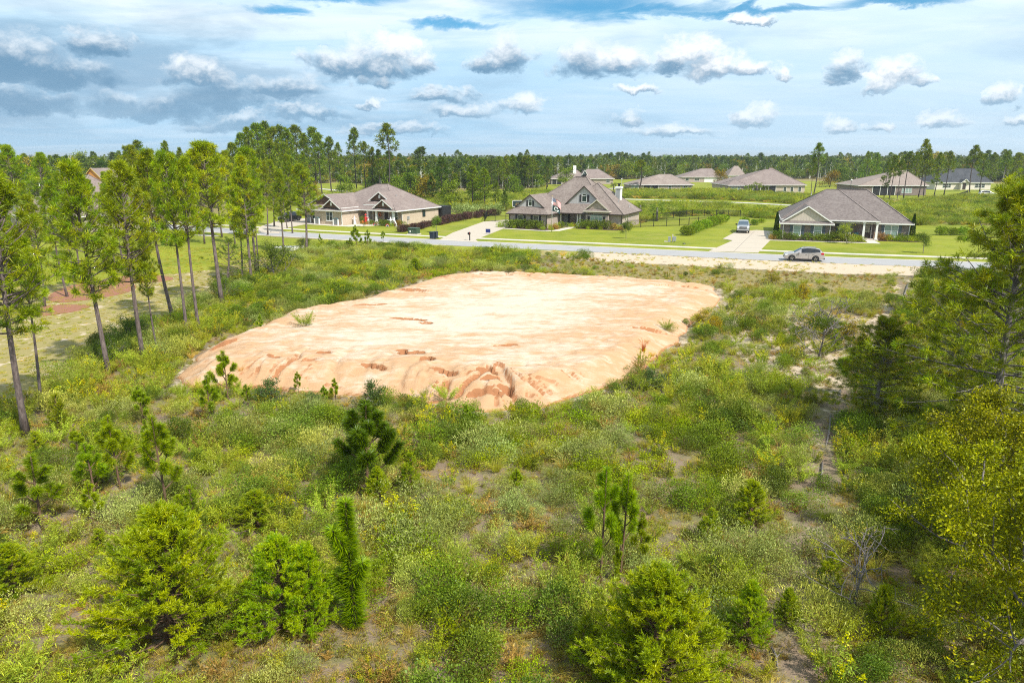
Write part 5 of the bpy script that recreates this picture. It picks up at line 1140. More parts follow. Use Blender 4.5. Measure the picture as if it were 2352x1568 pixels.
# ---- saplings in the scrub: (base u, base v, top v, kind, variant, width factor, label)
BP = [brush_pine(401, 11, .62), brush_pine(402, 9, .52), brush_pine(403, 9, .48), brush_pine(404, 8, .58), brush_pine(405, 15, .8, 1.5, a=(.03, .072, .008), b=(.07, .125, .012))]
SL = [brush_pine(411, 4, .5, 1.0, True), brush_pine(412, 1, .4, .55, True)]
BU = [bushy_pine(421, 1.3, 150, 10), bushy_pine(422, 1.15, 140, 10), bushy_pine(423, .9, 110, 9), bushy_pine(424, 1.45, 190, 10, a=(.095, .160, .005), b=(.225, .275, .010))]
BS = {'p': BP, 's': SL, 'b': BU}
for (u, vb, vt, kd, k, wf, lb) in [
    (846, 1134, 945, 'p', 4, 1.05, 'dark bottlebrush longleaf sapling with many upturned limbs, front centre'),
    (385, 1172, 963, 'p', 1, .75, 'slim longleaf sapling with bare lower stem, rightmost of the left cluster'), (277, 1127, 965, 'p', 0, .8, 'bushy-topped longleaf sapling in the middle of the left cluster'),
    (221, 1154, 1024, 'p', 2, 1.0, 'short longleaf sapling just left of the cluster middle'), (101, 1222, 1055, 'p', 3, 1.15, 'broad longleaf sapling nearest the left edge'),
    (214, 1208, 1110, 'p', 2, .9, 'small longleaf sapling in front of the left cluster'), (333, 975, 889, 'p', 1, .95, 'dark candelabra sapling left of the pad corner'), (486, 972, 868, 'p', 0, .75, 'tall pale sapling before the lower left corner of the pad'),
    (185, 1060, 984, 'p', 1, .9, 'small sapling behind the left cluster'), (342, 1042, 965, 'p', 2, .8, 'thin sapling directly behind the rightmost of the left cluster'),
    (815, 1436, 1150, 's', 0, 1.25, 'tall shaggy column-like longleaf sapling in the foreground'),
    (391, 1468, 1177, 'b', 3, 1.15, 'largest bright green bushy young pine, lower left foreground'), (650, 1442, 1227, 'b', 0, 1.0, 'bushy young pine left of the shaggy column sapling'), (715, 1436, 1245, 'b', 1, .85, 'bushy young pine touching the shaggy column sapling'),
    (28, 1366, 1248, 'b', 0, 1.35, 'bushy young pine cut by the left edge'), (585, 1208, 1127, 'b', 0, 1.5, 'round bright young pine in the left middle ground'), (450, 1206, 1108, 'b', 2, 1.0, 'narrow bright young pine in the left middle ground'),
    (230, 1260, 1215, 'b', 2, 1.5, 'tiny bright young pine below the left cluster'), (137, 990, 902, 'b', 2, .95, 'pale loose young pine left of the pad'), (90, 1045, 988, 'b', 2, 1.3, 'small bright young pine near the nearest tall pine'),
    (571, 938, 884, 'p', 3, .9, 'small sapling beside the oak scrub at the pad corner'), (525, 925, 812, 'p', 0, .85, 'tall sapling standing over the lower left corner of the pad'),
    (772, 925, 870, 'p', 2, .85, 'right one of two small saplings at the front of the pad'), (747, 928, 886, 'p', 1, .9, 'left one of two small saplings at the front of the pad'), (686, 905, 855, 'p', 1, .7, 'thin pale sapling on the front slope of the pad'),
    (945, 1132, 1033, 'b', 2, 1.0, 'bright bushy young pine right of the dark bottlebrush sapling'), (872, 1146, 1070, 'b', 1, 1.15, 'bright bushy young pine at the foot of the dark bottlebrush sapling'),
    (1380, 1335, 1089, 'p', 3, .62, 'left of the twin tall saplings in the right foreground'), (1424, 1327, 1097, 'p', 1, .6, 'right of the twin tall saplings in the right foreground'), (1470, 1295, 1183, 'p', 2, .8, 'short sapling right of the twin tall saplings'),
    (1416, 1330, 1250, 's', 0, .9, 'small shaggy sapling at the foot of the twin saplings'), (1186, 1130, 1078, 'p', 1, .9, 'tiny sapling right of centre in the scrub'), (1072, 985, 930, 'p', 2, .8, 'small sapling at the nearest edge of the pad'),
    (1500, 1600, 1300, 'b', 3, 1.1, 'large bright bushy young pine at the bottom right of centre'), (1440, 1590, 1400, 'b', 1, 1.0, 'bright bushy young pine at the bottom edge, left of the large one'), (1335, 1515, 1408, 'b', 2, .95, 'narrow bright young pine at the bottom, left of the two large ones'),
    (1630, 1242, 1158, 'b', 2, 1.1, 'left of two small bright pines right of the twin saplings'), (1725, 1205, 1105, 'b', 0, 1.15, 'right of two small bright pines right of the twin saplings'), (1715, 1482, 1335, 'b', 1, .9, 'bright young pine above the bottom edge near the trail'),
    (1963, 915, 800, 'p', 0, 1.1, 'dark young pine beside the sandy trail'), (1915, 806, 755, 'b', 2, 1.1, 'small dark pine further along the sandy trail'), (1792, 790, 762, 'b', 1, 1.2, 'small green pine right of the pad in the open scrub'),
    (1906, 1362, 1262, 'b', 2, 1.0, 'bright young pine on the right bank of the trail'), (1810, 1440, 1350, 'b', 1, 1.0, 'bright young pine on the left bank of the trail near the bottom'), (2025, 1462, 1345, 'b', 0, .8, 'young pine in the shade of the big oak'),
    (820, 575, 520, 'p', 0, .8, 'tallest of the little saplings by the street'), (845, 575, 530, 'p', 3, .8, 'rightmost of the little group of saplings by the street'), (806, 578, 545, 'b', 2, 1.2, 'bushy sapling in the little group by the street'), (880, 556, 531, 'p', 1, .9, 'lone little sapling before the tan house'), (736, 562, 538, 'p', 1, .9, 'lone little sapling between the last pine and the street group'),
    (956, 628, 592, 'b', 1, 1.5, 'bright round young pine behind the left edge of the pad'), (1130, 590, 565, 'b', 2, 1.4, 'little bright pine before the middle house'), (598, 760, 722, 'p', 2, .8, 'little sapling left of the pad edge')]:
    x, y = G(u, vb); z = float(gz(x, y)); s = max(.25, (HT(u, vt, y)-z)/3.0)*(1.12 if kd == 'p' else 1.05)
    place(BS[kd][k], (x, y, z-.03), rr.random()*6.28, (s*wf*1.12, s*wf*1.12, s), (rr.gauss(0, .02), rr.gauss(0, .02)), label=lb, cat='sapling', group='young pines in the scrub'); CLEAR.append((x, y, (.62 if kd != 'b' else .8)*s*wf+.25))

# ---- named shrubs standing alone around the pad and in the open scrub
OKB = broadleaf(330, 1.6, .9, .1, 150, 22, .075, .045, (.035, .06, .03), (.07, .10, .055), .04, 10, jitter=.13, name='scrub_oak')
OKR = broadleaf(331, 1.8, 1.0, .1, 150, 22, .09, .05, (.11, .09, .015), (.20, .17, .03), .05, 10, jitter=.16, name='scrub_oak')
for (src, u, vb, w, hh, lb) in [(OKB, 610, 935, 1.0, 1.0, 'dark blue-green scrub oak at the lower left corner of the pad'), (OKB, 850, 940, .95, 1.0, 'dark blue-green scrub oak at the front edge of the pad'), (OKB, 725, 935, .7, .6, 'small dark scrub oak by the two saplings at the pad'),
        (OKR, 1950, 800, 1.0, 1.0, 'brown-green scrub oak beside the small dark pine on the trail'), (OKR, 2040, 868, 1.9, 1.25, 'wide olive scrub oak right of the trail'), (OKR, 2115, 815, 1.2, 1.0, 'olive scrub oak behind the big right-hand pine'), (OKR, 1640, 765, .7, .7, 'olive scrub oak at the right edge of the pad'),
        (OKR, 1615, 752, .9, .75, 'reddish bush on the right edge of the pad'), (OKB, 1490, 895, 1.2, .75, 'wide dark bush at the right front corner of the pad'), (OKR, 1840, 700, .8, 1.0, 'upright olive bush in the open scrub right of the pad'), (OKR, 1770, 655, 1.2, .6, 'low olive bush behind the right end of the pad'), (OKR, 2240, 720, 1.4, 1.2, 'olive bush in front of the far right pines')]:
    x, y = G(u, vb); place(src, (x, y, float(gz(x, y))-.04), rr.random()*6, (w, w, hh), label=lb, cat='bush')
for (u, vb, s, lb, k) in [(700, 760, 1.35, 'round pale green bush on the left slope of the pad', 0), (1478, 805, 1.0, 'upright tuft of rusty dry stems on the right of the pad', 9), (1530, 752, .9, 'low pale bush at the right edge of the pad', 0)]:
    x, y = G(u, vb, .5); zz = float(pad_top(np.array([x]), np.array([y]))[0])
    src = KINDS['fennel'][0][k] if k < 9 else tussock(91, (.20, .07, .03), (.32, .13, .06), 70, 1.1, .18, .014)
    o = src.copy(); COL.objects.link(o); o.name = 'pad_bush'; o.location = (x, y, zz-.06); o.scale = (s*1.2 if k < 9 else s, s*1.2 if k < 9 else s, s); tag(o, lb, 'bush')

# ---- right edge: tall sand pine with bare grey limbs, and turkey oaks leaning into view
BIG = tall_pine(340, .06, 4.6, 124, (9, 15), 46, .28, .024, barkm='greybark', upb=.05, inner=.8, a=(.09, .125, .010), b=(.20, .225, .014), rad=.17)
x, y = 20.6, 28.4; place(BIG, (x, y, 0), .4, (1.08, 1.08, 1.12), (0, 0), label='big sand pine with bare grey limbs filling the right edge', cat='tree')
place(BIG, (38.5, 52, 0), 2.2, (1.2, 1.2, 1.16), (0, 0), label='sand pine right behind the big one at the right edge', cat='tree'); place(TP[3], (57, 74, 0), 1.2, (1.7, 1.7, 1.2), label='slender pine with high crown at the right edge, beyond the sand pines', cat='tree'); place(BIG, (49, 66, 0), 4.0, (1.2, 1.2, 1.1), label='sand pine at the right end of the street', cat='tree')
place(BIG, (17.6, 32.5, 0), 5.1, (.62, .62, .5), label='low bright sand pine in front of the big one, right of the trail', cat='tree'); place(BIG, (24.5, 38, 0), 3.3, (.8, .8, .62), label='middle-height sand pine behind the big one, right of the trail', cat='tree')
OK1 = broadleaf(350, 5.4, 3.3, .12, 1250, 30, .10, .05, (.062, .078, .006), (.185, .185, .013), .13, 18, name='turkey_oak', jitter=.17)
OK2 = broadleaf(351, 5.0, 2.8, .12, 1100, 30, .10, .05, (.07, .085, .006), (.20, .195, .013), .11, 16, name='turkey_oak', jitter=.17)
place(OK1, (13.1, 15.2, 0), .3, (.95, .95, 1.0), label='big yellow-green turkey oak filling the lower right corner', cat='tree', group='turkey oaks at the right edge'); place(OK2, (14.0, 19.6, 0), 2.0, (.9, .9, .9), label='yellow-green turkey oak behind the lower right corner', cat='tree', group='turkey oaks at the right edge'); place(OK2, (16.8, 22.5, 0), 4.1, (1.0, 1.0, .95), label='turkey oak under the big sand pine', cat='tree', group='turkey oaks at the right edge')
SNAG = broadleaf(352, 3.2, 1.9, .1, 30, 14, .08, .04, (.16, .12, .05), (.26, .2, .1), .05, 14, name='bare_shrub')
place(SNAG, (19.5, 43.5, 0), .5, (1.3, 1.3, 1.0), label='nearly bare grey shrub behind the big sand pine', cat='shrub'); place(SNAG, (9.8, 17.8, 0), 2.5, (.9, .9, .8), label='bare-twigged grey shrub at the foot of the turkey oak', cat='shrub'); place(SNAG, (22.5, 50, 0), 1.5, (1.3, 1.3, 1.0), label='grey leafless shrub beside the far end of the trail', cat='shrub')

# ---- garden trees and shrubs
GT = broadleaf(360, 3.6, 1.0, .42, 150, 22, .11, .055, (.05, .08, .02), (.10, .14, .04), .05, 10, name='garden_tree', jitter=.18)
CM = broadleaf(361, 3.0, 1.3, .3, 130, 20, .10, .05, (.09, .12, .02), (.19, .20, .05), .05, 10, name='garden_tree', jitter=.2)
for (src, u, vb, vt, wf, lb) in [(GT, 1002, 534, 485, 1.0, 'small dark round tree on the lawn behind the dustbins'), (GT, 1438, 548, 497, 1.0, 'small round tree on the lawn of the middle house'), (GT, 2120, 582, 521, 1.05, 'small round tree on the lawn right of the right-hand house'), (CM, 1946, 560, 498, 1.25, 'light green crape myrtle before the porch of the right-hand house'), (CM, 835, 521, 488, .9, 'sparse crape myrtle at the inner corner of the tan house'), (GT, 1405, 524, 480, .8, 'dark upright tree at the corner of the arched window')]:
    x, y = G(u, vb); s = HT(u, vt, y)/3.6; place(src, (x, y, -.02), rr.random()*6, (s*wf, s*wf, s), label=lb, cat='tree')
def cypress(seed):
    r = np.random.default_rng(seed); B = Blades(seed); n = 3800; t = r.random(n)**.8; az = r.random(n)*6.28; rad = .36*(1-t)**.6*(.6+.4*r.random(n)); P = np.stack([np.cos(az)*rad, np.sin(az)*rad, .05+2.9*t], 1)
    B.add(P, unit(np.stack([np.cos(az)*.4, np.sin(az)*.4, np.ones(n)], 1)+r.normal(size=(n, 3))*.2), .16, .03, tints(r, n, (.022, .045, .016), (.05, .085, .028))); V = []; F = []; tube(V, F, [(0, 0, -.1), (0, 0, 2.6)], [.05, .02], 6)
    return asset('cypress', [('trunk', pydata('trunk', V, F), MAT['twig']), ('crown', B.mesh('crown'), MAT['leaf'])])
CY_ = cypress(370)
for (u, vb, vt, lb) in [(1781, 545, 487, 'narrow dark cypress at the left corner of the right-hand house'), (2093, 553, 492, 'narrow dark cypress at the right corner of the right-hand house')]:
    x, y = G(u, vb); s = HT(u, vt, y)/3.0; place(CY_, (x, y, 0), 0, (s, s, s), label=lb, cat='tree')
GS = [dome(380, (.04, .065, .02), (.085, .12, .03), .5, .62, 900, .10, .05, 'garden_shrub'), dome(381, (.10, .15, .02), (.20, .25, .04), .5, .5, 800, .12, .03, 'garden_shrub', 1.2), dome(382, (.15, .09, .06), (.25, .17, .10), .5, .5, 800, .09, .05, 'garden_shrub'), dome(383, (.030, .017, .034), (.060, .032, .062), .55, .62, 1300, .09, .045, 'hedge_shrub', .2), dome(384, (.15, .19, .14), (.25, .30, .22), .55, .8, 1300, .12, .04, 'garden_shrub'), dome(385, (.085, .14, .02), (.15, .21, .04), .55, .7, 1300, .12, .05, 'hedge_shrub')]
def shrub(k, x, y, s, lb, cat='shrub', grp=None, hz=1.0, name='garden_shrub'):
    o = GS[k].copy(); COL.objects.link(o); o.name = name; o.location = (x, y, -.02); o.rotation_euler = (0, 0, rr.random()*6); o.scale = (s, s, s*hz); tag(o, lb, cat, grp); return o
cnt = 0
for (H_, nm, items) in [(H2, 'middle house', [(0, .4, -.9, 1.5), (0, 1.6, -1.0, 1.6), (0, 2.8, -.9, 1.55), (0, 4.0, -1.0, 1.6), (0, 5.2, -.9, 1.5), (0, 6.4, -1.0, 1.5), (1, -1.2, -1.2, 1.2), (1, 8.3, -.4, 1.0), (2, 9.2, -.6, 1.0), (1, 8.6, 1.4, 1.1), (0, 9.3, 3.0, 1.2), (1, 7.6, -2.2, .7), (1, 9.4, -2.6, .7), (2, 8.9, .4, 1.1), (0, 12.6, 3.7, 1.5), (0, 13.7, 3.6, 1.55), (0, 14.8, 3.6, 1.5), (0, 15.9, 3.6, 1.6), (0, 17.0, 3.7, 1.6), (2, 18.4, 3.9, 1.3), (1, 19.3, 4.3, 1.0), (1, 12.0, 2.9, .8), (1, 10.3, 4.6, .9), (1, 16.4, 2.7, .6), (1, 14.2, 2.6, .6), (1, 2.0, -2.0, .6), (1, 4.6, -2.0, .6), (2, 19.9, 3.4, .9), (1, 20.2, 8.0, 1.3)]),
        (H3, 'right-hand house', [(2, -1.3, -.9, 1.0), (0, -.5, -.5, 1.5), (0, .9, -.7, 1.2), (0, 2.1, -.7, 1.1), (0, 4.0, -.8, 1.3), (0, 5.1, -.8, 1.25), (0, 6.1, -.8, 1.2), (0, 7.4, -.2, 1.5), (0, 8.4, .2, 1.6), (2, 9.3, .6, 1.4), (1, 9.8, -.3, 1.1), (1, 10.7, .6, 1.2), (1, 11.2, -.2, 1.0), (2, 14.5, 3.1, 1.4), (1, 15.4, 2.8, 1.0), (1, 16.4, 2.8, .9), (0, 17.3, 3.3, 1.2), (1, 17.3, 2.5, .9), (1, 18.4, 2.6, 1.0), (0, 19.3, 3.9, 1.3), (1, 19.4, 2.9, .8), (0, 15.4, 3.6, .9)]),
        (H1, 'tan house', [(0, 10.4, 3.6, .95), (0, 12.9, 3.5, 1.1), (0, 13.9, 3.5, 1.15), (0, 14.9, 3.6, 1.1), (2, 16.2, 4.4, 1.3), (0, 16.2, 5.4, 1.0), (1, 15.6, 3.2, .8)])]:
    for i, (k, a, b, s) in enumerate(items):
        x, y = H_.W(a, b); shrub(k, x, y, s*1.22, '%s %s shrub from the left in the beds of the %s' % (ORD[i], ['dark green', 'bright green', 'russet', '', '', ''][k], nm), 'shrub', 'garden shrubs of the '+nm)
def hedge(pts, k, n, s, lb, grp):
    L = spline(pts, .5); q = np.linspace(0, len(L)-1, n).astype(int)
    for i, j in enumerate(q): shrub(k, L[j][0], L[j][1], s*(.9+.25*rr.random()), '%s %s' % (ORD[i], lb), 'hedge', grp, name='hedge_shrub')
hedge(gp([(918, 533), (960, 527), (1000, 517)]), 3, 12, 1.35, 'purple-leaved shrub from the street in the low hedge by the green box', 'purple hedge between the left and middle house'); hedge(gp([(1012, 517), (1060, 506), (1110, 498), (1145, 494)]), 3, 15, 1.75, 'purple-leaved shrub from the left in the tall hedge by the middle house', 'purple hedge between the left and middle house')
hedge(gp([(1580, 541), (1610, 528), (1640, 518), (1662, 509)]), 5, 13, 1.75, 'green shrub from the street in the hedge left of the pickup', 'green hedge left of the driveway')
for (u, vb, s, k, lb) in [(1062, 500, 3.4, 4, 'silvery blue-green bush left of the middle house, nearest'), (1082, 497, 2.8, 4, 'silvery blue-green bush, second of three near the middle house'), (1135, 494, 3.0, 4, 'silvery blue-green bush beside the basketball hoop'), (1712, 515, 1.6, 5, 'leafy shrub just behind the pickup'), (1750, 512, 1.1, 5, 'small shrub right of the pickup'), (2165, 540, 1.7, 5, 'first of three shrubs on the lawn at the right'), (2188, 540, 1.5, 5, 'second of three shrubs on the lawn at the right'), (2210, 540, 1.6, 5, 'third of three shrubs on the lawn at the right'), (1735, 517, 1.3, 5, 'second leafy shrub behind the pickup'), (1472, 506, 1.6, 1, 'shrub at the start of the iron fence')]:
    x, y = G(u, vb); shrub(k, x, y, s, lb, hz=1.0 if k != 4 else .9)
def palm(seed):
    r = np.random.default_rng(seed); V = []; F = []; tube(V, F, [(0, 0, -.1), (.05, 0, 1.2), (0, .03, 2.4)], [.2, .17, .16], 8); B = Blades(seed)
    for i in range(26):
        az = i*2.4; el = -.35+1.5*r.random(); pts = curve_pts((0, 0, 2.35), (math.cos(az)*math.cos(el), math.sin(az)*math.cos(el), math.sin(el)), 1.15, 4, -.9); k = 26; P, D = along_pts(pts, .35+.65*r.random(k)); B.add(P, unit(D+r.normal(size=(k, 3))*.45), .5, .05, tints(r, k, (.06, .10, .03), (.12, .16, .05)), .2)
        for q in range(4): B.add([pts[q]], unit(pts[q+1]-pts[q]), .33, .05, (.12, .14, .05))
    return asset('palm_tree', [('trunk', pydata('trunk', V, F, True), MAT['greybark']), ('crown', B.mesh('crown'), MAT['leaf'])])
PM = palm(390)
for (u, vb, vt, lb) in [(1717, 446, 424, 'left of three palms before the screened patio'), (1737, 447, 418, 'middle and tallest of three palms before the screened patio'), (1757, 446, 425, 'right of three palms before the screened patio'), (1409, 438, 419, 'small palm by the far street'), (1508, 508, 466, 'short palm beyond the iron fence'), (1470, 497, 462, 'palm just right of the middle house'), (1985, 452, 436, 'small palm left of the house among tall pines')]:
    x, y = G(u, vb); s = HT(u, vt, y)/3.2; place(PM, (x, y, 0), rr.random()*6, (s*1.1, s*1.1, s), label=lb, cat='palm')

# ---- woods: mid-distance pines as things, the far wood as one mass
FA, FB = (.062, .098, .012), (.125, .160, .018)
LP = [tall_pine(501, .40, 2.0, 44, (3, 6), 12, .55, .085, True, a=FA, b=FB), tall_pine(502, .52, 1.8, 36, (3, 6), 12, .55, .085, True, a=FA, b=FB), tall_pine(503, .30, 1.9, 46, (3, 6), 12, .55, .085, True, a=FA, b=FB), tall_pine(504, .62, 1.9, 30, (3, 6), 12, .55, .085, True, rad=.13, a=FA, b=FB)]
DP = [tall_pine(511, .22, 2.2, 48, (4, 7), 12, .55, .095, True, a=(.04, .075, .016), b=(.08, .12, .025)), tall_pine(512, .15, 2.5, 46, (4, 7), 12, .55, .095, True, a=(.035, .065, .016), b=(.07, .105, .025))]
LB = [broadleaf(521, 8, 3.4, .15, 170, 14, .42, .24, (.05, .085, .015), (.10, .14, .025), .16, 12, jitter=.6, name='broadleaf_tree', mat_='farbark'), broadleaf(522, 7, 3.6, .15, 150, 14, .42, .24, (.10, .085, .02), (.18, .13, .035), .16, 12, jitter=.6, name='broadleaf_tree', mat_='farbark')]
PV = {'L': LP, 'D': DP}
WF = 1.35
def pines(items, lab, grp):
    for i, (u, vb, vt, kd, k, wf) in enumerate(items):
        x, y = G(u, vb); s = max(.3, HT(u, vt, y)/10); place(PV[kd][k], (x, y, 0), rr.random()*6.28, (s*wf*WF, s*wf*WF, s), (rr.gauss(0, .012), rr.gauss(0, .012)), label=lab % ORD[i], cat='tree', group=grp)
pines([(548, 470, 330, 'L', 0, .8), (566, 462, 308, 'L', 0, .8), (585, 468, 296, 'L', 2, .75), (605, 458, 286, 'L', 0, .9), (622, 450, 283, 'L', 2, .9), (640, 462, 295, 'L', 0, .75), (655, 450, 292, 'L', 1, .9), (675, 455, 300, 'L', 2, .75), (690, 446, 290, 'L', 0, .8), (708, 452, 312, 'L', 1, .75), (724, 446, 298, 'L', 3, .9), (740, 450, 308, 'L', 0, .7), (762, 448, 318, 'L', 1, .8), (785, 446, 330, 'L', 2, .6), (820, 444, 298, 'L', 1, .7), (842, 446, 330, 'L', 3, .7), (858, 446, 340, 'L', 2, .6), (872, 448, 345, 'L', 0, .6), (560, 480, 345, 'D', 0, .7), (630, 476, 325, 'L', 0, .8), (600, 480, 345, 'L', 2, .8), (665, 470, 330, 'L', 0, .7), (700, 468, 350, 'L', 2, .6)], '%s pine from the left in the tall grove behind the tan house', 'tall pine grove at left')
x, y = G(892, 448); s = HT(892, 290, y)/10; place(LP[3], (x, y, 0), .5, (s*1.15, s*1.15, s), label='tallest lone pine with a round crown right of the grove', cat='tree')
pines([(480, 470, 333, 'L', 2, .7), (455, 480, 345, 'L', 0, .8), (500, 470, 340, 'L', 1, .6), (330, 470, 325, 'L', 0, .7), (395, 470, 328, 'L', 1, .6), (425, 470, 342, 'L', 2, .6), (355, 480, 352, 'L', 0, .7), (310, 440, 350, 'L', 2, .6), (530, 480, 350, 'L', 1, .7)], '%s pine from the left in the line behind the slim row', 'pines behind the slim row')
pines([(1012, 470, 365, 'D', 1, .95), (1085, 478, 382, 'L', 0, 1.0), (1112, 480, 388, 'L', 2, 1.0), (1140, 482, 420, 'L', 2, 1.0), (990, 468, 405, 'D', 0, .8), (1046, 470, 400, 'L', 1, .8), (1160, 486, 440, 'D', 0, 1.0)], '%s pine from the left between the left and middle houses', 'pines between the houses')
for i, (u, vb, vt, k, wf, lb) in enumerate([(940, 462, 400, 0, 1.0, 'round green tree just right of the tan roof'), (975, 464, 405, 1, .9, 'russet round tree behind the tan house'), (1035, 476, 420, 0, .9, 'round green tree left of the silvery bushes'), (1105, 470, 412, 0, 1.0, 'round tree behind the silvery bushes'), (1180, 452, 405, 0, .9, 'round green tree at the right end of the dark stand'), (915, 452, 405, 0, .9, 'round tree under the tallest lone pine'), (1000, 446, 395, 0, 1.0, 'round tree behind the dark pine'), (790, 450, 405, 0, .9, 'round tree at the right of the grove'), (720, 458, 420, 1, .8, 'russet tree under the grove'), (1300, 428, 388, 0, 1.0, 'round dark tree behind the white chimney'), (1655, 424, 390, 1, 1.0, 'russet round tree right of the white garage door'), (1905, 430, 392, 1, 1.1, 'russet tree right of the brown-roofed house'), (1930, 428, 385, 0, 1.0, 'round tree right of the russet tree'), (185, 405, 352, 0, 1.0, 'dark round tree on the left horizon'), (240, 430, 375, 1, .8, 'russet tree before the orange gable'), (1800, 412, 372, 0, 1.1, 'round tree behind the wide brown roof'), (1440, 412, 372, 0, 1.1, 'round tree behind the tan pyramid roof'), (1990, 420, 372, 0, 1.0, 'round tree left of the tan pyramid roof among pines')]):
    x, y = G(u, vb); s = HT(u, vt, y)/7.0; place(LB[k], (x, y, 0), rr.random()*6, (s*wf*1.15, s*wf*1.15, s), label=lb, cat='tree', group='round trees among the far pines')
it = []; q = random.Random(8)
for i in range(34): it.append((1085+i*5.3+q.uniform(-3, 3), 440-q.random()*14, 362+q.uniform(-4, 12), 'DL'[q.random() < .45], q.randint(0, 1), .75+.2*q.random()))
pines(it, '%s pine of the dark stand left of the middle house', 'dark pine stand')
pines([(1467, 442, 370, 'L', 3, 1.5), (1868, 452, 333, 'L', 3, .75), (1862, 452, 360, 'L', 1, .55)], '%s lone pine among the far houses, from the left', 'lone pines')
pines([(2042, 458, 358, 'L', 1, .75), (2060, 462, 372, 'L', 3, .7), (2075, 456, 352, 'L', 3, .8), (2030, 455, 368, 'L', 2, .6), (2108, 458, 325, 'L', 3, .62), (2120, 460, 345, 'L', 1, .8), (2145, 452, 352, 'L', 2, .7), (2168, 448, 350, 'L', 1, .75), (2226, 456, 338, 'L', 3, .75), (2250, 440, 355, 'L', 0, .8), (2300, 440, 350, 'L', 1, .8), (2095, 440, 350, 'L', 0, .7), (2010, 430, 352, 'L', 2, .7), (2270, 430, 352, 'L', 2, .8), (1985, 430, 350, 'L', 1, .6), (2330, 436, 352, 'L', 0, .9)], '%s tall thin pine from the left around the tan pyramid roof', 'tall thin pines at right')
def wood():
    r = np.random.default_rng(17); P = []; SCL = []; IDX = []
    clear = [gp([(1250, 447), (1420, 440), (1660, 446), (1930, 452), (2080, 458), (2300, 452), (2420, 440), (2380, 420), (1900, 412), (1640, 408), (1400, 412), (1262, 420)]), FAIR[1], FAIR[2], FAIR[0], gp([(60, 410), (330, 420), (330, 384), (60, 372)])]
    n = 27000; rad = 245*np.exp(r.random(n)*math.log(2600/245)); th = (r.random(n)*2-1)*.70; X = np.sin(th)*rad; Y = np.cos(th)*rad
    k = np.ones(n, bool)
    for c in clear: k &= ~inpoly(X, Y, c)
    k &= ~((np.abs(X/Y) < .2) & (rad < 290) & (X > -30)); k &= ~((X/Y > .04) & (X/Y < .56) & (rad < 385)); k &= ~((X/Y >= .52) & (rad < 345)); k &= ~((X < -60) & (rad < 330) & (r.random(n) < .75)); X, Y, rad = X[k], Y[k], rad[k]; n = len(X)
    hh = 8.6+3.0*r.random(n)+2.4*(fbm(X*.01, Y*.01, 3, 2)-.4)*2; hh = np.where(rad < 500, hh*(.75+.3*r.random(n)), hh); hh = hh*(.82+.3*r.random(n)); hh = np.where(r.random(n) < .07, hh*1.28, hh); idx = r.choice(8, n, p=(.08, .02, .17, .01, .15, .15, .31, .11))
    base = np.array([10, 10, 10, 10, 10, 10, 8.5, 7.5])[idx]; s = hh/base; s = np.where(idx >= 6, s*(.6+.4*r.random(n)), s); w = s*(1.15+.5*r.random(n))
    src = []
    for a in LP+DP+LB: src.append(join_asset(a))
    scatter('far_wood', src, np.stack([X, Y, np.zeros(n)-.1], 1), r.random(n)*6.28, np.stack([w, w, s], 1), idx, 'distant mixed pine wood reaching to the horizon')
    return n
def join_asset(a):                               # trunk and crown in one mesh for the far mass
    tr, cr = [c.data for c in ASSETCH[a.name]]; me = tr.copy(); bm = bmesh.new(); bm.from_mesh(tr); k = len(bm.faces)
    bm.from_mesh(cr); bm.faces.ensure_lookup_table()
    for f in bm.faces[k:]: f.material_index = 1
    bm.to_mesh(me); bm.free(); me.materials.clear(); me.materials.append(tr.materials[0]); me.materials.append(cr.materials[0]); return bpy.data.objects.new(a.name+'_joined', me)
ASSETCH = {}
for a in LP+DP+LB: ASSETCH[a.name] = [c for c in bpy.data.objects if c.parent == a]
print('wood', wood())
# overgrown rough between the fairways
def rough():
    r = np.random.default_rng(23); polys = [gp([(1470, 513), (1560, 497), (1660, 495), (1790, 505), (1800, 488), (1640, 474), (1480, 472), (1440, 480)]), gp([(1415, 455), (1560, 457), (1720, 462), (1880, 472), (1980, 484), (1960, 462), (1800, 448), (1600, 441), (1425, 439)]), gp([(2045, 520), (2240, 517), (2420, 530), (2400, 455), (2250, 456), (2100, 462), (2000, 470)]), gp([(900, 470), (1010, 478), (1150, 488), (1260, 460), (1270, 440), (1150, 452), (1010, 452), (880, 448)]), gp([(730, 455), (830, 462), (880, 452), (830, 446)]), gp([(540, 500), (700, 470), (700, 458), (540, 470)])]
    X = r.uniform(-110, 150, 60000); Y = r.uniform(112, 300, 60000); k = np.zeros(60000, bool)
    for p in polys: k |= inpoly(X, Y, p)
    X, Y = X[k], Y[k]; keep = r.random(len(X)) < .55; X, Y = X[keep], Y[keep]; n = len(X)
    src = KINDS['fennel'][0][:2]+KINDS['oak'][0][:2]+KINDS['grey'][0][:1]+KINDS['tuss'][0][2:3]+KINDS['golden'][0][:1]+KINDS['weed'][0][:1]; idx = r.choice(8, n, p=(.15, .12, .13, .1, .1, .30, .04, .06))
    s = (1.1+1.3*r.random(n))*(.6+.9*fbm(X*.07, Y*.07, 9, 2)); scatter('rough', src, np.stack([X, Y, np.zeros(n)-.05], 1), r.random(n)*6.28, np.stack([s*1.25, s*1.25, s], 1), idx, 'overgrown rough of bushes and tall grass beside the fairway'); return n
print('rough', rough())
print('scrub plants', plant_scrub())
ground_cover()

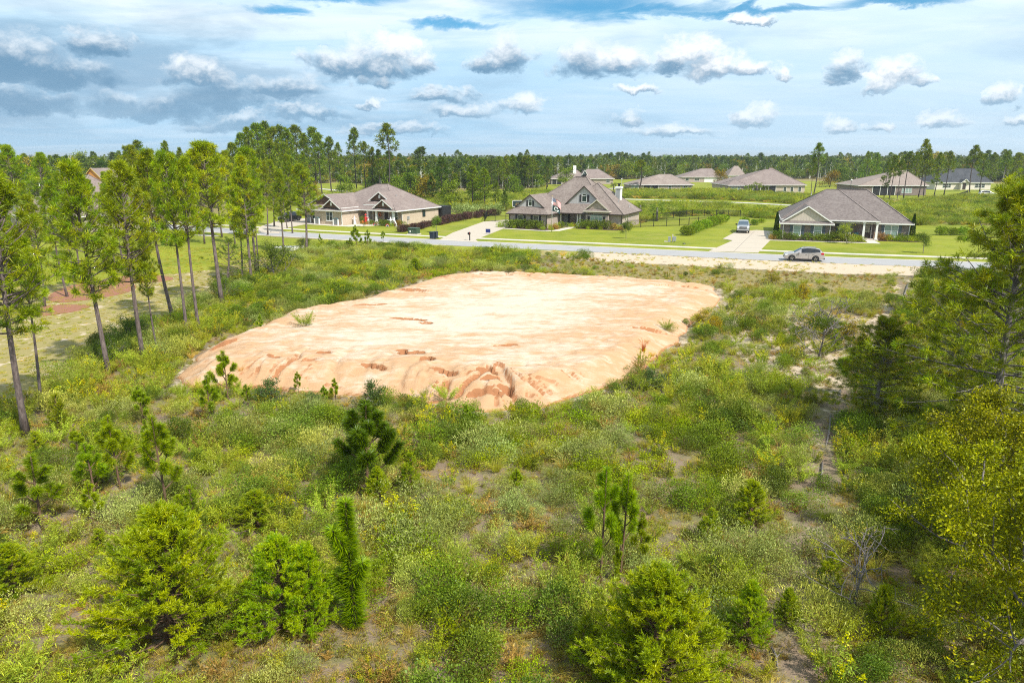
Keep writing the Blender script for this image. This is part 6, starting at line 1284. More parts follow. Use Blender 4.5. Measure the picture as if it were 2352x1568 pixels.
# ================================================================== vehicles
def car(name, label, loc, rz, L, W, st, paintm, glassm, wheel, spoke=5, bed=None, lights=True):
    """body lofted through stations (x, z sill, z belt, half width, z roof, roof half width); glass between belt and roof becomes its own parts"""
    root = empty(name, loc, rz); tag(root, label, 'car' if name != 'pickup_truck' else 'pickup')
    rings = []
    for (x, zs, zb, hw, zr, rw, nose) in st:
        rings.append([(x, -hw*.90, zs), (x, -hw, zs+.10), (x, -hw*1.0, zs+(zb-zs)*.62), (x, -hw*.975, zb), (x, -rw, zr-.03 if zr > zb+.05 else zr), (x, -rw*.8, zr+.015), (x, 0, zr+.03), (x, rw*.8, zr+.015), (x, rw, zr-.03 if zr > zb+.05 else zr), (x, hw*.975, zb), (x, hw, zs+(zb-zs)*.62), (x, hw, zs+.10), (x, hw*.90, zs)])
    n = 13; groups = {'body': [], 'side_window': [], 'windshield': [], 'rear_window': []}
    V = [p for r in rings for p in r]
    for i in range(len(rings)-1):
        tall0 = st[i][4] > st[i][2]+.12; tall1 = st[i+1][4] > st[i+1][2]+.12; kind = st[i][6]
        for k in range(n):
            f = (i*n+k, i*n+(k+1) % n, (i+1)*n+(k+1) % n, (i+1)*n+k)
            g = 'body'
            if kind == 'W' and 4 <= k <= 7: g = 'windshield'
            if kind == 'R' and 4 <= k <= 7: g = 'rear_window'
            if kind in ('G', 'P') and k in (3, 8): g = 'side_window'
            groups[g].append(f)
    groups['body'].append(tuple(range(n))); groups['body'].append(tuple((len(rings)-1)*n+k for k in range(n))[::-1])
    for g, F in groups.items():
        if not F: continue
        if g == 'side_window':
            for sd_ in (3, 8):
                FF = [f for f in F if f[0] % n == sd_]; runs = []; 
                for f in FF:
                    if runs and f[0]//n == runs[-1][-1][0]//n+1: runs[-1].append(f)
                    else: runs.append([f])
                for rn in runs: mesh_part(g, V, rn, glassm, root)
        else: mesh_part(g, V, F, paintm if g == 'body' else glassm, root, smooth=(g == 'body'))
    for (wx, wr) in wheel:
        for sg in (-1, 1):
            hw = W/2; yy = sg*(hw-.11)
            Vt = []; Ft = []; lathe(Vt, Ft, [(wr*.62, -.11), (wr*.93, -.11), (wr, -.07), (wr, .07), (wr*.93, .11), (wr*.62, .11), (wr*.62, -.11)], 20, (wx, yy, wr), 'y'); ty = obj('tyre', pydata('tyre', Vt, Ft, True), MAT['rubber'], root)
            Vt = []; Ft = []; lathe(Vt, Ft, [(0, sg*.06), (wr*.16, sg*.07), (wr*.16, sg*.02), (wr*.62, sg*.0), (wr*.64, sg*.1)], 20, (wx, yy, wr), 'y'); obj('rim_dish', pydata('rim_dish', Vt, Ft), MAT['charcoal'], ty)
            Vt = []; Ft = []
            for q in range(spoke):
                a = 2*math.pi*q/spoke+.3; beam(Vt, Ft, (wx+.04*math.cos(a), yy+sg*.075, wr+.04*math.sin(a)), (wx+wr*.62*math.cos(a), yy+sg*.085, wr+wr*.62*math.sin(a)), .045, .07, (0, 1, 0))
            rm = obj('rim', pydata('rim', Vt, Ft), MAT['steel'], ty); rm['kind'] = 'stuff'
            Vt = []; Ft = []; lathe(Vt, Ft, [(wr*1.0, sg*.012), (wr*1.17, sg*.022), (wr*1.17, sg*-.05)], 18, (wx, sg*hw*.992, wr), 'y'); obj('wheel_arch', pydata('wheel_arch', Vt, Ft), MAT['rubber'], root)
            Vt = []; Ft = []; lathe(Vt, Ft, [(0, sg*.004), (wr*1.02, sg*.004)], 18, (wx, sg*hw*.992, wr), 'y'); obj('wheel_well', pydata('wheel_well', Vt, Ft), MAT['black'], root)
    return root
def mesh_part(name, V, F, m, root, smooth=False):
    ix = sorted({i for f in F for i in f}); mp = {q: k for k, q in enumerate(ix)}; me = pydata(name, [V[i] for i in ix], [tuple(mp[i] for i in f) for f in F])
    bm = bmesh.new(); bm.from_mesh(me); bmesh.ops.recalc_face_normals(bm, faces=bm.faces); bm.to_mesh(me); bm.free()
    if smooth:
        for p in me.polygons: p.use_smooth = True
        try: me.set_sharp_from_angle(angle=R(32))
        except Exception: pass
    return obj(name, me, m, root)
def bits(root, items):
    for (nm, m, bl) in items: obj(nm, boxes(nm, [bl]), MAT[m], root)
# front at x = 0, tail at x = L; letters mark what the faces behind a station are: W windshield, G side glass, P pillar, R rear window
SUVS = [(0.0, .38, .60, .62, .62, .50, ''), (.10, .27, .74, .80, .78, .66, ''), (.55, .20, .86, .88, .92, .74, ''), (1.15, .19, .97, .90, 1.03, .74, 'W'), (1.95, .19, 1.02, .905, 1.53, .62, 'P'), (2.02, .19, 1.02, .905, 1.55, .62, 'G'), (2.78, .19, 1.05, .905, 1.61, .625, 'P'), (2.86, .19, 1.05, .905, 1.61, .625, 'G'), (3.50, .20, 1.09, .90, 1.58, .61, 'G'), (3.92, .22, 1.16, .89, 1.50, .60, 'P'), (4.10, .25, 1.13, .88, 1.44, .58, 'R'), (4.45, .30, 1.05, .83, 1.08, .66, ''), (4.62, .38, .72, .76, .76, .62, '')]
ia, ib = G(1818, 600), G(1872, 602); ang = math.atan2(ib[1]-ia[1], ib[0]-ia[0])
c_, s_ = math.cos(ang), math.sin(ang); sx0, sy0 = ia[0]-.92*c_-(-.80)*s_*0, ia[1]-.92*s_
nrm = (-s_, c_); sx0 += nrm[0]*.85; sy0 += nrm[1]*.85
suv = car('parked_suv', 'champagne silver crossover parked on the near edge of the street', (sx0, sy0, .035), ang, 4.65, 1.82, SUVS, MAT['suv'], MAT['carglass'], [(.92, .355), (3.62, .355)])
bits(suv, [('headlight', 'clear_lamp', (.12, .50, -.84, -.66, .68, .82)), ('headlight', 'clear_lamp', (.12, .50, .66, .84, .68, .82)), ('tail_light', 'red_lamp', (4.20, 4.52, -.87, -.70, .88, 1.10)), ('tail_light', 'red_lamp', (4.20, 4.52, .70, .87, .88, 1.10)),
           ('sill_trim', 'charcoal', (1.35, 3.2, -.905, -.86, .20, .34)), ('sill_trim', 'charcoal', (1.35, 3.2, .86, .905, .20, .34)), ('door_handle', 'suv', (2.45, 2.65, -.935, -.90, .86, .90)), ('door_handle', 'suv', (3.25, 3.45, -.935, -.90, .88, .92)), ('mirror', 'suv', (1.62, 1.80, -1.06, -.90, 1.0, 1.13)), ('mirror', 'suv', (1.62, 1.80, .90, 1.06, 1.0, 1.13)),
           ('roof_rail', 'steel', (2.1, 3.7, -.60, -.57, 1.61, 1.66)), ('roof_rail', 'steel', (2.1, 3.7, .57, .60, 1.61, 1.66)), ('door_seam', 'charcoal', (2.80, 2.82, -.9085, -.90, .32, 1.03)), ('door_seam', 'charcoal', (1.60, 1.62, -.9085, -.90, .32, .98)), ('bumper', 'charcoal', (4.50, 4.68, -.72, .72, .28, .46)), ('number_plate', 'white', (4.60, 4.64, -.24, .24, .74, .86)), ('grille', 'black', (-.02, .1, -.42, .42, .42, .58))])
TRK = [(0.0, .50, 1.02, .86, 1.04, .80, ''), (.12, .40, 1.10, .97, 1.14, .88, ''), (1.45, .38, 1.18, 1.0, 1.22, .86, 'W'), (2.10, .38, 1.20, 1.0, 1.84, .74, 'P'), (2.20, .38, 1.20, 1.0, 1.88, .74, 'G'), (2.95, .38, 1.21, 1.0, 1.90, .74, 'P'), (3.05, .38, 1.21, 1.0, 1.90, .74, 'G'), (3.75, .40, 1.22, 1.0, 1.87, .73, 'R'), (3.95, .42, 1.24, 1.0, 1.26, .92, ''), (5.60, .48, 1.22, .99, 1.24, .92, ''), (5.75, .55, 1.15, .97, 1.17, .90, '')]
ta = G(1705, 537); truck = car('pickup_truck', 'silver pickup facing the street at the head of the right-hand driveway', (ta[0]+.15, ta[1]+.3, .058), R(72), 5.8, 2.04, TRK, MAT['pickup'], MAT['pickglass'], [(1.0, .41), (4.75, .41)], 6)
bits(truck, [('headlight', 'clear_lamp', (-.03, .16, -.95, -.60, .84, 1.06)), ('headlight', 'clear_lamp', (-.03, .16, .60, .95, .84, 1.06)), ('grille', 'charcoal', (-.06, .05, -.58, .58, .74, 1.08)), ('grille_bar', 'steel', (-.075, -.055, -.58, .58, .89, .94)), ('bumper', 'steel', (-.16, .08, -.97, .97, .46, .66)), ('mirror', 'charcoal', (1.75, 1.95, -1.25, -1.0, 1.18, 1.42)), ('mirror', 'charcoal', (1.75, 1.95, 1.0, 1.25, 1.18, 1.42)), ('truck_bed', 'black', (4.05, 5.6, -.80, .80, 1.20, 1.29)), ('tail_light', 'red_lamp', (5.68, 5.78, -.98, -.86, .8, 1.12)), ('tail_light', 'red_lamp', (5.68, 5.78, .86, .98, .8, 1.12)), ('skid_plate', 'charcoal', (-.1, .1, -.8, .8, .36, .455))])
tb = G(645, 511); blk = car('parked_suv', 'black SUV on the driveway seen between the pines at left', (tb[0], tb[1], .06), R(62), 4.65, 1.9, SUVS, MAT['blackcar'], MAT['carglass'], [(.92, .37), (3.62, .37)])
bits(blk, [('headlight', 'clear_lamp', (.12, .50, -.84, -.66, .68, .82)), ('headlight', 'clear_lamp', (.12, .50, .66, .84, .68, .82)), ('tail_light', 'red_lamp', (4.20, 4.52, -.87, -.70, .88, 1.10)), ('tail_light', 'red_lamp', (4.20, 4.52, .70, .87, .88, 1.10))])
blk.scale = (1.05, 1.05, 1.12)
wb = G(2287, 452); wv = car('parked_van', 'white van half hidden beyond the pines at far right', (wb[0], wb[1], .0), R(170), 4.65, 1.82, SUVS, MAT['white'], MAT['carglass'], [(.92, .36), (3.62, .36)]); wv['category'] = 'van'; wv.scale = (1.1, 1.1, 1.2)

# ================================================================== street and garden furniture
def small(name, parts, loc, rz, label, cat, group=None):
    r = empty(name, (loc[0], loc[1], loc[2] if len(loc) > 2 else 0), rz); tag(r, label, cat, group)
    for (nm, m, me) in parts: obj(nm, me, MAT[m], r)
    return r
def lat(prof, n=12, c=(0, 0, 0), axis='z', smooth=True): V = []; F = []; lathe(V, F, prof, n, c, axis); return pydata('part', V, F, smooth)
def tb_(pts, rad, n=8): V = []; F = []; tube(V, F, pts, rad, n); return pydata('part', V, F, True)
def bx(*bl): return boxes('part', bl)
def taper(x, y, z0, z1, k): 
    V = [(-x*k, -y*k, z0), (x*k, -y*k, z0), (x*k, y*k, z0), (-x*k, y*k, z0), (-x, -y, z1), (x, -y, z1), (x, y, z1), (-x, y, z1)]
    return pydata('part', V, [(3, 2, 1, 0), (4, 5, 6, 7), (0, 1, 5, 4), (1, 2, 6, 5), (2, 3, 7, 6), (3, 0, 4, 7)])
for (u, v, lb) in [(993, 549.5, 'left of two dark blue wheeled dustbins at the kerb'), (1000, 548.5, 'right of two dark blue wheeled dustbins at the kerb')]:
    x, y = G(u, v); small('dustbin', [('bin_body', 'bluebin', taper(.33, .36, .08, 1.0, .82)), ('lid', 'bluebin', bx((-.36, .36, -.42, .38, 1.0, 1.07), (-.3, .3, -.36, .3, 1.071, 1.1))), ('handle', 'bluebin', bx((-.28, .28, .38, .44, .92, .97))), ('wheel', 'rubber', lat([(0, -.04), (.12, -.04), (.12, .04), (0, .04)], 12, (-.3, .3, .12), 'y')), ('wheel', 'rubber', lat([(0, -.04), (.12, -.04), (.12, .04), (0, .04)], 12, (.3, .3, .12), 'y'))], (x, y, .04), R(-20), lb, 'dustbin', 'dustbins at the kerb')
x, y = G(951, 538); small('transformer_box', [('base', 'walk', bx((-.95, .95, -.75, .75, -.02, .12))), ('cabinet', 'greenbox', bx((-.8, .8, -.55, .6, .121, .98))), ('lid', 'greenbox', bx((-.84, .84, -.62, .64, .981, 1.06))), ('warning_label', 'white', bx((-.5, -.28, -.562, -.552, .35, .65))), ('hasp', 'steel', bx((.05, .12, -.575, -.552, .5, .62)))], (x, y), R(-22), 'green utility transformer box on the verge by the purple hedge', 'utility box')
for (u, v, sc_, lb) in [(1079, 553, 1.0, 'dark mailbox on a post by the curving driveway')]:
    x, y = G(u, v); small('mailbox', [('post', 'black', bx((-.06, .06, -.06, .06, 0, 1.15))), ('arm', 'black', bx((-.06, .06, -.38, -.061, .92, .99))), ('finial', 'black', lat([(0, .18), (.05, .1), (.02, .05), (.07, 0)], 8, (0, 0, 1.15))), ('box', 'black', bx((-.13, .13, -.48, .03, .991, 1.2))), ('box_top', 'black', tb_([(0, -.48, 1.2), (0, .03, 1.2)], [.13, .13], 10)), ('flag', 'red_lamp', bx((.131, .145, -.3, -.26, 1.05, 1.32)))], (x, y), R(-22), lb, 'mailbox')
x, y = G(1121, 538); small('yard_sign', [('board', 'bluesign', bx((-.4, .4, -.02, .02, .25, .85))), ('board_edge', 'slate', bx((-.42, .42, -.015, .015, .851, .87))), ('stake', 'steel', bx((-.26, -.23, -.01, .01, 0, .249))), ('stake', 'steel', bx((.23, .26, -.01, .01, 0, .249)))], (x, y), R(-15), 'small dark blue yard sign beside the curving driveway', 'sign')
x, y = G(1543, 556); small('utility_pedestals', [('pedestal', 'greyplastic', bx((-.55, -.2, -.15, .15, 0, .72))), ('pedestal_cap', 'greyplastic', bx((-.57, -.18, -.17, .17, .721, .78))), ('post', 'walk', bx((.02, .16, -.07, .07, 0, 1.15))), ('meter_box', 'greyplastic', bx((.161, .62, -.14, .14, .2, .85))), ('conduit', 'steel', tb_([(.4, 0, 0), (.4, 0, .2)], [.04, .04])), ('footing', 'walk', bx((-1.1, -.58, -.2, .2, 0, .12)))], (x, y), R(-20), 'grey utility pedestals and meter post on the lawn edge by the sidewalk', 'utility box')
x, y = G(1571, 560); small('valve_cover', [('cover', 'black', lat([(0, .1), (.2, .1), (.24, .0)], 14)), ('handle', 'steel', bx((-.06, .06, -.02, .02, .1, .14)))], (x, y), 0, 'small black valve cover on the lawn near the grey pedestals', 'valve cover')
# flagpole with two flags
x, y = G(1267, 533); FP = small('flagpole', [('pole', 'steel', tb_([(0, 0, -.1), (0, 0, 5.9)], [.05, .035])), ('ball', 'yellow', lat([(0, .14), (.05, .12), (.07, .07), (.05, .02), (0, 0)], 10, (0, 0, 5.9))), ('halyard', 'white', bx((.06, .075, -.01, .01, .9, 5.7))), ('cleat', 'steel', bx((.05, .1, -.03, .03, .85, .95)))], (x, y), R(-14), 'steel flagpole in front of the middle house', 'flagpole')
def flag(name, loc, rz, Lx, Hz, quads, label, sag=.45):
    root = empty(name, loc, rz); tag(root, label, 'flag')
    def warp(a, b):                              # a along the fly, b up the hoist, both 0..1: hangs and ripples
        X = a*Lx*(.93-.1*a); return (X, .12*math.sin(a*7+b*1.2)*a*Lx*.6, (b-1)*Hz-sag*Lx*a*a-.05*a)
    for (nm, m, regs, off) in quads:
        V = []; F = []
        for reg in regs:
            (a0, a1, b0, b1) = reg[:4]; na = max(2, int((a1-a0)*14)); nb_ = max(1, int((b1-b0)*6))
            for fc in (1, -1):
                base = len(V)
                for i in range(na+1):
                    for j in range(nb_+1):
                        p = warp(a0+(a1-a0)*i/na, b0+(b1-b0)*j/nb_); V.append((p[0], p[1]-fc*(.004+off), p[2]))
                for i in range(na):
                    for j in range(nb_):
                        q = base+i*(nb_+1)+j; F.append((q, q+nb_+1, q+nb_+2, q+1)[::fc])
        obj(nm, pydata(nm, V, F), MAT[m], root)
    return root, warp
c_ = .4
stripes_r = [(0 if k < 6 else 0, 1, k/13, (k+1)/13) for k in range(0, 13, 2)]; stripes_w = [(0, 1, k/13, (k+1)/13) for k in range(1, 13, 2)]
fl, wp = flag('national_flag', (x+.07, y, 5.6), R(-18), 1.75, 1.0, [('red_stripe', 'flagred', [s_], 0) for s_ in stripes_r]+[('white_stripe', 'flagwhite', [s_], 0) for s_ in stripes_w]+[('canton', 'flagblue', [(0, .42, 6/13, 1)], .004)], 'stars and stripes flag flying from the flagpole')
V = []; F = []
for i in range(9):
    for j in range(11):
        if (i+j) % 2 == 0:
            a = .02+.38*(j+.5)/11; b = 6/13+.02+.5*(i+.5)/9
            for fc in (1, -1):
                q = len(V); cpt = wp(a, b)
                for k in range(10):
                    t_ = math.pi/2+k*math.pi/5; rr_ = .034 if k % 2 == 0 else .014
                    V.append((cpt[0]+rr_*math.cos(t_), cpt[1]-fc*.012, cpt[2]+rr_*math.sin(t_)))
                F.append(tuple(range(q, q+10))[::fc])
st_ = obj('stars', pydata('stars', V, F), MAT['flagwhite'], fl); st_['kind'] = 'stuff'
fl, wp = flag('team_flag', (x+.07, y, 4.45), R(-18), 1.55, .95, [('cloth', 'flaggreen', [(0, 1, 0, 1)], 0)], 'dark green flag with a white letter G, under the stars and stripes', .3)
V = []; F = []
def gpt(t_, r0, r1):                             # oval ring point in flag space
    return (.52+r0*math.cos(t_), .5+r1*math.sin(t_))
for fc in (1, -1):
    n = 26
    for i in range(n):
        t0, t1 = R(38)+i*R(322)/n, R(38)+(i+1)*R(322)/n; q = len(V)
        for (t_, k_) in ((t0, 1), (t1, 1), (t1, .58), (t0, .58)):
            p = wp(*gpt(t_, .33*k_, .40*k_)); V.append((p[0], p[1]-fc*.014, p[2]))
        F.append((q, q+1, q+2, q+3)[::-fc])
    q = len(V)
    for (a, b) in ((.55, .42), (.86, .42), (.86, .56), (.55, .56)): p = wp(a, b); V.append((p[0], p[1]-fc*.014, p[2]))
    F.append((q, q+1, q+2, q+3)[::fc])
obj('letter_g', pydata('letter_g', V, F), MAT['flagwhite'], fl)
# basketball hoop left of the middle house
x, y = G(1186, 505); small('basketball_hoop', [('pole', 'black', tb_([(0, 0, 0), (0, 0, 2.9)], [.09, .08])), ('arm', 'black', tb_([(0, 0, 2.8), (0, -.9, 3.1)], [.06, .06])), ('backboard', 'glass', bx((-.9, .9, -1.0, -.95, 2.75, 3.85))), ('board_frame', 'white', bx((-.95, .95, -1.02, -.93, 3.85, 3.93), (-.95, .95, -1.02, -.93, 2.67, 2.75), (-.97, -.9, -1.019, -.931, 2.75, 3.85), (.9, .97, -1.019, -.931, 2.75, 3.85))), ('target_square', 'yellow', bx((-.3, .3, -1.012, -1.003, 3.32, 3.37), (-.3, .3, -1.012, -1.003, 2.95, 3.0), (-.3, -.25, -1.012, -1.003, 3.0, 3.32), (.25, .3, -1.012, -1.003, 3.0, 3.32))), ('rim', 'pumpkin', lat([(.21, 0), (.25, 0), (.25, .03), (.21, .03), (.21, 0)], 16, (0, -1.28, 3.0)))], (x, y), R(10), 'basketball hoop with clear backboard left of the middle house', 'basketball hoop')
# iron fences: rails, posts and pickets
def fence(pts, label, hgt=1.3):
    root = empty('iron_fence', (pts[0][0], pts[0][1], 0)); tag(root, label, 'fence'); o = np.array(pts[0])
    V2 = []; F2 = []
    for (a, b) in zip(pts[:-1], pts[1:]):
        a = np.array(a)-o; b = np.array(b)-o; L = np.linalg.norm(b-a); n = max(1, int(round(L/2.4)))
        for zz in (.15, hgt-.2, hgt-.03):
            V = []; F = []; beam(V, F, (a[0], a[1], zz), (b[0], b[1], zz), .04, .05); obj('rail', pydata('rail', V, F), MAT['black'], root)
        for k in range(n+1):
            p = a+(b-a)*k/n; obj('post', boxes('post', [(p[0]-.05, p[0]+.05, p[1]-.05, p[1]+.05, 0, hgt+.12)]), MAT['black'], root)
        m = int(L/.14)
        for k in range(m):
            p = a+(b-a)*(k+.5)/m; beam(V2, F2, (p[0], p[1], .06), (p[0], p[1], hgt+.02), .022, .022)
    q = obj('pickets', pydata('pickets', V2, F2), MAT['black'], root); q['kind'] = 'stuff'; return root
fence([H2.W(19.6, 8.5)]+gp([(1560, 519), (1625, 514), (1660, 503)]), 'black iron fence running right from the middle house'); fence([H2.W(-.1, 8.5)]+gp([(1113, 508), (1120, 496)]), 'black iron fence left of the middle house'); fence(gp([(1500, 506), (1590, 497), (1700, 498)]), 'black iron fence along the back of the lawn before the rough'); fence(gp([(1558, 443), (1590, 445), (1632, 444)]), 'dark fence behind the far tan brick house', 1.2); fence(gp([(2196, 456), (2215, 450), (2222, 447)]), 'dark fence beyond the thin pines at far right', 1.3)
# street lamp by the far houses
x, y = G(1951, 455); small('street_lamp', [('base', 'black', lat([(.22, 0), (.2, .35), (.1, .5), (.09, .6)], 10)), ('post', 'black', tb_([(0, 0, .5), (0, 0, 5.0)], [.085, .06])), ('collar', 'black', lat([(.07, 0), (.16, .08), (.16, .14), (.0, .16)], 10, (0, 0, 4.95))), ('globe', 'white', lat([(.12, 0), (.24, .12), (.27, .28), (.22, .45), (.1, .55), (0, .57)], 14, (0, 0, 5.1)))], (x, y), 0, 'black street lamp with white globe before the far wood', 'street lamp')
x, y = G(1427, 443); small('street_lamp', [('base', 'greyplastic', lat([(.2, 0), (.18, .3), (.1, .45)], 10)), ('post', 'greyplastic', tb_([(0, 0, .4), (0, 0, 4.4)], [.07, .05])), ('globe', 'white', lat([(.1, 0), (.2, .12), (.22, .26), (.1, .45), (0, .46)], 12, (0, 0, 4.4)))], (x, y), 0, 'pale street lamp by the far street behind the middle house', 'street lamp')
# ---- autumn decorations at the tan house
def at1(u, w, z=.06): a = H1.W(u, w); return (a[0], a[1], z)
def pumpkin(loc, s, lb):
    V = []; F = []; n = 20; pr = [(0, .0), (.6, .02), (.95, .3), (1, .5), (.9, .78), (.5, .96), (.12, .9)]
    for (r_, h_) in pr:
        for k in range(n): a = 2*math.pi*k/n; q = r_*(1+.05*math.cos(a*10)); V.append((q*math.cos(a)*.5, q*math.sin(a)*.5, h_*.8))
    for i in range(len(pr)-1):
        for k in range(n): p = i*n+k; q = i*n+(k+1) % n; F.append((p, q, q+n, p+n))
    r = small('pumpkin', [('flesh', 'pumpkin', pydata('part', V, F, True)), ('stalk', 'greenbox', tb_([(0, 0, .7), (.05, 0, .95)], [.06, .03], 6))], loc, 0, lb, 'pumpkin', 'pumpkins at the porches'); r.scale = (s, s, s)
pumpkin(at1(8.2, 4.0), .85, 'large orange pumpkin at the inner corner of the tan house'); pumpkin(at1(10.9, 5.3, .13), .6, 'orange pumpkin on the porch of the tan house'); pumpkin(at1(11.2, 5.8, .13), .45, 'small orange pumpkin beside the door of the tan house'); a = H2.W(10.6, 5.6); pumpkin((a[0], a[1], .14), .55, 'orange pumpkin on the porch step of the middle house'); pumpkin(at1(7.6, 4.3), .55, 'smaller pumpkin beside the large one at the tan house')
def figure(name, loc, lb, cloth, hat, head='pink', h=1.6):
    p = [('robe', cloth, lat([(.28, 0), (.25, .3), (.2, .7), (.22, 1.05), (.12, 1.25), (.05, 1.3)], 12)), ('head', head, lat([(.04, 0), (.11, .06), (.12, .14), (.08, .23), (0, .26)], 10, (0, 0, 1.29))), ('arm', cloth, tb_([(-.15, 0, 1.12), (-.45, -.05, .95), (-.6, -.1, 1.1)], [.07, .06, .04])), ('arm', cloth, tb_([(.15, 0, 1.12), (.45, -.05, .95), (.6, -.1, 1.1)], [.07, .06, .04]))]
    if hat: p += [('hat', hat, lat([(.26, 0), (.13, .02), (.11, .16), (0, .2)], 12, (0, 0, 1.48)))]
    r = small(name, p, loc, H1.rot, lb, 'decoration'); r.scale = (h/1.6,)*3
figure('scarecrow', at1(9.1, 3.9, .0), 'scarecrow figure in red before the first porch column of the tan house', 'redcloth', 'redcloth', 'pink', 1.9); figure('ghost_figure', at1(7.5, 2.6, .05), 'white ghost figure at the corner of the garage wing', 'white', None, 'white', 1.6); figure('ghost_figure', at1(15.2, 3.7, .0), 'white ghost figure by the last porch column', 'white', None, 'white', 1.7)
a = at1(10.35, 6.52, 1.75); small('wreath', [('ring', 'pumpkin', lat([(.22, -.05), (.36, -.05), (.4, 0), (.36, .05), (.22, .05), (.19, 0), (.22, -.05)], 18, (0, 0, 0), 'y')), ('bow', 'redcloth', bx((-.12, .12, -.09, -.055, -.42, -.25)))], a, H1.rot, 'orange autumn wreath on the porch wall of the tan house', 'wreath')
for (u, lb) in [(.9, 'left of the two white-posted arched trellises by the garage'), (5.6, 'right of the two white-posted arched trellises by the garage'), (-2.6, 'white-posted arched trellis near the driveway')]:
    V = []; F = []
    for k in range(10): t0 = math.pi*k/10; t1 = math.pi*(k+1)/10; beam(V, F, (-.55*math.cos(t0), 0, 1.0+.28*math.sin(t0)), (-.55*math.cos(t1), 0, 1.0+.28*math.sin(t1)), .09, .1)
    pr = [('post', 'white', bx((-.66, -.46, -.1, .1, 0, 1.05))), ('post', 'white', bx((.46, .66, -.1, .1, 0, 1.05))), ('arch', 'teal', pydata('part', V, F)), ('panel', 'greyplastic', bx((-.44, .44, -.02, .02, .12, .98)))]
    for k in range(4): pr.append(('bar', 'slate', bx((-.33+.22*k-.02, -.33+.22*k+.02, -.05, -.021, .1, 1.1))))
    small('arched_trellis', pr, at1(u, -.45 if u > -1 else .9, .056), H1.rot, lb, 'decoration', 'white-posted garden panels')
a = at1(13.0, 5.6, .13); small('porch_bench', [('seat', 'charcoal', bx((-.7, .7, -.25, .25, .4, .46))), ('backrest', 'charcoal', bx((-.7, .7, .2, .26, .46, .95)))]+[('leg', 'charcoal', bx((sx-.03, sx+.03, sy-.03, sy+.03, 0, .4))) for sx in (-.62, .62) for sy in (-.2, .2)], a, H1.rot, 'dark bench on the porch of the tan house', 'bench')
V = []; F = []; tube(V, F, [(-.6, 0, .9), (-.2, 0, 1.15), (.25, 0, .95), (.5, 0, .5), (.55, 0, .1)], [.05, .09, .1, .09, .06], 8); small('white_ornament', [('arch', 'white', pydata('part', V, F, True)), ('foot', 'white', bx((.4, .7, -.12, .12, 0, .1)))], at1(16.0, 3.6, 0), H1.rot, 'curved white lawn ornament at the right end of the porch', 'decoration')
for (uu, ww, lb) in [(12.3, 2.7, 'left red and white bunting fan before the porch hedge'), (15.3, 2.6, 'right red and white bunting fan before the porch hedge')]:
    V = []; F = []; pr = []
    for (r0, r1, m) in ((0, .22, 'flagblue'), (.22, .34, 'flagwhite'), (.34, .5, 'flagred')):
        V = []; F = []
        for k in range(13): t_ = math.pi*k/12; V += [(r0*math.cos(t_), .02*(k % 2), r0*math.sin(t_)), (r1*math.cos(t_), .02*(k % 2), r1*math.sin(t_))]
        for k in range(12): F.append((2*k, 2*k+1, 2*k+3, 2*k+2))
        pr.append(('band', m, pydata('part', V, F)))
    small('bunting_fan', pr, at1(uu, ww, .02), H1.rot, lb, 'decoration')
# porch chairs at the right-hand house
for (u, w, m, lb) in [(9.9, 3.2, 'white', 'white porch chair behind the crape myrtle'), (11.0, 3.3, 'teal', 'teal porch chair left of the front door')]:
    a = H3.W(u, w); small('porch_chair', [('seat', m, bx((-.3, .3, -.3, .3, .38, .43))), ('backrest', m, bx((-.3, .3, .26, .31, .43, 1.0))), ('armrest', m, bx((-.34, -.28, -.3, .25, .6, .65))), ('armrest', m, bx((.28, .34, -.3, .25, .6, .65)))]+[('leg', m, bx((p-.025, p+.025, q-.025, q+.025, 0, .38))) for p in (-.27, .27) for q in (-.27, .27)], (a[0], a[1], .05), H3.rot+.3, lb, 'chair')
a = H2.W(11.4, 4.9); small('welcome_sign', [('board', 'white', bx((-.3, .3, -.02, .02, .1, .75))), ('stake', 'steel', bx((-.02, .02, -.01, .01, 0, .099)))], (a[0], a[1], .06), H2.rot, 'small pale porch sign by the step of the middle house', 'sign')
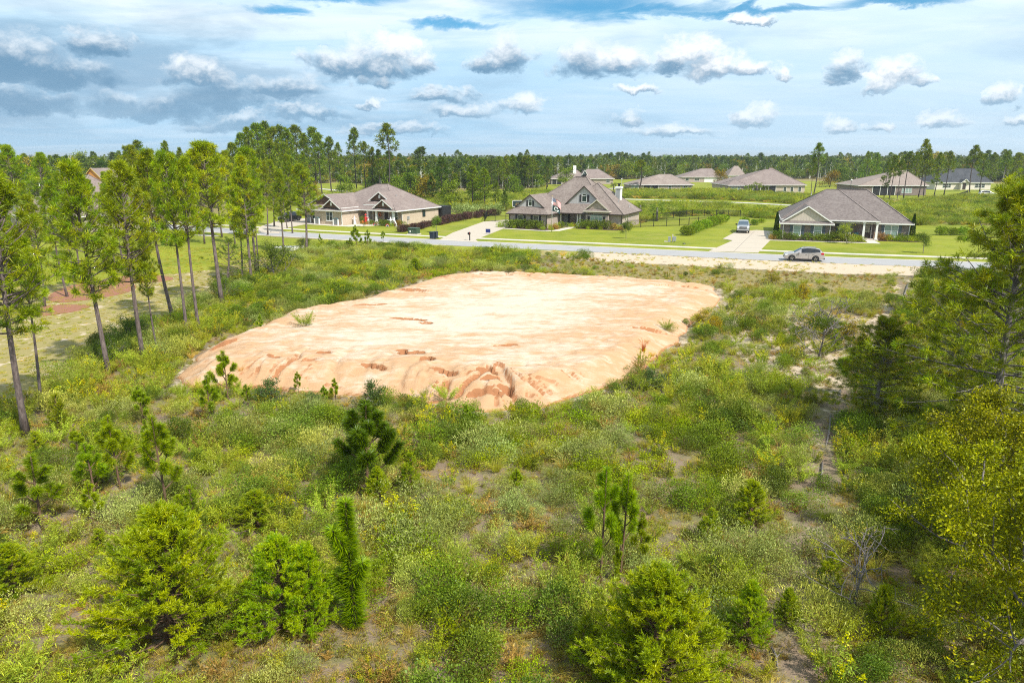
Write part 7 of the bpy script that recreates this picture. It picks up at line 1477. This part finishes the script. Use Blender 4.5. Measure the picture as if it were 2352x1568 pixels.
# fallen grey poles along the trail, dead stick by the pad
for i, (u0, v0, u1, v1, rad, lb) in enumerate([(1908, 955, 1893, 1045, .055, 'longest grey fallen pole lying along the sandy trail'), (1888, 1068, 1880, 1118, .045, 'short grey fallen pole on the trail, nearer than the longest'), (2085, 655, 2072, 690, .10, 'grey fallen pole at the far end of the trail'), (1930, 895, 1920, 925, .07, 'grey fallen pole beyond the longest on the trail'), (1785, 1545, 1770, 1490, .04, 'thin pale stick near the bottom of the trail'), (2235, 790, 2180, 830, .06, 'grey fallen branch under the big sand pine')]):
    a = G(u0, v0); b = G(u1, v1); mx, my = (a[0]+b[0])/2, (a[1]+b[1])/2; zz = float(gz(mx, my)); V = []; F = []
    tube(V, F, [(a[0]-mx, a[1]-my, .06), (.06, 0, .10), (b[0]-mx, b[1]-my, .07)], [rad, rad*.9, rad*.6], 7); tube(V, F, [(.06, 0, .1), (.3, .2, .13)], [rad*.4, rad*.2], 5)
    o = obj('fallen_pole', pydata('fallen_pole', V, F, True), MAT['greybark'], None); o.location = (mx, my, zz); tag(o, lb, 'log')
# white jon boat on the grass among the pines at left
x, y = G(632, 577); V = []; F = []
for i, (q, w_, z_) in enumerate([(0, .55, .0), (.8, .7, .0), (2.2, .72, 0.0), (3.3, .45, .12), (3.8, .08, .3)]): V += [(q, -w_, .55+z_*.4), (q, -w_*.75, .05+z_), (q, w_*.75, .05+z_), (q, w_, .55+z_*.4)]
for i in range(4):
    for k in range(3): p = 4*i+k; F.append((p, p+1, p+5, p+4))
F.append((0, 1, 2, 3)); small('small_boat', [('hull', 'white', pydata('part', V, F)), ('bench', 'greyplastic', bx((.9, 1.2, -.6, .6, .42, .46))), ('bench', 'greyplastic', bx((2.1, 2.4, -.6, .6, .42, .46))), ('gunwale', 'white', bx((-.05, 2.2, -.78, -.70, .53, .58), (-.05, 2.2, .70, .78, .53, .58)))], (x, y), R(15), 'small white boat lying on the grass behind the dark shrub at left', 'boat')
# ------------------------------------------------------------------ haze
def haze():
    zt = 40.0; bl = (-9400, 9400, -90, 14800, -1.5, zt)
    m = bpy.data.materials.new('haze'); m.use_nodes = True; t = NT(m.node_tree); t.N.clear()
    v = t.n('ShaderNodeVolumePrincipled', Color=(.82, .90, .97), Density=.00016, Anisotropy=.2); out = t.n('ShaderNodeOutputMaterial'); t.L.new(v.outputs[0], out.inputs['Volume'])
    o = obj('haze', boxes('haze', [bl]), m); tag(o, kind='stuff', label='thin pale haze over the far woods')
haze()
